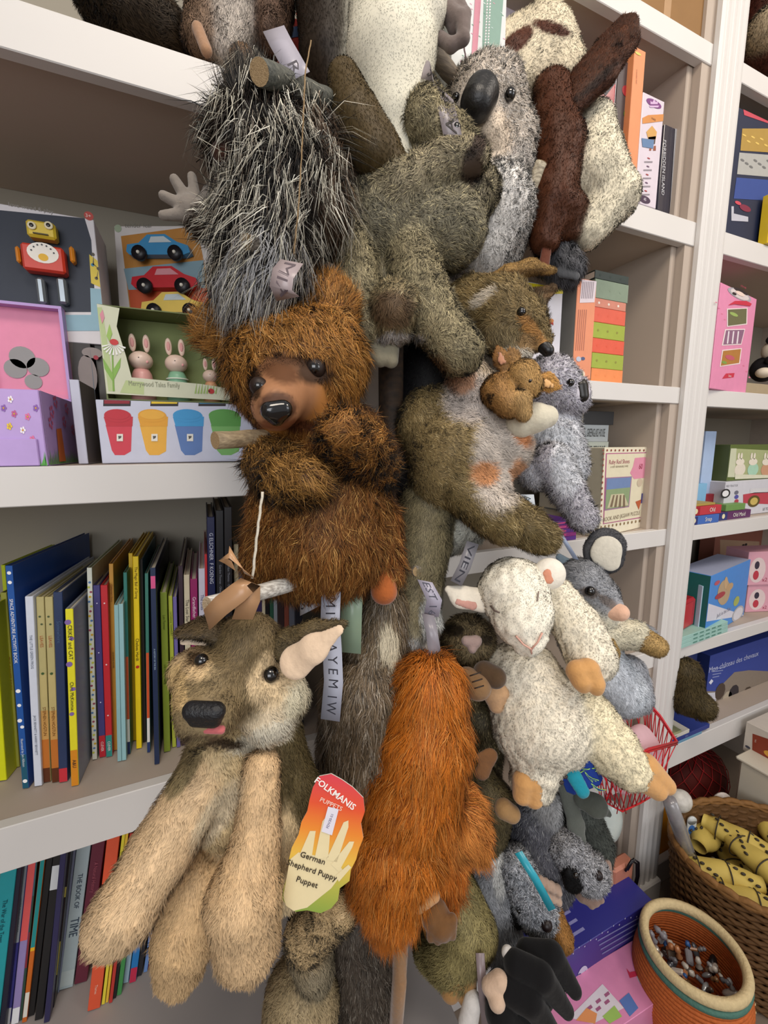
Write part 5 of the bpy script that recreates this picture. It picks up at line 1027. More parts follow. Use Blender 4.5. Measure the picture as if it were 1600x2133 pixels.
branch((515, 505, .43), (800, 600, .66), .0085, .010, '#5c554c', '#8e857a', 'grey branch end over the porcupine belly')
branch((449, 917, .45), (800, 900, .66), .0095, .011, '#8c7a60', '#b09c7c', 'tan branch end beside the green cup print')
branch((432, 1260, .41), (800, 1170, .66), .0085, .010, '#a8a29a', '#efece4', 'white painted branch that the puppy hangs from', '#d8c4a8')
branch((893, 95, .62), (1000, 235, .70), .012, .011, '#6c6258', '#8c8070', 'grey beige branch behind the koala')
branch((1128, 338, .66), (1072, 480, .70), .009, .009, '#8c8270', '#c0b6a0', 'pale split branch between koala and cow')
branch((870, 1190, .60), (830, 1180, .66), .008, .009, '#5c554c', '#8e857a', 'short branch above the orange puppet')
def cord(name, lab, pts, r, col, cat='cord'):
    P = [Vector(PZ(*p)) for p in pts]; b = MB(); out = []
    for i in range(len(P)-1):
        for k in range(8): out.append(P[i].lerp(P[i+1], k/8))
    out.append(P[-1]); b.tube([p-P[0]+Vector((math.sin(i*1.9)*r*.25, 0, math.cos(i*1.9)*r*.25)) for i, p in enumerate(out)], r, mat(col, .8, .2, .3, 400), 6)
    return tag(b.build(name, mw=P[0]), lab, cat)
cord('twine', 'thin tan twine running down the middle of the porcupine', [(648, 85, .46), (636, 150, .45), (632, 240, .43), (628, 330, .42), (622, 430, .42), (612, 530, .43)], .0008, '#8c7658')
cord('hanging_string', 'white twisted cord from the bear hem down to the white branch', [(547, 1025, .405), (536, 1110, .405), (526, 1205, .41)], .0014, '#cfc8b8')
cord('thin_cord', 'thin brown cord hanging beside the glitter pack', [(966, 95, .64), (972, 130, .64), (976, 160, .65)], .0012, '#6c5c60')
# ------------------------------------------------------------------ brown bear
s = Soft(.50, [
 ([(585, 765, .02, 105), (655, 755, .02, 100)], '#a06c30', dict(flow=(.2, .3, 0))), ([(620, 835, .02, 100)], '#94602a'),
 ([(475, 700, .02, 46), (452, 688, .02, 42)], '#9c6a32', dict(flow=(-.7, -.5, 0), flat=.7)), ([(660, 625, .02, 54), (690, 640, .02, 50)], '#9c682e', dict(flow=(.1, -1, 0), flat=.7)),
 ([(592, 812, -.035, 62), (574, 848, -.075, 50)], '#94694a', dict(L=.12, k=.02)),
 ([(700, 950, .05, 105), (680, 1120, .05, 122)], '#7e5024'), ([(620, 1000, .05, 80), (585, 1160, .05, 70)], '#7e5024'), ([(640, 1175, .04, 55), (700, 1165, .04, 50)], '#86562a'),
 ([(780, 980, .03, 42), (745, 930, -.03, 50), (715, 905, -.06, 44)], '#946430', dict(k=.006)), ([(565, 960, .0, 48), (600, 995, -.04, 48), (640, 1000, -.055, 42)], '#906834', dict(k=.006)),
 ([(800, 1080, .06, 25), (805, 1190, .06, 28)], '#7d4c22')], k=.02)
o = plush('bear_puppet', 'shaggy brown bear puppet with tan muzzle and glossy black nose, centre of the rack', s)
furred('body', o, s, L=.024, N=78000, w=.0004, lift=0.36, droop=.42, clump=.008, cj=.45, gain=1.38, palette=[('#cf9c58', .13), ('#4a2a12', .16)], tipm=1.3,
  paint=[(585, 775, 44, 22, '#5a3a24', 1.6, .3), (610, 748, 60, 16, '#4a2f1c', 1.6, .2), (532, 800, 14, 36, '#33200f', 1), (655, 770, 36, 32, '#3c281a', 1), (600, 884, 70, 12, '#6c4028', 1), (578, 848, 40, 34, '#4c3020', .6)],
  bald=[(600, 822, 62), (640, 830, 42), (575, 855, 45), (585, 800, 40), (655, 768, 22), (538, 803, 15)])
eye(o, s, 655, 766, 18, '#241610', -.25); eye(o, s, 539, 804, 13, '#241610', -.2)
shape('nose', o, .50, [([(562, 856, -.118, 20), (590, 852, -.114, 20)], '#000000'), ([(576, 872, -.11, 16)], '#000000')], mat('#0d0e11', .12, .8, 0))
s = Soft(.55, [([(795, 1190, 0, 26), (800, 1235, -.005, 28)], '#a0582a')], k=.01); o2 = plush('plush_foot', 'orange brown suede foot hanging below the bear on its right', s); shape('foot', o2, .55, [([(795, 1190, 0, 26), (800, 1232, -.005, 28)], '#a0582a')], FAB('#a85c2c'))
# ------------------------------------------------------------------ german shepherd puppy
s = Soft(.43, [
 ([(515, 1350, .01, 72), (500, 1395, .01, 100)], '#76664a', dict(flow=(-.3, .8, 0))), ([(440, 1440, -.03, 72), (432, 1480, -.05, 62)], '#8a7858', dict(flow=(-.3, .3, 0))), ([(590, 1450, .01, 52), (560, 1495, 0, 50)], '#f0dcba', dict(flow=(.5, .8, 0))), ([(400, 1400, .0, 45)], '#d8bc88'),
 ([(560, 1545, .05, 70), (600, 1640, .05, 55), (600, 1690, .05, 42)], '#5e5236'), ([(470, 1590, .03, 85), (480, 1670, .03, 80)], '#d8bf90'), ([(490, 1760, .06, 85), (470, 1880, .06, 70)], '#b89a70'),
 ([(420, 1635, .0, 60), (335, 1775, -.03, 62), (262, 1895, -.055, 63), (238, 1922, -.06, 56)], '#ecca9e', dict(k=.006)),
 ([(545, 1600, -.01, 36), (535, 1740, -.03, 44), (508, 1870, -.05, 72), (515, 1960, -.05, 64)], '#e6c294', dict(k=.006)),
 ([(420, 1830, .02, 62), (385, 1950, .0, 60), (375, 2010, .0, 48)], '#dcb888', dict(k=.006)), ([(590, 1720, .02, 40), (590, 1860, .02, 34)], '#dcc49a')], k=.014)
o = pup = plush('puppy_puppet', 'tan and dark sabled puppy puppet with long cream front legs, lower left of the rack', s)
furred('body', o, s, L=.0075, N=70000, w=.00036, lift=0.22, droop=.35, jit=0.15, clump=.010, cj=.35, gain=1.3, tipm=1.15, var=.14, rootm=0.75,
  paint=[(566, 1416, 50, 56, '#f2d6aa', 1, .2), (640, 1470, 50, 60, '#efe4c4', 1), (402, 1380, 40, 34, '#e8c898', 1, .5), (372, 1430, 20, 50, '#dcbc86', 1), (560, 1530, 90, 22, '#eee4cc', 1, -.35), (440, 1545, 70, 14, '#4a3c2c', 1, .1), (500, 1340, 50, 70, '#6a5a3e', 1.5, .2), (385, 1600, 26, 70, '#8a7a58', 1, .5),
         (455, 1690, 28, 80, '#f0dcb8', 1.4, .6), (640, 1600, 46, 130, '#5a4e32', .8), (415, 1375, 22, 16, '#5a4632', 1, .5), (563, 1405, 22, 16, '#4a3a2a', 1, .1)],
  bald=[(425, 1487, 36), (445, 1522, 20), (419, 1375, 12), (563, 1406, 15)])
eye(o, s, 420, 1376, 13, None, -.1); eye(o, s, 563, 1405, 17, None, -.1)
pn = s.surf(425, 1485); zz = float((pn-EYEP) @ M[2])
shape('nose', o, zz, [([(400, 1480, -.004, 20), (450, 1482, -.004, 20)], '#000000'), ([(408, 1498, -.002, 16), (446, 1500, -.002, 16)], '#000000')], mat('#15161a', .45, .5, .2, 400, .6), k=.004)
shape('tongue', o, zz, [([(425, 1520, .002, 8), (462, 1520, .002, 9)], '#000000')], FAB('#c86a6c'))
def flat_ear(o, Z, pts, col, inner, ipts, ax, nm='ear', Lh=.006, flat=.35, N=3500):
    s2 = Soft(Z, [(pts, col, dict(flat=flat, ax=ax))], .004); e = furred(nm, o, s2, L=Lh, N=N, w=.0004, h=.002, lift=.3, gain=1.1)
    if inner:
        q = shape('ear_lining', o, Z, [(ipts, '#000000', dict(flat=flat, ax=ax))], FAB(inner), h=.0016)
        q.parent = e
    return e
flat_ear(o, .43, [(600, 1345, 0, 36), (655, 1322, -.005, 28), (712, 1300, -.01, 11)], '#6a5a3c', '#e0c6aa', [(618, 1378, -.016, 36), (655, 1350, -.022, 27), (706, 1312, -.024, 11)], (0, .35, 1))
flat_ear(o, .43, [(470, 1320, 0, 34), (425, 1308, -.01, 28), (382, 1316, -.02, 16)], '#5c4c34', '#d8c4ac', [(425, 1332, -.005, 18), (388, 1334, -.018, 13)], (0, .9, .6))
# hang tag
Zt = .40
def tagpt(px, py): return PZ(px, py, Zt)
A_, B_ = tagpt(640, 1880), tagpt(690, 1620); upv = Vector(tagpt(700, 1610)-tagpt(652, 1900)); mw = frame(tagpt(676, 1760), Vector(tagpt(760, 1772)-tagpt(600, 1742)), upv)
o = thing('hang_tag', 'scalloped rainbow cardboard hang tag with a pale hand print beside the puppy', 'hang tag', mw); b = MB(); f0 = Face(None, mw, 1, 1)
out_ = [(665, 1617), (690, 1612), (712, 1624), (735, 1640), (757, 1662), (760, 1690), (752, 1715), (757, 1745), (748, 1768), (742, 1790), (731, 1812), (728, 1835), (708, 1850), (704, 1875), (690, 1892), (668, 1902), (640, 1896), (616, 1899), (598, 1888), (586, 1868), (592, 1845), (600, 1820), (602, 1790), (608, 1765), (622, 1738), (628, 1712), (640, 1690), (645, 1665), (652, 1640)]
uvs = [f0.uv(*p) for p in out_]; n = len(uvs)
b.add([(u, 0, v) for u, v in uvs]+[(u, .0012, v) for u, v in uvs], [tuple(reversed(range(n, 2*n)))]+[(i, n+i, n+(i+1) % n, (i+1) % n) for i in range(n)], mat('#e8e4dc', .3))
tm = bpy.data.materials.new('tag_print'); tm.use_nodes = True; nt = tm.node_tree; bs = nt.nodes['Principled BSDF']; tx = nt.nodes.new('ShaderNodeTexCoord'); sp = nt.nodes.new('ShaderNodeSeparateXYZ'); mr = nt.nodes.new('ShaderNodeMapRange'); rp = nt.nodes.new('ShaderNodeValToRGB')
vv = [p[1] for p in uvs]; mr.inputs['From Min'].default_value = min(vv); mr.inputs['From Max'].default_value = max(vv); nt.links.new(tx.outputs['Object'], sp.inputs[0]); nt.links.new(sp.outputs['Z'], mr.inputs['Value']); nt.links.new(mr.outputs['Result'], rp.inputs['Fac']); nt.links.new(rp.outputs['Color'], bs.inputs['Base Color']); bs.inputs['Roughness'].default_value = .25
e_ = rp.color_ramp.elements; e_[0].position = 0; e_[0].color = lin('#8aa84a')+(1,); e_[1].position = 1; e_[1].color = lin('#e04858')+(1,)
for p_, c_ in ((.22, '#b8b850'), (.4, '#ecc050'), (.6, '#f09038'), (.78, '#e85a38')): q = rp.color_ramp.elements.new(p_); q.color = lin(c_)+(1,)
b.add([(u, -.0001, v) for u, v in uvs], [tuple(range(n))], tm)
f = Face(b, mw, 1, 1); f.cl = lambda p: p
HC_ = '#ecdcae'
f.P([(590, 1868), (604, 1790), (622, 1775), (700, 1790), (716, 1815), (690, 1850), (640, 1890), (612, 1897), (596, 1886)], HC_, 1)
for pts in ([(655, 1790), (672, 1710), (680, 1700), (690, 1706), (684, 1785)], [(680, 1790), (716, 1712), (726, 1708), (726, 1722), (702, 1795)], [(690, 1800), (728, 1752), (738, 1752), (734, 1764), (706, 1815)], [(700, 1822), (726, 1800), (732, 1806), (706, 1836)], [(625, 1778), (646, 1730), (658, 1730), (650, 1782)]): f.P(pts, HC_, 2)
f.T('FOLKMANIS', 698, 1652, 17, '#fff4ee', 4, rot=-.45, mw=100, bold=.02); f.T('PUPPETS', 690, 1674, 12, '#ffe8d8', 4, rot=-.25, mw=66)
f.P([(684, 1678), (706, 1684), (692, 1738), (670, 1730)], '#e6e2ee', 5); f.T('FDV30-51', 688, 1708, 7, '#70688c', 6, rot=1.4, mw=44)
f.T('German', 652, 1786, 15, '#2c241c', 5, rot=-.14, mw=64, bold=.01); f.T('Shepherd Puppy', 650, 1811, 15, '#2c241c', 5, rot=-.14, mw=108, bold=.01); f.T('Puppet', 640, 1836, 15, '#2c241c', 5, rot=-.14, mw=58, bold=.01)
b.build('card', o)
# ------------------------------------------------------------------ porcupine
s = Soft(.49, [([(555, 265, 0, 72), (500, 290, -.01, 50), (468, 318, -.01, 28)], '#1e1510', dict(flow=(-.2, 1, 0))), ([(585, 380, 0, 88), (560, 500, .0, 84), (540, 590, 0, 76)], '#1a1614'), ([(650, 300, .01, 46), (670, 440, .01, 46)], '#54402f'), ([(520, 215, -.01, 30)], '#1c1612', dict(flow=(-.3, -1, 0))),
  ([(480, 480, .0, 45), (425, 462, -.01, 34)], '#2c241a', dict(flow=(-1, .2, 0), L=.3))], k=.015)
o = plush('porcupine_puppet', 'black and silver quilled porcupine puppet with a grey five fingered hand', s)
furred('body', o, s, L=.032, N=15000, w=.00045, lift=.35, droop=.5, clump=.012, cj=.4, tipm=1.4, palette=[('#54463a', .12)])
furred('quills', o, s, base=False, L=.060, N=3600, w=.0005, lift=.3, droop=.6, jit=.2, clump=.022, cj=.42, rootm=.7, tipm=1.35, var=.25, palette=[('#c4bfae', .5), ('#e4e0d2', .2), ('#7c7266', .15)], basem=1)
furred('underbelly_fur', o, Soft(.49, [([(555, 560, -.012, 66), (530, 600, -.012, 58)], '#a8a8aa')], .01), base=False, L=.045, N=1800, w=.0005, lift=.2, droop=.7, jit=.15, tipm=1.3)
h_ = [([(470, 475, .0, 26), (420, 450, -.015, 24), (398, 436, -.02, 27)], '#000000'), ([(392, 420, -.02, 14), (364, 374, -.028, 10)], '#000000'), ([(408, 420, -.018, 12), (400, 368, -.02, 9)], '#000000'), ([(384, 430, -.022, 13), (341, 408, -.03, 10)], '#000000'), ([(390, 446, -.022, 14), (340, 449, -.03, 9.5)], '#000000'), ([(418, 430, -.01, 12), (432, 396, -.005, 9)], '#000000')]
shape('hand', o, .49, h_, FAB('#837b73'), k=.004, h=.0018)
b = MB(); p = s.surf(452, 318)-ro*0; 
shape('snout', o, .49, [([(478, 310, -.02, 26), (462, 322, -.03, 22)], '#000000')], FAB('#3c2218'))
furred('head_tuft', o, Soft(.47, [([(505, 225, 0, 26), (530, 205, 0, 26)], '#15100d', dict(flow=(-.35, -1, 0)))], .01), L=.040, N=2600, w=.0005, lift=.15, droop=-.3, jit=.15, clump=.01, cj=.3, palette=[('#6c6254', .2)])
# ------------------------------------------------------------------ tall white bellied toy at the top
s = Soft(.60, [([(690, -60, .03, 80), (690, 120, .03, 62), (720, 230, .04, 45)], '#241a10'), ([(840, -60, 0, 110), (815, 120, -.01, 92), (822, 240, 0, 66), (830, 330, .0, 34), (834, 370, .0, 18)], '#d8d4c2', dict(L=.35, k=.006)), ([(880, 20, -.03, 50), (880, -60, -.03, 60)], '#dcd8c8', dict(L=.35, k=.004)),
  ([(716, 165, -.04, 34), (742, 245, -.045, 50), (785, 320, -.045, 52), (808, 345, -.04, 42)], '#4a3c22', dict(k=.003))], k=.008)
o = plush('white_bellied_toy', 'tall dark brown soft toy with smooth white belly and hanging flipper, top centre', s)
furred('body', o, s, L=0.005, N=30000, w=.00045, lift=0.15, droop=.2, jit=.12, cj=.15, gain=1.2, var=.1, rootm=0.95)
sg = [([(925, 20, -.02, 18), (960, 40, -.03, 14), (966, 80, -.03, 12), (940, 95, -.025, 12), (918, 80, -.02, 12)], '#000000'), ([(930, 0, -.02, 20), (950, 60, -.02, 16)], '#000000'), ([(945, -10, -.02, 14), (972, 30, -.03, 9), (970, 60, -.03, 10)], '#000000')]
shape('ear', o, .60, sg, FAB('#6c605c'), k=.004)
# ------------------------------------------------------------------ grey brown rabbit hanging with bent legs
G_ = '#8c8164'
s = Soft(.60, [([(888, 262, -.01, 60), (935, 290, -.015, 42), (965, 305, -.02, 32)], G_), ([(876, 190, .0, 34), (885, 225, 0, 40)], '#7c7258'),
  ([(745, 445, -.02, 34), (830, 398, -.035, 50), (925, 345, -.04, 42), (985, 330, -.045, 34)], '#8a8068', dict(flow=(-1, .5, 0), k=.004)), ([(800, 475, .01, 95), (930, 480, .0, 78)], '#7a7460'), ([(990, 400, .02, 50), (960, 440, .0, 50)], '#6c6450'),
  ([(725, 520, -.01, 62), (735, 610, -.02, 56), (765, 680, -.02, 50)], G_, dict(k=.005)), ([(822, 640, -.05, 50), (820, 670, -.035, 46)], '#847658', dict(k=.004)), ([(850, 510, -.01, 56), (868, 590, -.02, 54), (915, 680, -.03, 50), (955, 730, -.045, 50)], G_, dict(k=.005)), ([(790, 590, .01, 50)], '#5a5444')], k=.01)
o = plush('grey_rabbit_puppet', 'mottled grey brown long limbed puppet with two round feet, above the kangaroo', s)
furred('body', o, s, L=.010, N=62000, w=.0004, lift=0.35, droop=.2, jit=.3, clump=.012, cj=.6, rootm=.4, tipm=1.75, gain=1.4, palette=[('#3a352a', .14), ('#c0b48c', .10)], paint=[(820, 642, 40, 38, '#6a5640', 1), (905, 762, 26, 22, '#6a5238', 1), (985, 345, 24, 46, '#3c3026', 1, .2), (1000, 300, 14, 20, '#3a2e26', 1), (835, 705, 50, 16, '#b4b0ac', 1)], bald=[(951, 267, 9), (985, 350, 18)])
eye(o, s, 951, 267, 9, None, 0)
shape('claws', o, .60, [([(775, 712, -.02, 20), (792, 748, -.03, 17)], '#000000'), ([(815, 712, -.02, 18), (815, 752, -.03, 15)], '#000000'), ([(800, 712, -.02, 18), (803, 745, -.03, 14)], '#000000')], FAB('#8c8672'), k=.003)
for q, pts in enumerate(([(965, 290, -.055, 3), (1005, 310, -.055, 3)],)): pass
# ------------------------------------------------------------------ koala
s = Soft(.69, [([(1012, 240, 0, 92), (1055, 290, .01, 60)], '#c4b8aa'), ([(1060, 350, .01, 48)], '#a09a94'), ([(1020, 275, -.03, 34), (1030, 320, -.01, 36)], '#c2b09c', dict(L=.4)), ([(1025, 440, .01, 84), (995, 520, .01, 66)], '#e6e2dc'), ([(1050, 500, .05, 45), (1030, 560, .05, 40)], '#8c8884')], k=.016)
o = plush('koala_toy', 'grey curly koala with a large black leathery nose and white belly', s)
furred('body', o, s, L=.010, N=36000, w=.0005, lift=0.35, droop=.1, jit=0.45, clump=.007, cj=.8, rootm=0.75, tipm=1.2, gain=1.4, palette=[('#eee6dc', .25), ('#8c8078', .08)], paint=[(1020, 460, 66, 110, '#ece8e2', 1.2, .15), (1020, 285, 40, 50, '#c8b8a4', 1.5)], bald=[(998, 207, 36), (1062, 197, 11), (950, 203, 8)])
pk = s.surf(998, 207); zk = float((pk-EYEP) @ M[2])
shape('nose', o, zk, [([(1003, 196, -.004, 36), (994, 214, -.008, 35)], '#000000', dict(k=.03))], mat('#0e0e10', .4, .5, .1, 300, .3), k=.01); eye(o, s, 1062, 197, 11, None, .3); eye(o, s, 950, 203, 8, None, .2)
# ------------------------------------------------------------------ cow
BRN = '#4c2814'
s = Soft(.75, [([(1060, 160, .02, 80), (1120, 120, .02, 75), (1160, 170, .02, 60)], '#dfd2b6'), ([(1030, 200, .03, 50)], '#d8c8a8'), ([(1150, 190, -.02, 38), (1165, 300, -.03, 50), (1152, 420, -.03, 46), (1135, 500, -.02, 30)], BRN, dict(k=.004)), ([(1235, 260, .0, 42), (1235, 360, .0, 62), (1275, 410, .0, 50), (1225, 480, .0, 36)], '#e4dbc2', dict(k=.01)), ([(1180, 440, -.02, 40), (1180, 480, -.01, 30)], '#46240f')], k=.012)
o = plush('cow_puppet', 'cream and dark brown cow puppet with one long brown ear raised', s)
furred('body', o, s, L=0.006, N=34000, w=.0005, lift=0.25, droop=.1, jit=.4, clump=.012, cj=.45, gain=1.2, bump=0.0015, bf=55, rootm=0.9, paint=[(1072, 90, 52, 19, '#4a2412', .7, -.75), (1148, 58, 42, 14, '#4a2412', .7, .3)], palette=None)
e_ = Soft(.75, [([(1190, 215, -.045, 30), (1235, 160, -.05, 44), (1285, 90, -.05, 38), (1305, 50, -.045, 22)], '#4e2a16', dict(flat=.45, ax=(.3, .3, 1)))], .006)
furred('ear', o, e_, L=.006, N=14000, w=.0005, h=.0025, gain=1.1, lift=.3, paint=[(1245, 170, 60, 8, '#2a140a', 2, -.75)])
s = Soft(.74, [([(1143, 480, -.02, 9), (1134, 560, -.02, 12)], '#000000')], .004); o = plush('leather_strip', 'narrow reddish brown leather strip hanging under the cow', s); o['category'] = 'strap'; shape('strip', o, .74, [([(1146, 470, -.02, 9), (1132, 562, -.02, 12)], '#000000', dict(flat=.4))], FAB('#5c3020'))
s = Soft(.76, [([(1165, 520, 0, 22), (1180, 560, 0, 30)], '#5c5c60'), ([(1150, 545, .01, 26)], '#3c3c40')], .01); o = plush('grey_eared_toy', 'dark grey soft toy mostly hidden behind the cow, one felt ear showing', s); furred('body', o, s, L=.02, N=5000, w=.0005, droop=.5, tipm=1.6)
shape('ear', o, .76, [([(1175, 565, -.02, 16), (1200, 575, -.03, 9)], '#000000', dict(flat=.4))], FAB('#4e5054'))
# ------------------------------------------------------------------ kangaroo with joey
KB = '#8c7850'
s = Soft(.62, [([(985, 640, .02, 58), (1045, 645, .0, 58), (1090, 670, -.01, 42), (1128, 712, -.015, 22)], '#84704a', dict(flow=(-.8, -.3, 0))), ([(1050, 700, 0, 45), (1080, 740, -.01, 24)], '#8c7c5c'),
  ([(975, 790, .02, 45), (1000, 850, .01, 62)], '#dcc8b0'), ([(900, 890, .03, 72), (950, 940, .02, 95), (1030, 930, .02, 72)], KB), ([(930, 990, .02, 75), (1000, 1010, .01, 60)], KB), ([(970, 1020, -.01, 52), (1025, 1070, -.03, 46), (1048, 1095, -.035, 38)], '#7c6a44', dict(k=.005)), ([(1050, 1060, .02, 38), (1100, 1100, .0, 40), (1128, 1118, .0, 36)], '#6e5e3c', dict(k=.005)), ([(900, 860, .05, 60)], '#7c6c46')], k=.014)
o = plush('kangaroo_puppet', 'olive brown kangaroo puppet with cream belly holding a joey, right of the bear', s)
furred('body', o, s, L=.011, N=70000, w=.0004, lift=0.3, droop=.15, jit=.3, clump=.009, cj=.4, rootm=0.6, tipm=1.35, gain=1.35, palette=[('#4c4028', .08), ('#b8a478', .08)],
  paint=[(1045, 940, 62, 120, '#fff0e0', .8, .12), (1005, 985, 30, 28, '#d89868', 1.2), (1080, 905, 16, 34, '#d89060', 1.2, -.5), (1075, 985, 18, 30, '#d8a078', 1.2), (980, 830, 60, 50, '#fff0e4', 1, -.3), (960, 790, 30, 30, '#d8a888', 1), (1112, 690, 50, 13, '#c08c50', 1, .95), (1100, 715, 26, 20, '#a8875c', 1), (1078, 740, 40, 20, '#c8c0b0', 1, .2), (1010, 622, 34, 12, '#ddd0bc', 1, -.7)], bald=[(1138, 727, 16), (1086, 650, 8)])
shape('nose', o, .62, [([(1133, 722, -.02, 14), (1141, 730, -.022, 13)], '#000000')], mat('#0c0c0e', .35, .5, 0)); eye(o, s, 1086, 650, 9, None, .2)
e_ = Soft(.62, [([(1020, 600, -.01, 24), (1060, 572, -.015, 18), (1105, 556, -.015, 15), (1150, 564, -.01, 8)], '#b08a50', dict(flat=.6))], .006); furred('ear', o, e_, L=.004, N=5000, w=.0004, h=.002, paint=[(1090, 568, 60, 7, '#7c5c30', 1, -.1)])
e_ = Soft(.64, [([(1085, 640, .0, 20), (1110, 628, .0, 24), (1150, 602, .0, 10)], '#6c5234', dict(flat=.5))], .006); furred('ear', o, e_, L=.004, N=4000, w=.0004, h=.002, paint=[(1110, 622, 50, 6, '#a48058', 1, -.2)])
shape('arm', o, .62, [([(1085, 880, -.03, 32), (1115, 870, -.035, 30), (1138, 868, -.03, 24)], '#000000')], FAB('#d4cdb8'))
s = Soft(.56, [([(1090, 785, 0, 34), (1100, 800, -.005, 28)], '#c49a60'), ([(1040, 815, .01, 36), (1060, 840, .0, 30)], '#a87c48'), ([(1082, 835, -.01, 24), (1090, 860, -.01, 16)], '#c8a26c'), ([(1058, 778, .004, 12), (1046, 748, .004, 17), (1038, 728, .004, 7)], '#8c6238', dict(flat=.4)), ([(1078, 766, .0, 10), (1070, 745, 0, 13), (1064, 732, 0, 6)], '#a07848', dict(flat=.4)), ([(1112, 792, .008, 10), (1140, 796, .008, 19), (1163, 806, .008, 6)], '#d8a058', dict(flat=.35))], .003)
o = plush('joey_puppet', 'small golden tan joey peeking out in front of the kangaroo chest', s); furred('body', o, s, L=.006, N=16000, w=.0004, h=.0025, gain=1.4, lift=0.25, tipm=1.2, bald=[(1104, 793, 4)]); eye(o, s, 1104, 793, 4, None, .1); shape('ear_lining', o, .56, [([(1046, 752, -.006, 9), (1040, 736, -.006, 5)], '#000000', dict(flat=.3))], FAB('#b88468')); shape('ear_lining', o, .56, [([(1138, 799, -.003, 10), (1152, 804, -.003, 5)], '#000000', dict(flat=.3))], FAB('#e0b078'))
# second kangaroo behind
s = Soft(.62, [([(900, 1020, .05, 60), (880, 1130, .03, 55), (868, 1230, .01, 46), (852, 1300, -.01, 42)], '#7c7256'), ([(960, 1090, .06, 52), (930, 1110, .06, 45)], '#c8c8bc'), ([(893, 1250, .0, 20), (895, 1300, -.005, 22)], '#e4e8e4'), ([(848, 1335, -.02, 26)], '#e4e8e6'), ([(880, 1350, .0, 34)], '#b4aaa4', dict(L=.2))], .008)
o = plush('grey_legged_toy', 'grey brown long leg with white tips hanging left of the lamb', s); furred('body', o, s, L=.011, N=32000, w=.0004, droop=.3, tipm=1.3, rootm=.55, gain=1.35, paint=[(848, 1345, 26, 22, '#f0f2f0', 1), (895, 1285, 20, 50, '#eef0ee', 1)])
# black fur shape added behind the puppets so the gap reads as dark
s = Soft(.70, [([(900, 780, 0, 80), (880, 1000, .0, 80)], '#0e0d0f'), ([(720, 620, .0, 60)], '#15130f')], .01); o = plush('black_toy_or_fill', 'added black fur fill that darkens the gap between the bear and the kangaroo', s); furred('body', o, s, L=.008, N=9000, w=.0005)
# ------------------------------------------------------------------ grey and white curly seal-like koala
s = Soft(.77, [([(1145, 800, 0, 58), (1180, 825, 0, 46)], '#b4b0ba'), ([(1150, 900, .03, 55), (1170, 970, .03, 52)], '#e4e6ec'), ([(1150, 960, -.01, 38), (1180, 1020, -.015, 34), (1215, 1080, -.02, 28)], '#aca8b0', dict(k=.005)), ([(1120, 980, .02, 40)], '#d8d8e0')], k=.012)
o = plush('curly_grey_toy', 'frosted grey and white curly soft toy behind the joey, nose to the right', s)
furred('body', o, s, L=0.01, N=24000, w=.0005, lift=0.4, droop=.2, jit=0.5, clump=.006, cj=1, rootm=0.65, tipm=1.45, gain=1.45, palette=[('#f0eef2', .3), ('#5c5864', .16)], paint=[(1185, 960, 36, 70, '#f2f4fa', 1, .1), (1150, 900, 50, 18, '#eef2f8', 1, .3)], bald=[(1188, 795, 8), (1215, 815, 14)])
eye(o, s, 1188, 797, 8, None, .2); shape('nose', o, .77, [([(1208, 805, -.03, 16), (1212, 825, -.03, 14)], '#000000')], mat('#17140f', .35, .5, 0))
# ------------------------------------------------------------------ lamb
LC = '#e8dfca'
s = Soft(.62, [([(1070, 1235, -.01, 74), (1085, 1275, -.03, 64)], '#ece6d4', dict(L=.6)), ([(1092, 1310, -.05, 46), (1102, 1335, -.055, 32)], '#f0ead8', dict(L=.3, k=.02)), ([(1090, 1410, .03, 75), (1128, 1500, .02, 98), (1160, 1525, .02, 66)], LC),
  ([(1160, 1240, .02, 36), (1205, 1310, .0, 48), (1232, 1370, -.02, 50)], '#ebe2cc', dict(k=.006)), ([(1030, 1400, .04, 45)], LC), ([(1115, 1600, .0, 52), (1110, 1625, .0, 46)], LC, dict(k=.008)), ([(1215, 1490, .01, 58), (1275, 1560, -.01, 52), (1310, 1600, -.02, 42)], '#e6dab8', dict(k=.008))], k=.016)
o = plush('lamb_puppet', 'cream woolly lamb puppet with tan suede hooves, right of centre', s)
furred('body', o, s, L=0.0045, N=34000, w=.00045, lift=0.3, droop=.0, jit=0.35, clump=.007, cj=0.35, rootm=0.95, tipm=1.05, var=.06, gain=1.22, bump=0.0014, bf=150, h=0.0032, basem=1.0)
HF = FAB('#cf9c62', .08)
shape('ear', o, .62, [([(1005, 1250, -.01, 26), (960, 1243, -.012, 22), (935, 1228, -.01, 9)], '#000000', dict(flat=.5, ax=(0, .3, 1)))], FAB('#ece4d4')); shape('ear', o, .62, [([(1145, 1195, -.025, 33)], '#000000', dict(flat=.7)), ([(1143, 1200, -.050, 16), (1145, 1208, -.050, 14)], '#000000', dict(neg=True, k=.004))], FAB('#efe8da'))
q = shape('ear_lining', o, .62, [([(1142, 1195, -.038, 11), (1145, 1206, -.038, 11)], '#000000', dict(flat=.4))], FAB('#d89478')); shape('ear_lining', o, .62, [([(985, 1262, -.02, 10), (955, 1254, -.02, 8)], '#000000', dict(flat=.4))], FAB('#cf9c90'))
shape('hoof', o, .60, [([(1205, 1400, -.03, 25), (1212, 1420, -.035, 20), (1215, 1430, -.035, 14)], '#000000'), ([(1225, 1395, -.03, 24), (1240, 1425, -.035, 19), (1242, 1434, -.035, 15)], '#000000')], HF, k=.003)
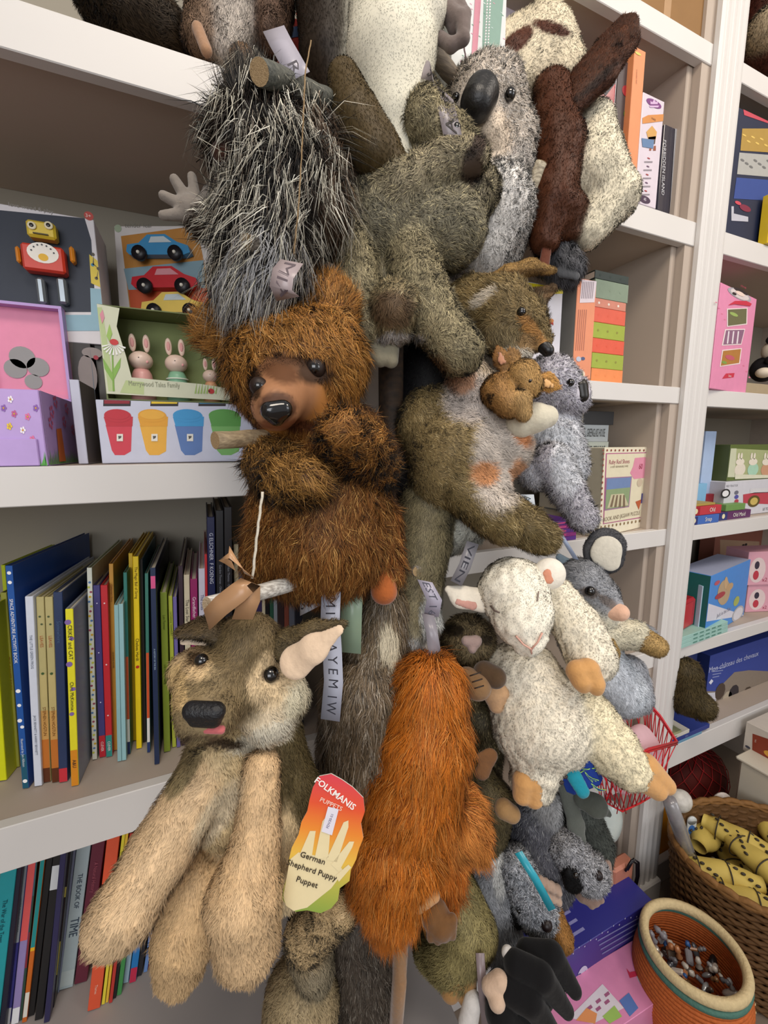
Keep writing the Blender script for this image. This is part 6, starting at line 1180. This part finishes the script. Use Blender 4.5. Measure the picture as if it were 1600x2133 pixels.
shape('hoof', o, .62, [([(1092, 1628, -.02, 24), (1088, 1655, -.02, 20)], '#000000'), ([(1112, 1625, -.02, 24), (1112, 1662, -.02, 20)], '#000000')], HF, k=.0025)
shape('hoof', o, .62, [([(1325, 1610, -.025, 30), (1368, 1645, -.025, 20)], '#000000'), ([(1345, 1598, -.02, 28), (1388, 1636, -.02, 18)], '#000000')], HF, k=.003)
shape('hoof', o, .62, [([(1030, 1445, .0, 26), (1034, 1468, -.0, 17)], '#000000'), ([(1042, 1440, .0, 24), (1048, 1462, -.0, 15)], '#000000')], FAB('#c8a078'), k=.003)
def stitch(o, s, pts, r, col, nm):
    b = MB(); P = [Vector(s.surf(px, py, .0035))-o.matrix_basis.translation for px, py in pts]; b.tube(P, r, mat(col, .6), 6); return b.build(nm, o)
stitch(o, s, [(1022, 1262), (1030, 1272), (1040, 1276)], .0012, '#6a5a54', 'closed_eye'); stitch(o, s, [(1122, 1232), (1121, 1242), (1119, 1252)], .001, '#8c7c74', 'closed_eye')
stitch(o, s, [(1075, 1325), (1090, 1342), (1106, 1352), (1108, 1362), (1107, 1353), (1120, 1338), (1130, 1318)], .0013, '#d8a898', 'mouth')
# ------------------------------------------------------------------ possum
s = Soft(.75, [([(1212, 1215, .01, 52), (1245, 1245, 0, 42), (1275, 1268, -.01, 24)], '#8f9196', dict(flow=(-.7, -.5, 0))), ([(1215, 1270, -.0, 32), (1260, 1285, -.01, 22)], '#d8d2bc', dict(L=.5)), ([(1220, 1330, .03, 55), (1255, 1400, .03, 52), (1290, 1440, .03, 50)], '#dfe6ee'), ([(1300, 1310, .02, 26), (1345, 1325, .02, 22)], '#8f9196'), ([(1255, 1320, -.0, 32), (1320, 1322, -.01, 30)], '#dcd4ba', dict(k=.005)), ([(1310, 1400, .04, 34), (1320, 1450, .04, 36)], '#9c9ea4')], k=.01)
o = plush('possum_puppet', 'grey and white big eared possum puppet with pink nose, far right of the rack', s)
furred('body', o, s, L=.008, N=28000, w=.00045, lift=0.25, droop=.2, jit=.3, cj=.4, gain=1.35, rootm=0.8, palette=[('#5c5c62', .06)], tipm=1.2, bald=[(1290, 1275, 22), (1229, 1231, 10)], paint=[(1229, 1235, 20, 12, '#5c5450', 1, .3), (1268, 1255, 24, 10, '#6c6460', 1, .6), (1280, 1440, 45, 60, '#f0f6ff', 1)])
shape('nose', o, .75, [([(1275, 1272, -.02, 21), (1292, 1276, -.03, 18)], '#000000')], FAB('#e0b49a')); eye(o, s, 1229, 1231, 10, None, .15)
e_ = Soft(.75, [([(1250, 1150, .0, 34), (1262, 1140, .0, 38), (1268, 1165, .0, 30)], '#4c4c50', dict(flat=.3, ax=(.15, 0, 1)))], .006); er = furred('ear', o, e_, L=.003, N=3000, w=.0004, h=.0025)
shape('ear_lining', o, .75, [([(1256, 1155, -.012, 24), (1264, 1147, -.012, 28), (1272, 1170, -.012, 20)], '#000000', dict(flat=.3, ax=(.15, 0, 1)))], FAB('#cfcabc')); shape('ear', o, .77, [([(1190, 1185, .0, 18), (1165, 1160, .0, 8)], '#000000', dict(flat=.4))], FAB('#6c7c88'))
for pts in ([(1345, 1335, -.02, 24), (1366, 1346, -.025, 22)], [(1262, 1345, -.03, 19), (1272, 1360, -.03, 17)]):
    e_ = Soft(.75, [(pts, '#c8a468')], .004); furred('paw', o, e_, L=.004, N=3000, w=.0004, h=.0025, gain=1.1)
# ------------------------------------------------------------------ tabby kitten and hanging paws
s = Soft(.67, [([(975, 1335, 0, 54)], '#6c5e44', dict(flow=(0, .5, 0))), ([(975, 1360, -.02, 24)], '#7c6e50'), ([(1000, 1500, .04, 52), (990, 1620, .04, 48)], '#4c442e'), ([(960, 1440, .02, 40)], '#5a4e34')], .012)
o = plush('tabby_toy', 'dark tabby soft toy with a pale mauve nose beside the lamb cheek', s); furred('body', o, s, L=.009, N=24000, w=.0004, jit=.35, cj=.4, gain=1.8, palette=[('#2a241a', .2), ('#a0906c', .1)], paint=[(948, 1312, 20, 14, '#2c2418', 1), (1008, 1330, 16, 12, '#2c2418', 1)], bald=[(981, 1342, 12)])
shape('nose', o, .67, [([(972, 1335, -.06, 11), (992, 1335, -.06, 10), (984, 1352, -.062, 9)], '#000000')], FAB('#a8928c'))
for (px, py, c_, r_) in ((985, 1424, '#8a6a48', 30), (1022, 1405, '#54402c', 24)): shape('paw', o, .60, [([(px-12, py-4, 0, r_), (px+10, py+6, -.01, r_*.95)], '#000000')], FAB(c_), k=.006)
b = MB(); 
for q in range(3): A, B = Vector(PZ(978+q*5, 1408+q*13, .555)), Vector(PZ(1002+q*3, 1400+q*14, .557)); b.tube([A-o.matrix_basis.translation, B-o.matrix_basis.translation], .001, mat('#2c2018'), 5)
b.build('paw_stitching', o)
# ------------------------------------------------------------------ long haired grey brown toy and orange toy
s = Soft(.58, [([(800, 1270, .02, 46), (790, 1350, .02, 62)], '#6e5e48'), ([(765, 1450, .0, 88), (768, 1560, .0, 92), (735, 1680, .01, 78), (715, 1800, .02, 50)], '#6c5c48')], .014)
o = plush('grey_brown_longhair_toy', 'long haired grey brown soft toy hanging between the puppy and the orange one', s)
furred('body', o, s, L=.026, N=42000, w=.0004, lift=.22, droop=.6, jit=.16, clump=.010, cj=.3, tipm=1.4, rootm=.55, gain=1.3, palette=[('#a89c8c', .14), ('#3a3026', .16)], paint=[(808, 1330, 18, 46, '#d8ccb0', .8, -.1)])
OC = '#b4641e'
s = Soft(.54, [([(895, 1430, .01, 62), (885, 1540, .0, 74), (860, 1640, .0, 90)], OC), ([(830, 1740, .0, 92), (820, 1820, .0, 72), (812, 1900, .01, 38)], OC), ([(930, 1690, .02, 62), (975, 1735, .03, 38)], '#bc7436'), ([(900, 1780, .02, 60), (905, 1850, .02, 40)], '#a85818')], .014)
o = plush('orange_longhair_toy', 'long haired bright orange soft toy with a brown suede hand, bottom centre', s)
furred('body', o, s, L=0.032, N=62000, w=.0004, lift=.25, droop=.55, jit=.18, clump=.012, cj=.35, tipm=1.35, rootm=.6, gain=1.4, palette=[('#d89048', .16), ('#7c3a10', .12)])
hb = [([(905, 1905, -.04, 30), (918, 1925, -.045, 28)], '#000000')]+[([(900+q*14, 1915, -.05, 11), (897+q*15, 1958-abs(q-1)*5, -.05, 9)], '#000000') for q in range(4)]
shape('hand', o, .54, hb, FAB('#6c4a2a'), k=.002); shape('cuff', o, .54, [([(872, 1890, -.045, 12), (905, 1866, -.045, 12)], '#000000')], FAB('#c49464'))
b = MB(); P = [Vector(PZ(*p))-o.matrix_basis.translation for p in ((815, 1890, .55), (835, 1960, .55), (832, 2040, .55), (824, 2150, .55))]; b.tube(P, [.014, .011, .010, .009], FAB('#94704e'), 10); b.build('tail', o)
# ------------------------------------------------------------------ lower toys
s = Soft(.54, [([(640, 1950, .02, 45), (690, 1905, .0, 34), (712, 1900, -.01, 32)], '#c8ac80'), ([(650, 1990, .03, 45), (655, 2020, .02, 38)], '#8c8068'), ([(630, 2080, .04, 75), (620, 2160, .04, 70)], '#a89470')], .008)
o = plush('beige_dog_toy', 'beige and grey soft toy with one raised paw, below the hang tag', s); furred('body', o, s, L=.009, N=26000, w=.0004, lift=.35, droop=.4, tipm=1.2, gain=1.4)
s = Soft(.62, [([(745, 1900, .0, 68), (765, 2020, .0, 66), (765, 2160, .0, 66)], '#564c42')], .01); o = plush('dark_grey_fur_toy', 'dark grey brown furry column hanging at the very bottom centre', s); furred('body', o, s, L=.014, N=26000, w=.0004, droop=.5, lift=.3, tipm=1.5, palette=[('#8c8478', .12)])
s = Soft(.62, [([(950, 1870, .02, 52), (975, 1940, .0, 52), (940, 1990, .0, 50), (900, 1980, .02, 36)], '#8c8054')], .01); o = plush('olive_toy', 'olive green furry soft toy with a tan two toed hand near the bottom', s); furred('body', o, s, L=.008, N=22000, w=.0004, tipm=1.3, jit=.3, gain=1.4)
shape('hand', o, .62, [([(950, 2020, -.02, 26), (938, 2060, -.025, 22)], '#000000'), ([(970, 2025, -.02, 24), (972, 2072, -.025, 20)], '#000000')], FAB('#9c7444'), k=.0025)
s = Soft(.64, [([(1000, 1640, .02, 45), (1030, 1670, .0, 36), (1010, 1730, .02, 44)], '#6e6244')], .01); o = plush('small_eared_toy', 'small olive brown soft toy with a lined brown ear below the tabby', s); furred('body', o, s, L=.008, N=9000, w=.0004)
shape('ear', o, .64, [([(1005, 1610, -.03, 16), (1020, 1575, -.03, 14), (1000, 1575, -.03, 8)], '#000000', dict(flat=.4))], FAB('#7c5636')); shape('paw', o, .64, [([(1050, 1685, -.03, 20), (1066, 1695, -.03, 18)], '#000000')], FAB('#9c7a50'))
s = Soft(.66, [([(1110, 1700, .02, 52), (1120, 1770, .02, 62), (1145, 1830, .02, 46)], '#62626a'), ([(1135, 1670, .0, 30), (1150, 1720, .0, 18)], '#b0b0b0')], .01); o = plush('charcoal_fur_toy', 'charcoal grey furry soft toy under the lamb left hoof', s); furred('body', o, s, L=.010, N=22000, w=.0004, droop=.4, tipm=1.35, palette=[('#a8a8a8', .1)])
s = Soft(.64, [([(1020, 1780, .02, 40), (1030, 1880, .02, 44), (1045, 1960, .02, 42)], '#84868a')], .01); o = plush('pale_grey_fur_toy', 'mid grey furry soft toy right of the olive one', s); furred('body', o, s, L=.009, N=16000, w=.0004, droop=.4, tipm=1.35, gain=1.4, paint=[(1040, 1790, 16, 80, '#b8b8b4', 1)])
for (nm, lab, prs, patch, nose, lk) in (('curly_masked_toy', 'upper of two frosted grey heads with a black eye patch', [([(1178, 1765, .0, 34), (1195, 1790, .0, 34), (1225, 1815, .0, 38)], '#a8a8ac')], (1193, 1828, 22, 26), (1250, 1823, 7), 0),
  ('curly_masked_toy', 'lower of two frosted grey heads with a black eye patch', [([(1075, 1800, .0, 34), (1100, 1850, .0, 42), (1120, 1895, .0, 44)], '#a0a4aa')], (1075, 1902, 22, 36), (1142, 1926, 9), 0)):
    s = Soft(.64, prs, .01); o = plush(nm, lab, s); furred('body', o, s, L=.007, N=18000, w=.0005, lift=.7, jit=.7, cj=.9, clump=.006, rootm=.5, tipm=1.45, palette=[('#e8e8ec', .28), ('#5c5c64', .14)], gain=1.1, bald=[(nose[0], nose[1], nose[2])])
    p_ = s.surf(patch[0], patch[1]) if True else None; zz = float((p_-EYEP) @ M[2])
    e_ = Soft(zz, [([(patch[0], patch[1]-8, .0, patch[2]*.9), (patch[0]+2, patch[1]+10, .0, patch[2]*.9)], '#0c0b0d', dict(flat=.5))], .004); furred('eye_patch', o, e_, L=.004, N=2500, w=.0004, h=.0022)
    b = MB(); c = Vector(PZ(patch[0]+6, patch[1]-6, zz-.016))-o.matrix_basis.translation; b.sph(c, .004, EYE_B(), 8); b.build('eye', o); p_ = s.surf(nose[0]-4, nose[1]); b = MB(); b.sph(Vector(p_)-o.matrix_basis.translation, nose[2]*.64/F_PX*1.3, mat('#1a0f10', .4), 8); b.build('nose', o)
    if lk == 0 and nose[0] == 1250:
        shape('hand', o, .64, [([(1215, 1860, .0, 18), (1235, 1872, -.005, 14)], '#000000')]+[([(1222+q*11, 1868, -.005, 9), (1232+q*10, 1886-q*6, -.01, 7)], '#000000') for q in range(3)]+[([(1262, 1800, .01, 11), (1269, 1838, .0, 8)], '#000000')], FAB('#8c7468'), k=.002)
    else:
        shape('hand', o, .63, [([(1125+(q % 4)*12, 1832+(q//4)*20+(q % 4)*6, -.01, 8.5), (1128+(q % 4)*12, 1842+(q//4)*20+(q % 4)*6, -.014, 7.5)], '#000000') for q in range(8)], FAB('#a89080'), k=.001)
s = Soft(.63, [([(1150, 1905, 0, 22), (1168, 1955, -.01, 24)], '#b07c40')], .006); o = plush('orange_brown_foot_toy', 'orange brown furry foot hanging over the big blue carton', s); furred('foot', o, s, L=.005, N=5000, w=.0004)
s = Soft(.66, [([(1205, 1690, .02, 40), (1235, 1760, .02, 36), (1248, 1800, .02, 22)], '#545852')], .008); o = plush('grey_flap_eared_toy', 'dark grey soft toy with wide felt ears below the patterned bag', s); furred('body', o, s, L=.008, N=9000, w=.0004)
shape('ear', o, .66, [([(1215, 1665, -.02, 20), (1245, 1680, -.03, 20), (1268, 1695, -.03, 7)], '#000000', dict(flat=.35, ax=(.2, .5, 1)))], FAB('#4c504a')); shape('ear', o, .66, [([(1180, 1640, -.01, 18), (1200, 1720, -.02, 16), (1220, 1790, -.02, 8)], '#000000', dict(flat=.4))], FAB('#5c605a'))
# black and white toy at the bottom
BLK = lambda: mat('#0d0c0e', .9, .2, .1, 100, .4, sheen=.15)
s = Soft(.58, [([(1085, 2060, .03, 40)], '#0a0a0a')], .01); o = plush('black_toy_or_fill', 'velvety black soft toy with long finger lobes and white stripes, bottom edge', s)
shape('body', o, .58, [([(1060, 2090, .04, 55), (1110, 2050, .04, 45)], '#000000'), ([(1100, 1985, .01, 24), (1150, 1992, .0, 26), (1196, 2062, -.01, 15)], '#000000'), ([(1075, 2010, -.01, 26), (1128, 2036, -.02, 27), (1180, 2104, -.02, 15)], '#000000'), ([(1060, 2060, -.02, 28), (1105, 2085, -.03, 27), (1150, 2150, -.03, 18)], '#000000'), ([(1045, 2110, -.025, 34), (1080, 2150, -.025, 34)], '#000000')], BLK(), k=.0015, h=.0018)
shape('stripe', o, .58, [([(1058, 1985, .0, 13), (1072, 2010, .0, 12)], '#000000')], FAB('#dcd8d4'), k=.0015); shape('stripe', o, .58, [([(985, 2085, -.0, 18), (975, 2130, -.0, 20)], '#000000')], FAB('#dcd8d4'), k=.003); shape('hand', o, .58, [([(1040, 2045, -.02, 20), (1020, 2055, -.02, 17)], '#000000'), ([(1035, 2085, -.03, 18)], '#000000')], FAB('#c8ac94'), k=.004)
# possum hand, patterned bag
s = Soft(.62, [([(1178, 1590, .01, 20), (1172, 1620, .0, 20)], '#000000')], .006); o = plush('clawed_paw_toy', 'pale fleece paw with dark claws beside the patterned blue bag', s); shape('paw', o, .62, [([(1180, 1580, .01, 18), (1176, 1610, .0, 21)], '#000000')], FAB('#c4bcb0'))
b = MB()
for q in range(5): p_ = Vector(PZ(1170+(q % 2)*8, 1582+q*12, .592))-o.matrix_basis.translation; b.sph(p_, .0032, mat('#3a2e2c', .4), 8, (1.3, .8, .8))
b.build('claws', o)
bag = thing('patterned_bag', 'blue fabric bag with lime green leaf print and teal lining, below the lamb', 'bag', Matrix.Translation(Vector(PZ(1215, 1660, .61))))
mwB = frame(PZ(1190, 1668, .60), Vector(PZ(1266, 1640, .60)-PZ(1190, 1668, .60)), Vector(PZ(1182, 1555, .60)-PZ(1190, 1668, .60)))
inv = bag.matrix_basis.inverted() @ mwB; b = MB(); f = Face(b, mwB, 1, 1); f.cl = lambda p: p
w_ = (Vector(PZ(1266, 1640, .60))-Vector(PZ(1190, 1668, .60))).length; h_ = (Vector(PZ(1182, 1555, .60))-Vector(PZ(1190, 1668, .60))).length
b.box(0, 0, 0, w_, .02, h_, mat('#1a3c94', .6, .3, .1, 60), .008)
for (px, py, r) in ((1205, 1580, .6), (1225, 1572, .2), (1212, 1600, .9), (1230, 1618, .3), (1245, 1640, .5), (1250, 1600, 1.2), (1208, 1640, 0)):
    for q in range(3): f.E(px+q*5-4, py+q*2, 3, 11-q, '#a8dc6c', 4+q, rot=r+q*.35, n=12); f.E(px+q*5-4, py+q*2, 1.4, 8-q, '#1a3c94', 8+q, rot=r+q*.35, n=12)
for i in range(len(b.v)): b.v[i] = tuple(inv @ Vector(b.v[i]))
b.build('bag_body', bag); shape('lining', bag, .595, [([(1195, 1615, 0, 16), (1215, 1650, -.005, 14)], '#000000', dict(flat=.4))], FAB('#1c8ca0'))
# shelf dwellers
s = Soft(.60, [([(215, -10, .0, 55), (280, 25, 0, 62), (340, 60, .01, 45)], '#3c3022')], .012); o = plush('dark_brown_toy', 'dark brown furry soft toy lying on the top left shelf', s); furred('body', o, s, L=.012, N=16000, w=.0005, droop=.4, tipm=1.4)
s = Soft(.62, [([(440, 10, .0, 45), (420, 80, -.01, 38)], '#7c6450'), ([(490, 20, .0, 50), (480, 110, .0, 34)], '#cfc4b8'), ([(560, 10, .01, 52), (565, 70, .01, 36)], '#6c5444'), ([(505, 125, -.02, 24)], '#8c6c50')], .008); o = plush('sitting_brown_white_toy', 'brown and white soft toy sitting on the top left shelf behind the porcupine', s)
furred('body', o, s, L=.008, N=22000, w=.0005, gain=1.3, lift=0.25); shape('foot', o, .62, [([(412, 60, -.04, 12), (430, 105, -.045, 12)], '#000000')], FAB('#a07c60')); shape('foot', o, .62, [([(497, 128, -.055, 14), (520, 128, -.055, 12)], '#000000')], FAB('#8c6c54'))
s = Soft(1.13, [([(1425, 1400, .0, 30), (1428, 1450, 0, 32), (1458, 1470, -.02, 26)], '#5c4e30')], .01); o = plush('brown_foot_toy', 'brown furry soft toy leg on the lowest shelf of the right bay', s); furred('body', o, s, L=.012, N=9000, w=.0008)
s = Soft(1.15, [([(1590, 20, .0, 50), (1600, 100, 0, 45), (1650, 60, 0, 60)], '#4a1c10'), ([(1600, 60, -.04, 36)], '#c8b494')], .01); o = plush('russet_toy', 'russet brown and cream soft toy on the top right shelf', s); furred('body', o, s, L=.012, N=9000, w=.0008)
b = MB(); bx = thing('carton', 'brown cardboard carton on the top board above the orange puzzle box', 'carton', Matrix.Translation((1.15*S, S+.01, zu(1.27)+.0004))); b.box(0, 0, 0, .3, .2, .12, mat('#8c6a44', .7, .2, .1, 20), .001); b.box(.14, -.0004, 0, .16, .0, .12, mat('#a8845c')); b.build('box_body', bx)
# ------------------------------------------------------------------ ribbons and labels
tag_strip('satin_ribbon', 'grey satin ribbon loop with black capitals arching over the rabbit head', [(846, 215, .575, (1, .3, 0)), (850, 165, .57, (1, 0, 0)), (872, 140, .565, (.4, -1, 0)), (900, 150, .56, (-.2, -1, 0)), (925, 200, .555, (-1, -.4, 0)), (945, 290, .55, (-1, -.2, 0))], 42, '#8c8488', 'L  EMIAI  A', '#2c2828')
tag_strip('satin_ribbon', 'silver ribbon curl beside the top left branch end', [(570, 60, .47, (1, -.3, 0)), (585, 90, .465, (1, -.4, 0)), (605, 125, .46, (1, -.5, 0)), (625, 160, .46, (1, -.5, 0))], 46, '#a8a4b0', 'STAR', '#4c4850')
tag_strip('satin_ribbon', 'pinkish silver ribbon knot above the bear ear', [(608, 545, .425, (1, .2, 0)), (590, 570, .42, (1, .5, 0)), (585, 600, .42, (1, .2, 0)), (600, 622, .43, (1, -.2, 0))], 48, '#a89a9c', 'MIA', '#5c5056')
tag_strip('satin_ribbon', 'white ribbon with the letters STR crossing the books', [(625, 1262, .52, (0, 1, 0)), (645, 1252, .515, (0, 1, 0)), (668, 1240, .52, (0, 1, 0))], 42, '#c8ccd8', 'STR', '#30303a')
tag_strip('satin_ribbon', 'long silver lettered ribbon hanging behind the puppy ear', [(690, 1232, .50, (1, 0, 0)), (688, 1290, .50, (1, 0, 0)), (692, 1350, .50, (1, .05, 0)), (695, 1420, .50, (1, .1, 0)), (688, 1500, .51, (1, .15, 0))], 40, '#b0b4c4', 'M I  A I A Y E M  I W', '#30303a')
tag_strip('sage_ribbon', 'wide sage green ribbon tail between puppy ear and long haired toy', [(735, 1215, .54, (1, 0, 0)), (732, 1280, .54, (1, .05, 0)), (730, 1360, .54, (1, .1, 0))], 44, '#8fa48c')
tag_strip('copper_bow', 'copper satin bow tied on the white branch above the puppy', [(430, 1292, .395, (.3, 1, 0)), (460, 1262, .39, (.6, 1, 0)), (495, 1235, .388, (.7, .8, 0)), (522, 1212, .39, (1, .4, 0)), (520, 1250, .392, (1, .1, 0)), (505, 1290, .395, (1, 0, 0))], 44, '#b08864')
tag_strip('copper_bow', 'small curled copper loop of the bow beside the white cord', [(520, 1200, .395, (1, .5, 0)), (500, 1175, .39, (.6, 1, 0)), (478, 1150, .388, (0, 1, 0)), (466, 1160, .388, (-.8, .6, 0)), (480, 1182, .39, (-.6, -.4, 0))], 26, '#bc9068')
tag_strip('satin_ribbon', 'folded grey lilac ribbon behind the lamb left ear', [(885, 1210, .56, (1, .2, 0)), (905, 1250, .56, (1, 0, 0)), (898, 1285, .565, (1, 0, 0))], 32, '#a4a0b0', 'EST 16', '#50505c')
tag_strip('satin_ribbon', 'grey ribbon with capitals above the lamb ear', [(985, 1130, .60, (1, .3, 0)), (968, 1180, .60, (1, .5, 0)), (950, 1215, .60, (1, .5, 0))], 26, '#8c8a90', 'VIEN', '#30303a')
tag_strip('satin_ribbon', 'white lettered ribbon beside the kangaroo leg', [(1098, 1030, .66, (1, 0, 0)), (1104, 1075, .66, (1, .1, 0))], 28, '#c8d0d8', 'ALIA', '#50606c')
tag_strip('satin_ribbon', 'narrow blue grey ribbon running down to the possum', [(1150, 1085, .70, (1, .2, 0)), (1175, 1125, .70, (1, .2, 0)), (1200, 1165, .70, (1, .2, 0))], 12, '#8c98b0')
tag_strip('satin_ribbon', 'slender mauve grey ribbon tail at the bottom edge beside the olive toy', [(1000, 1985, .575, (1, 0, 0)), (1005, 2060, .57, (1, 0, 0)), (1014, 2150, .57, (1, 0, 0))], 18, '#847678')
tag_strip('satin_ribbon', 'lime and teal ribbon across the lower masked toy', [(1080, 1775, .585, (1, -.4, 0)), (1115, 1830, .58, (1, -.4, 0)), (1150, 1895, .58, (1, -.4, 0))], 16, '#2c9cb0')
tag_strip('satin_ribbon', 'grey satin loop in front of the orange fur top', [(892, 1280, .56, (1, .2, 0)), (900, 1320, .55, (1, .2, 0)), (905, 1355, .55, (1, 0, 0)), (890, 1370, .55, (1, -.4, 0))], 26, '#8c8890')
tag_strip('paper_strip', 'white ribbon with numbers beside the orange fur', [(955, 1500, .56, (1, 0, 0)), (962, 1600, .56, (1, 0, 0))], 14, '#c8c8d4')
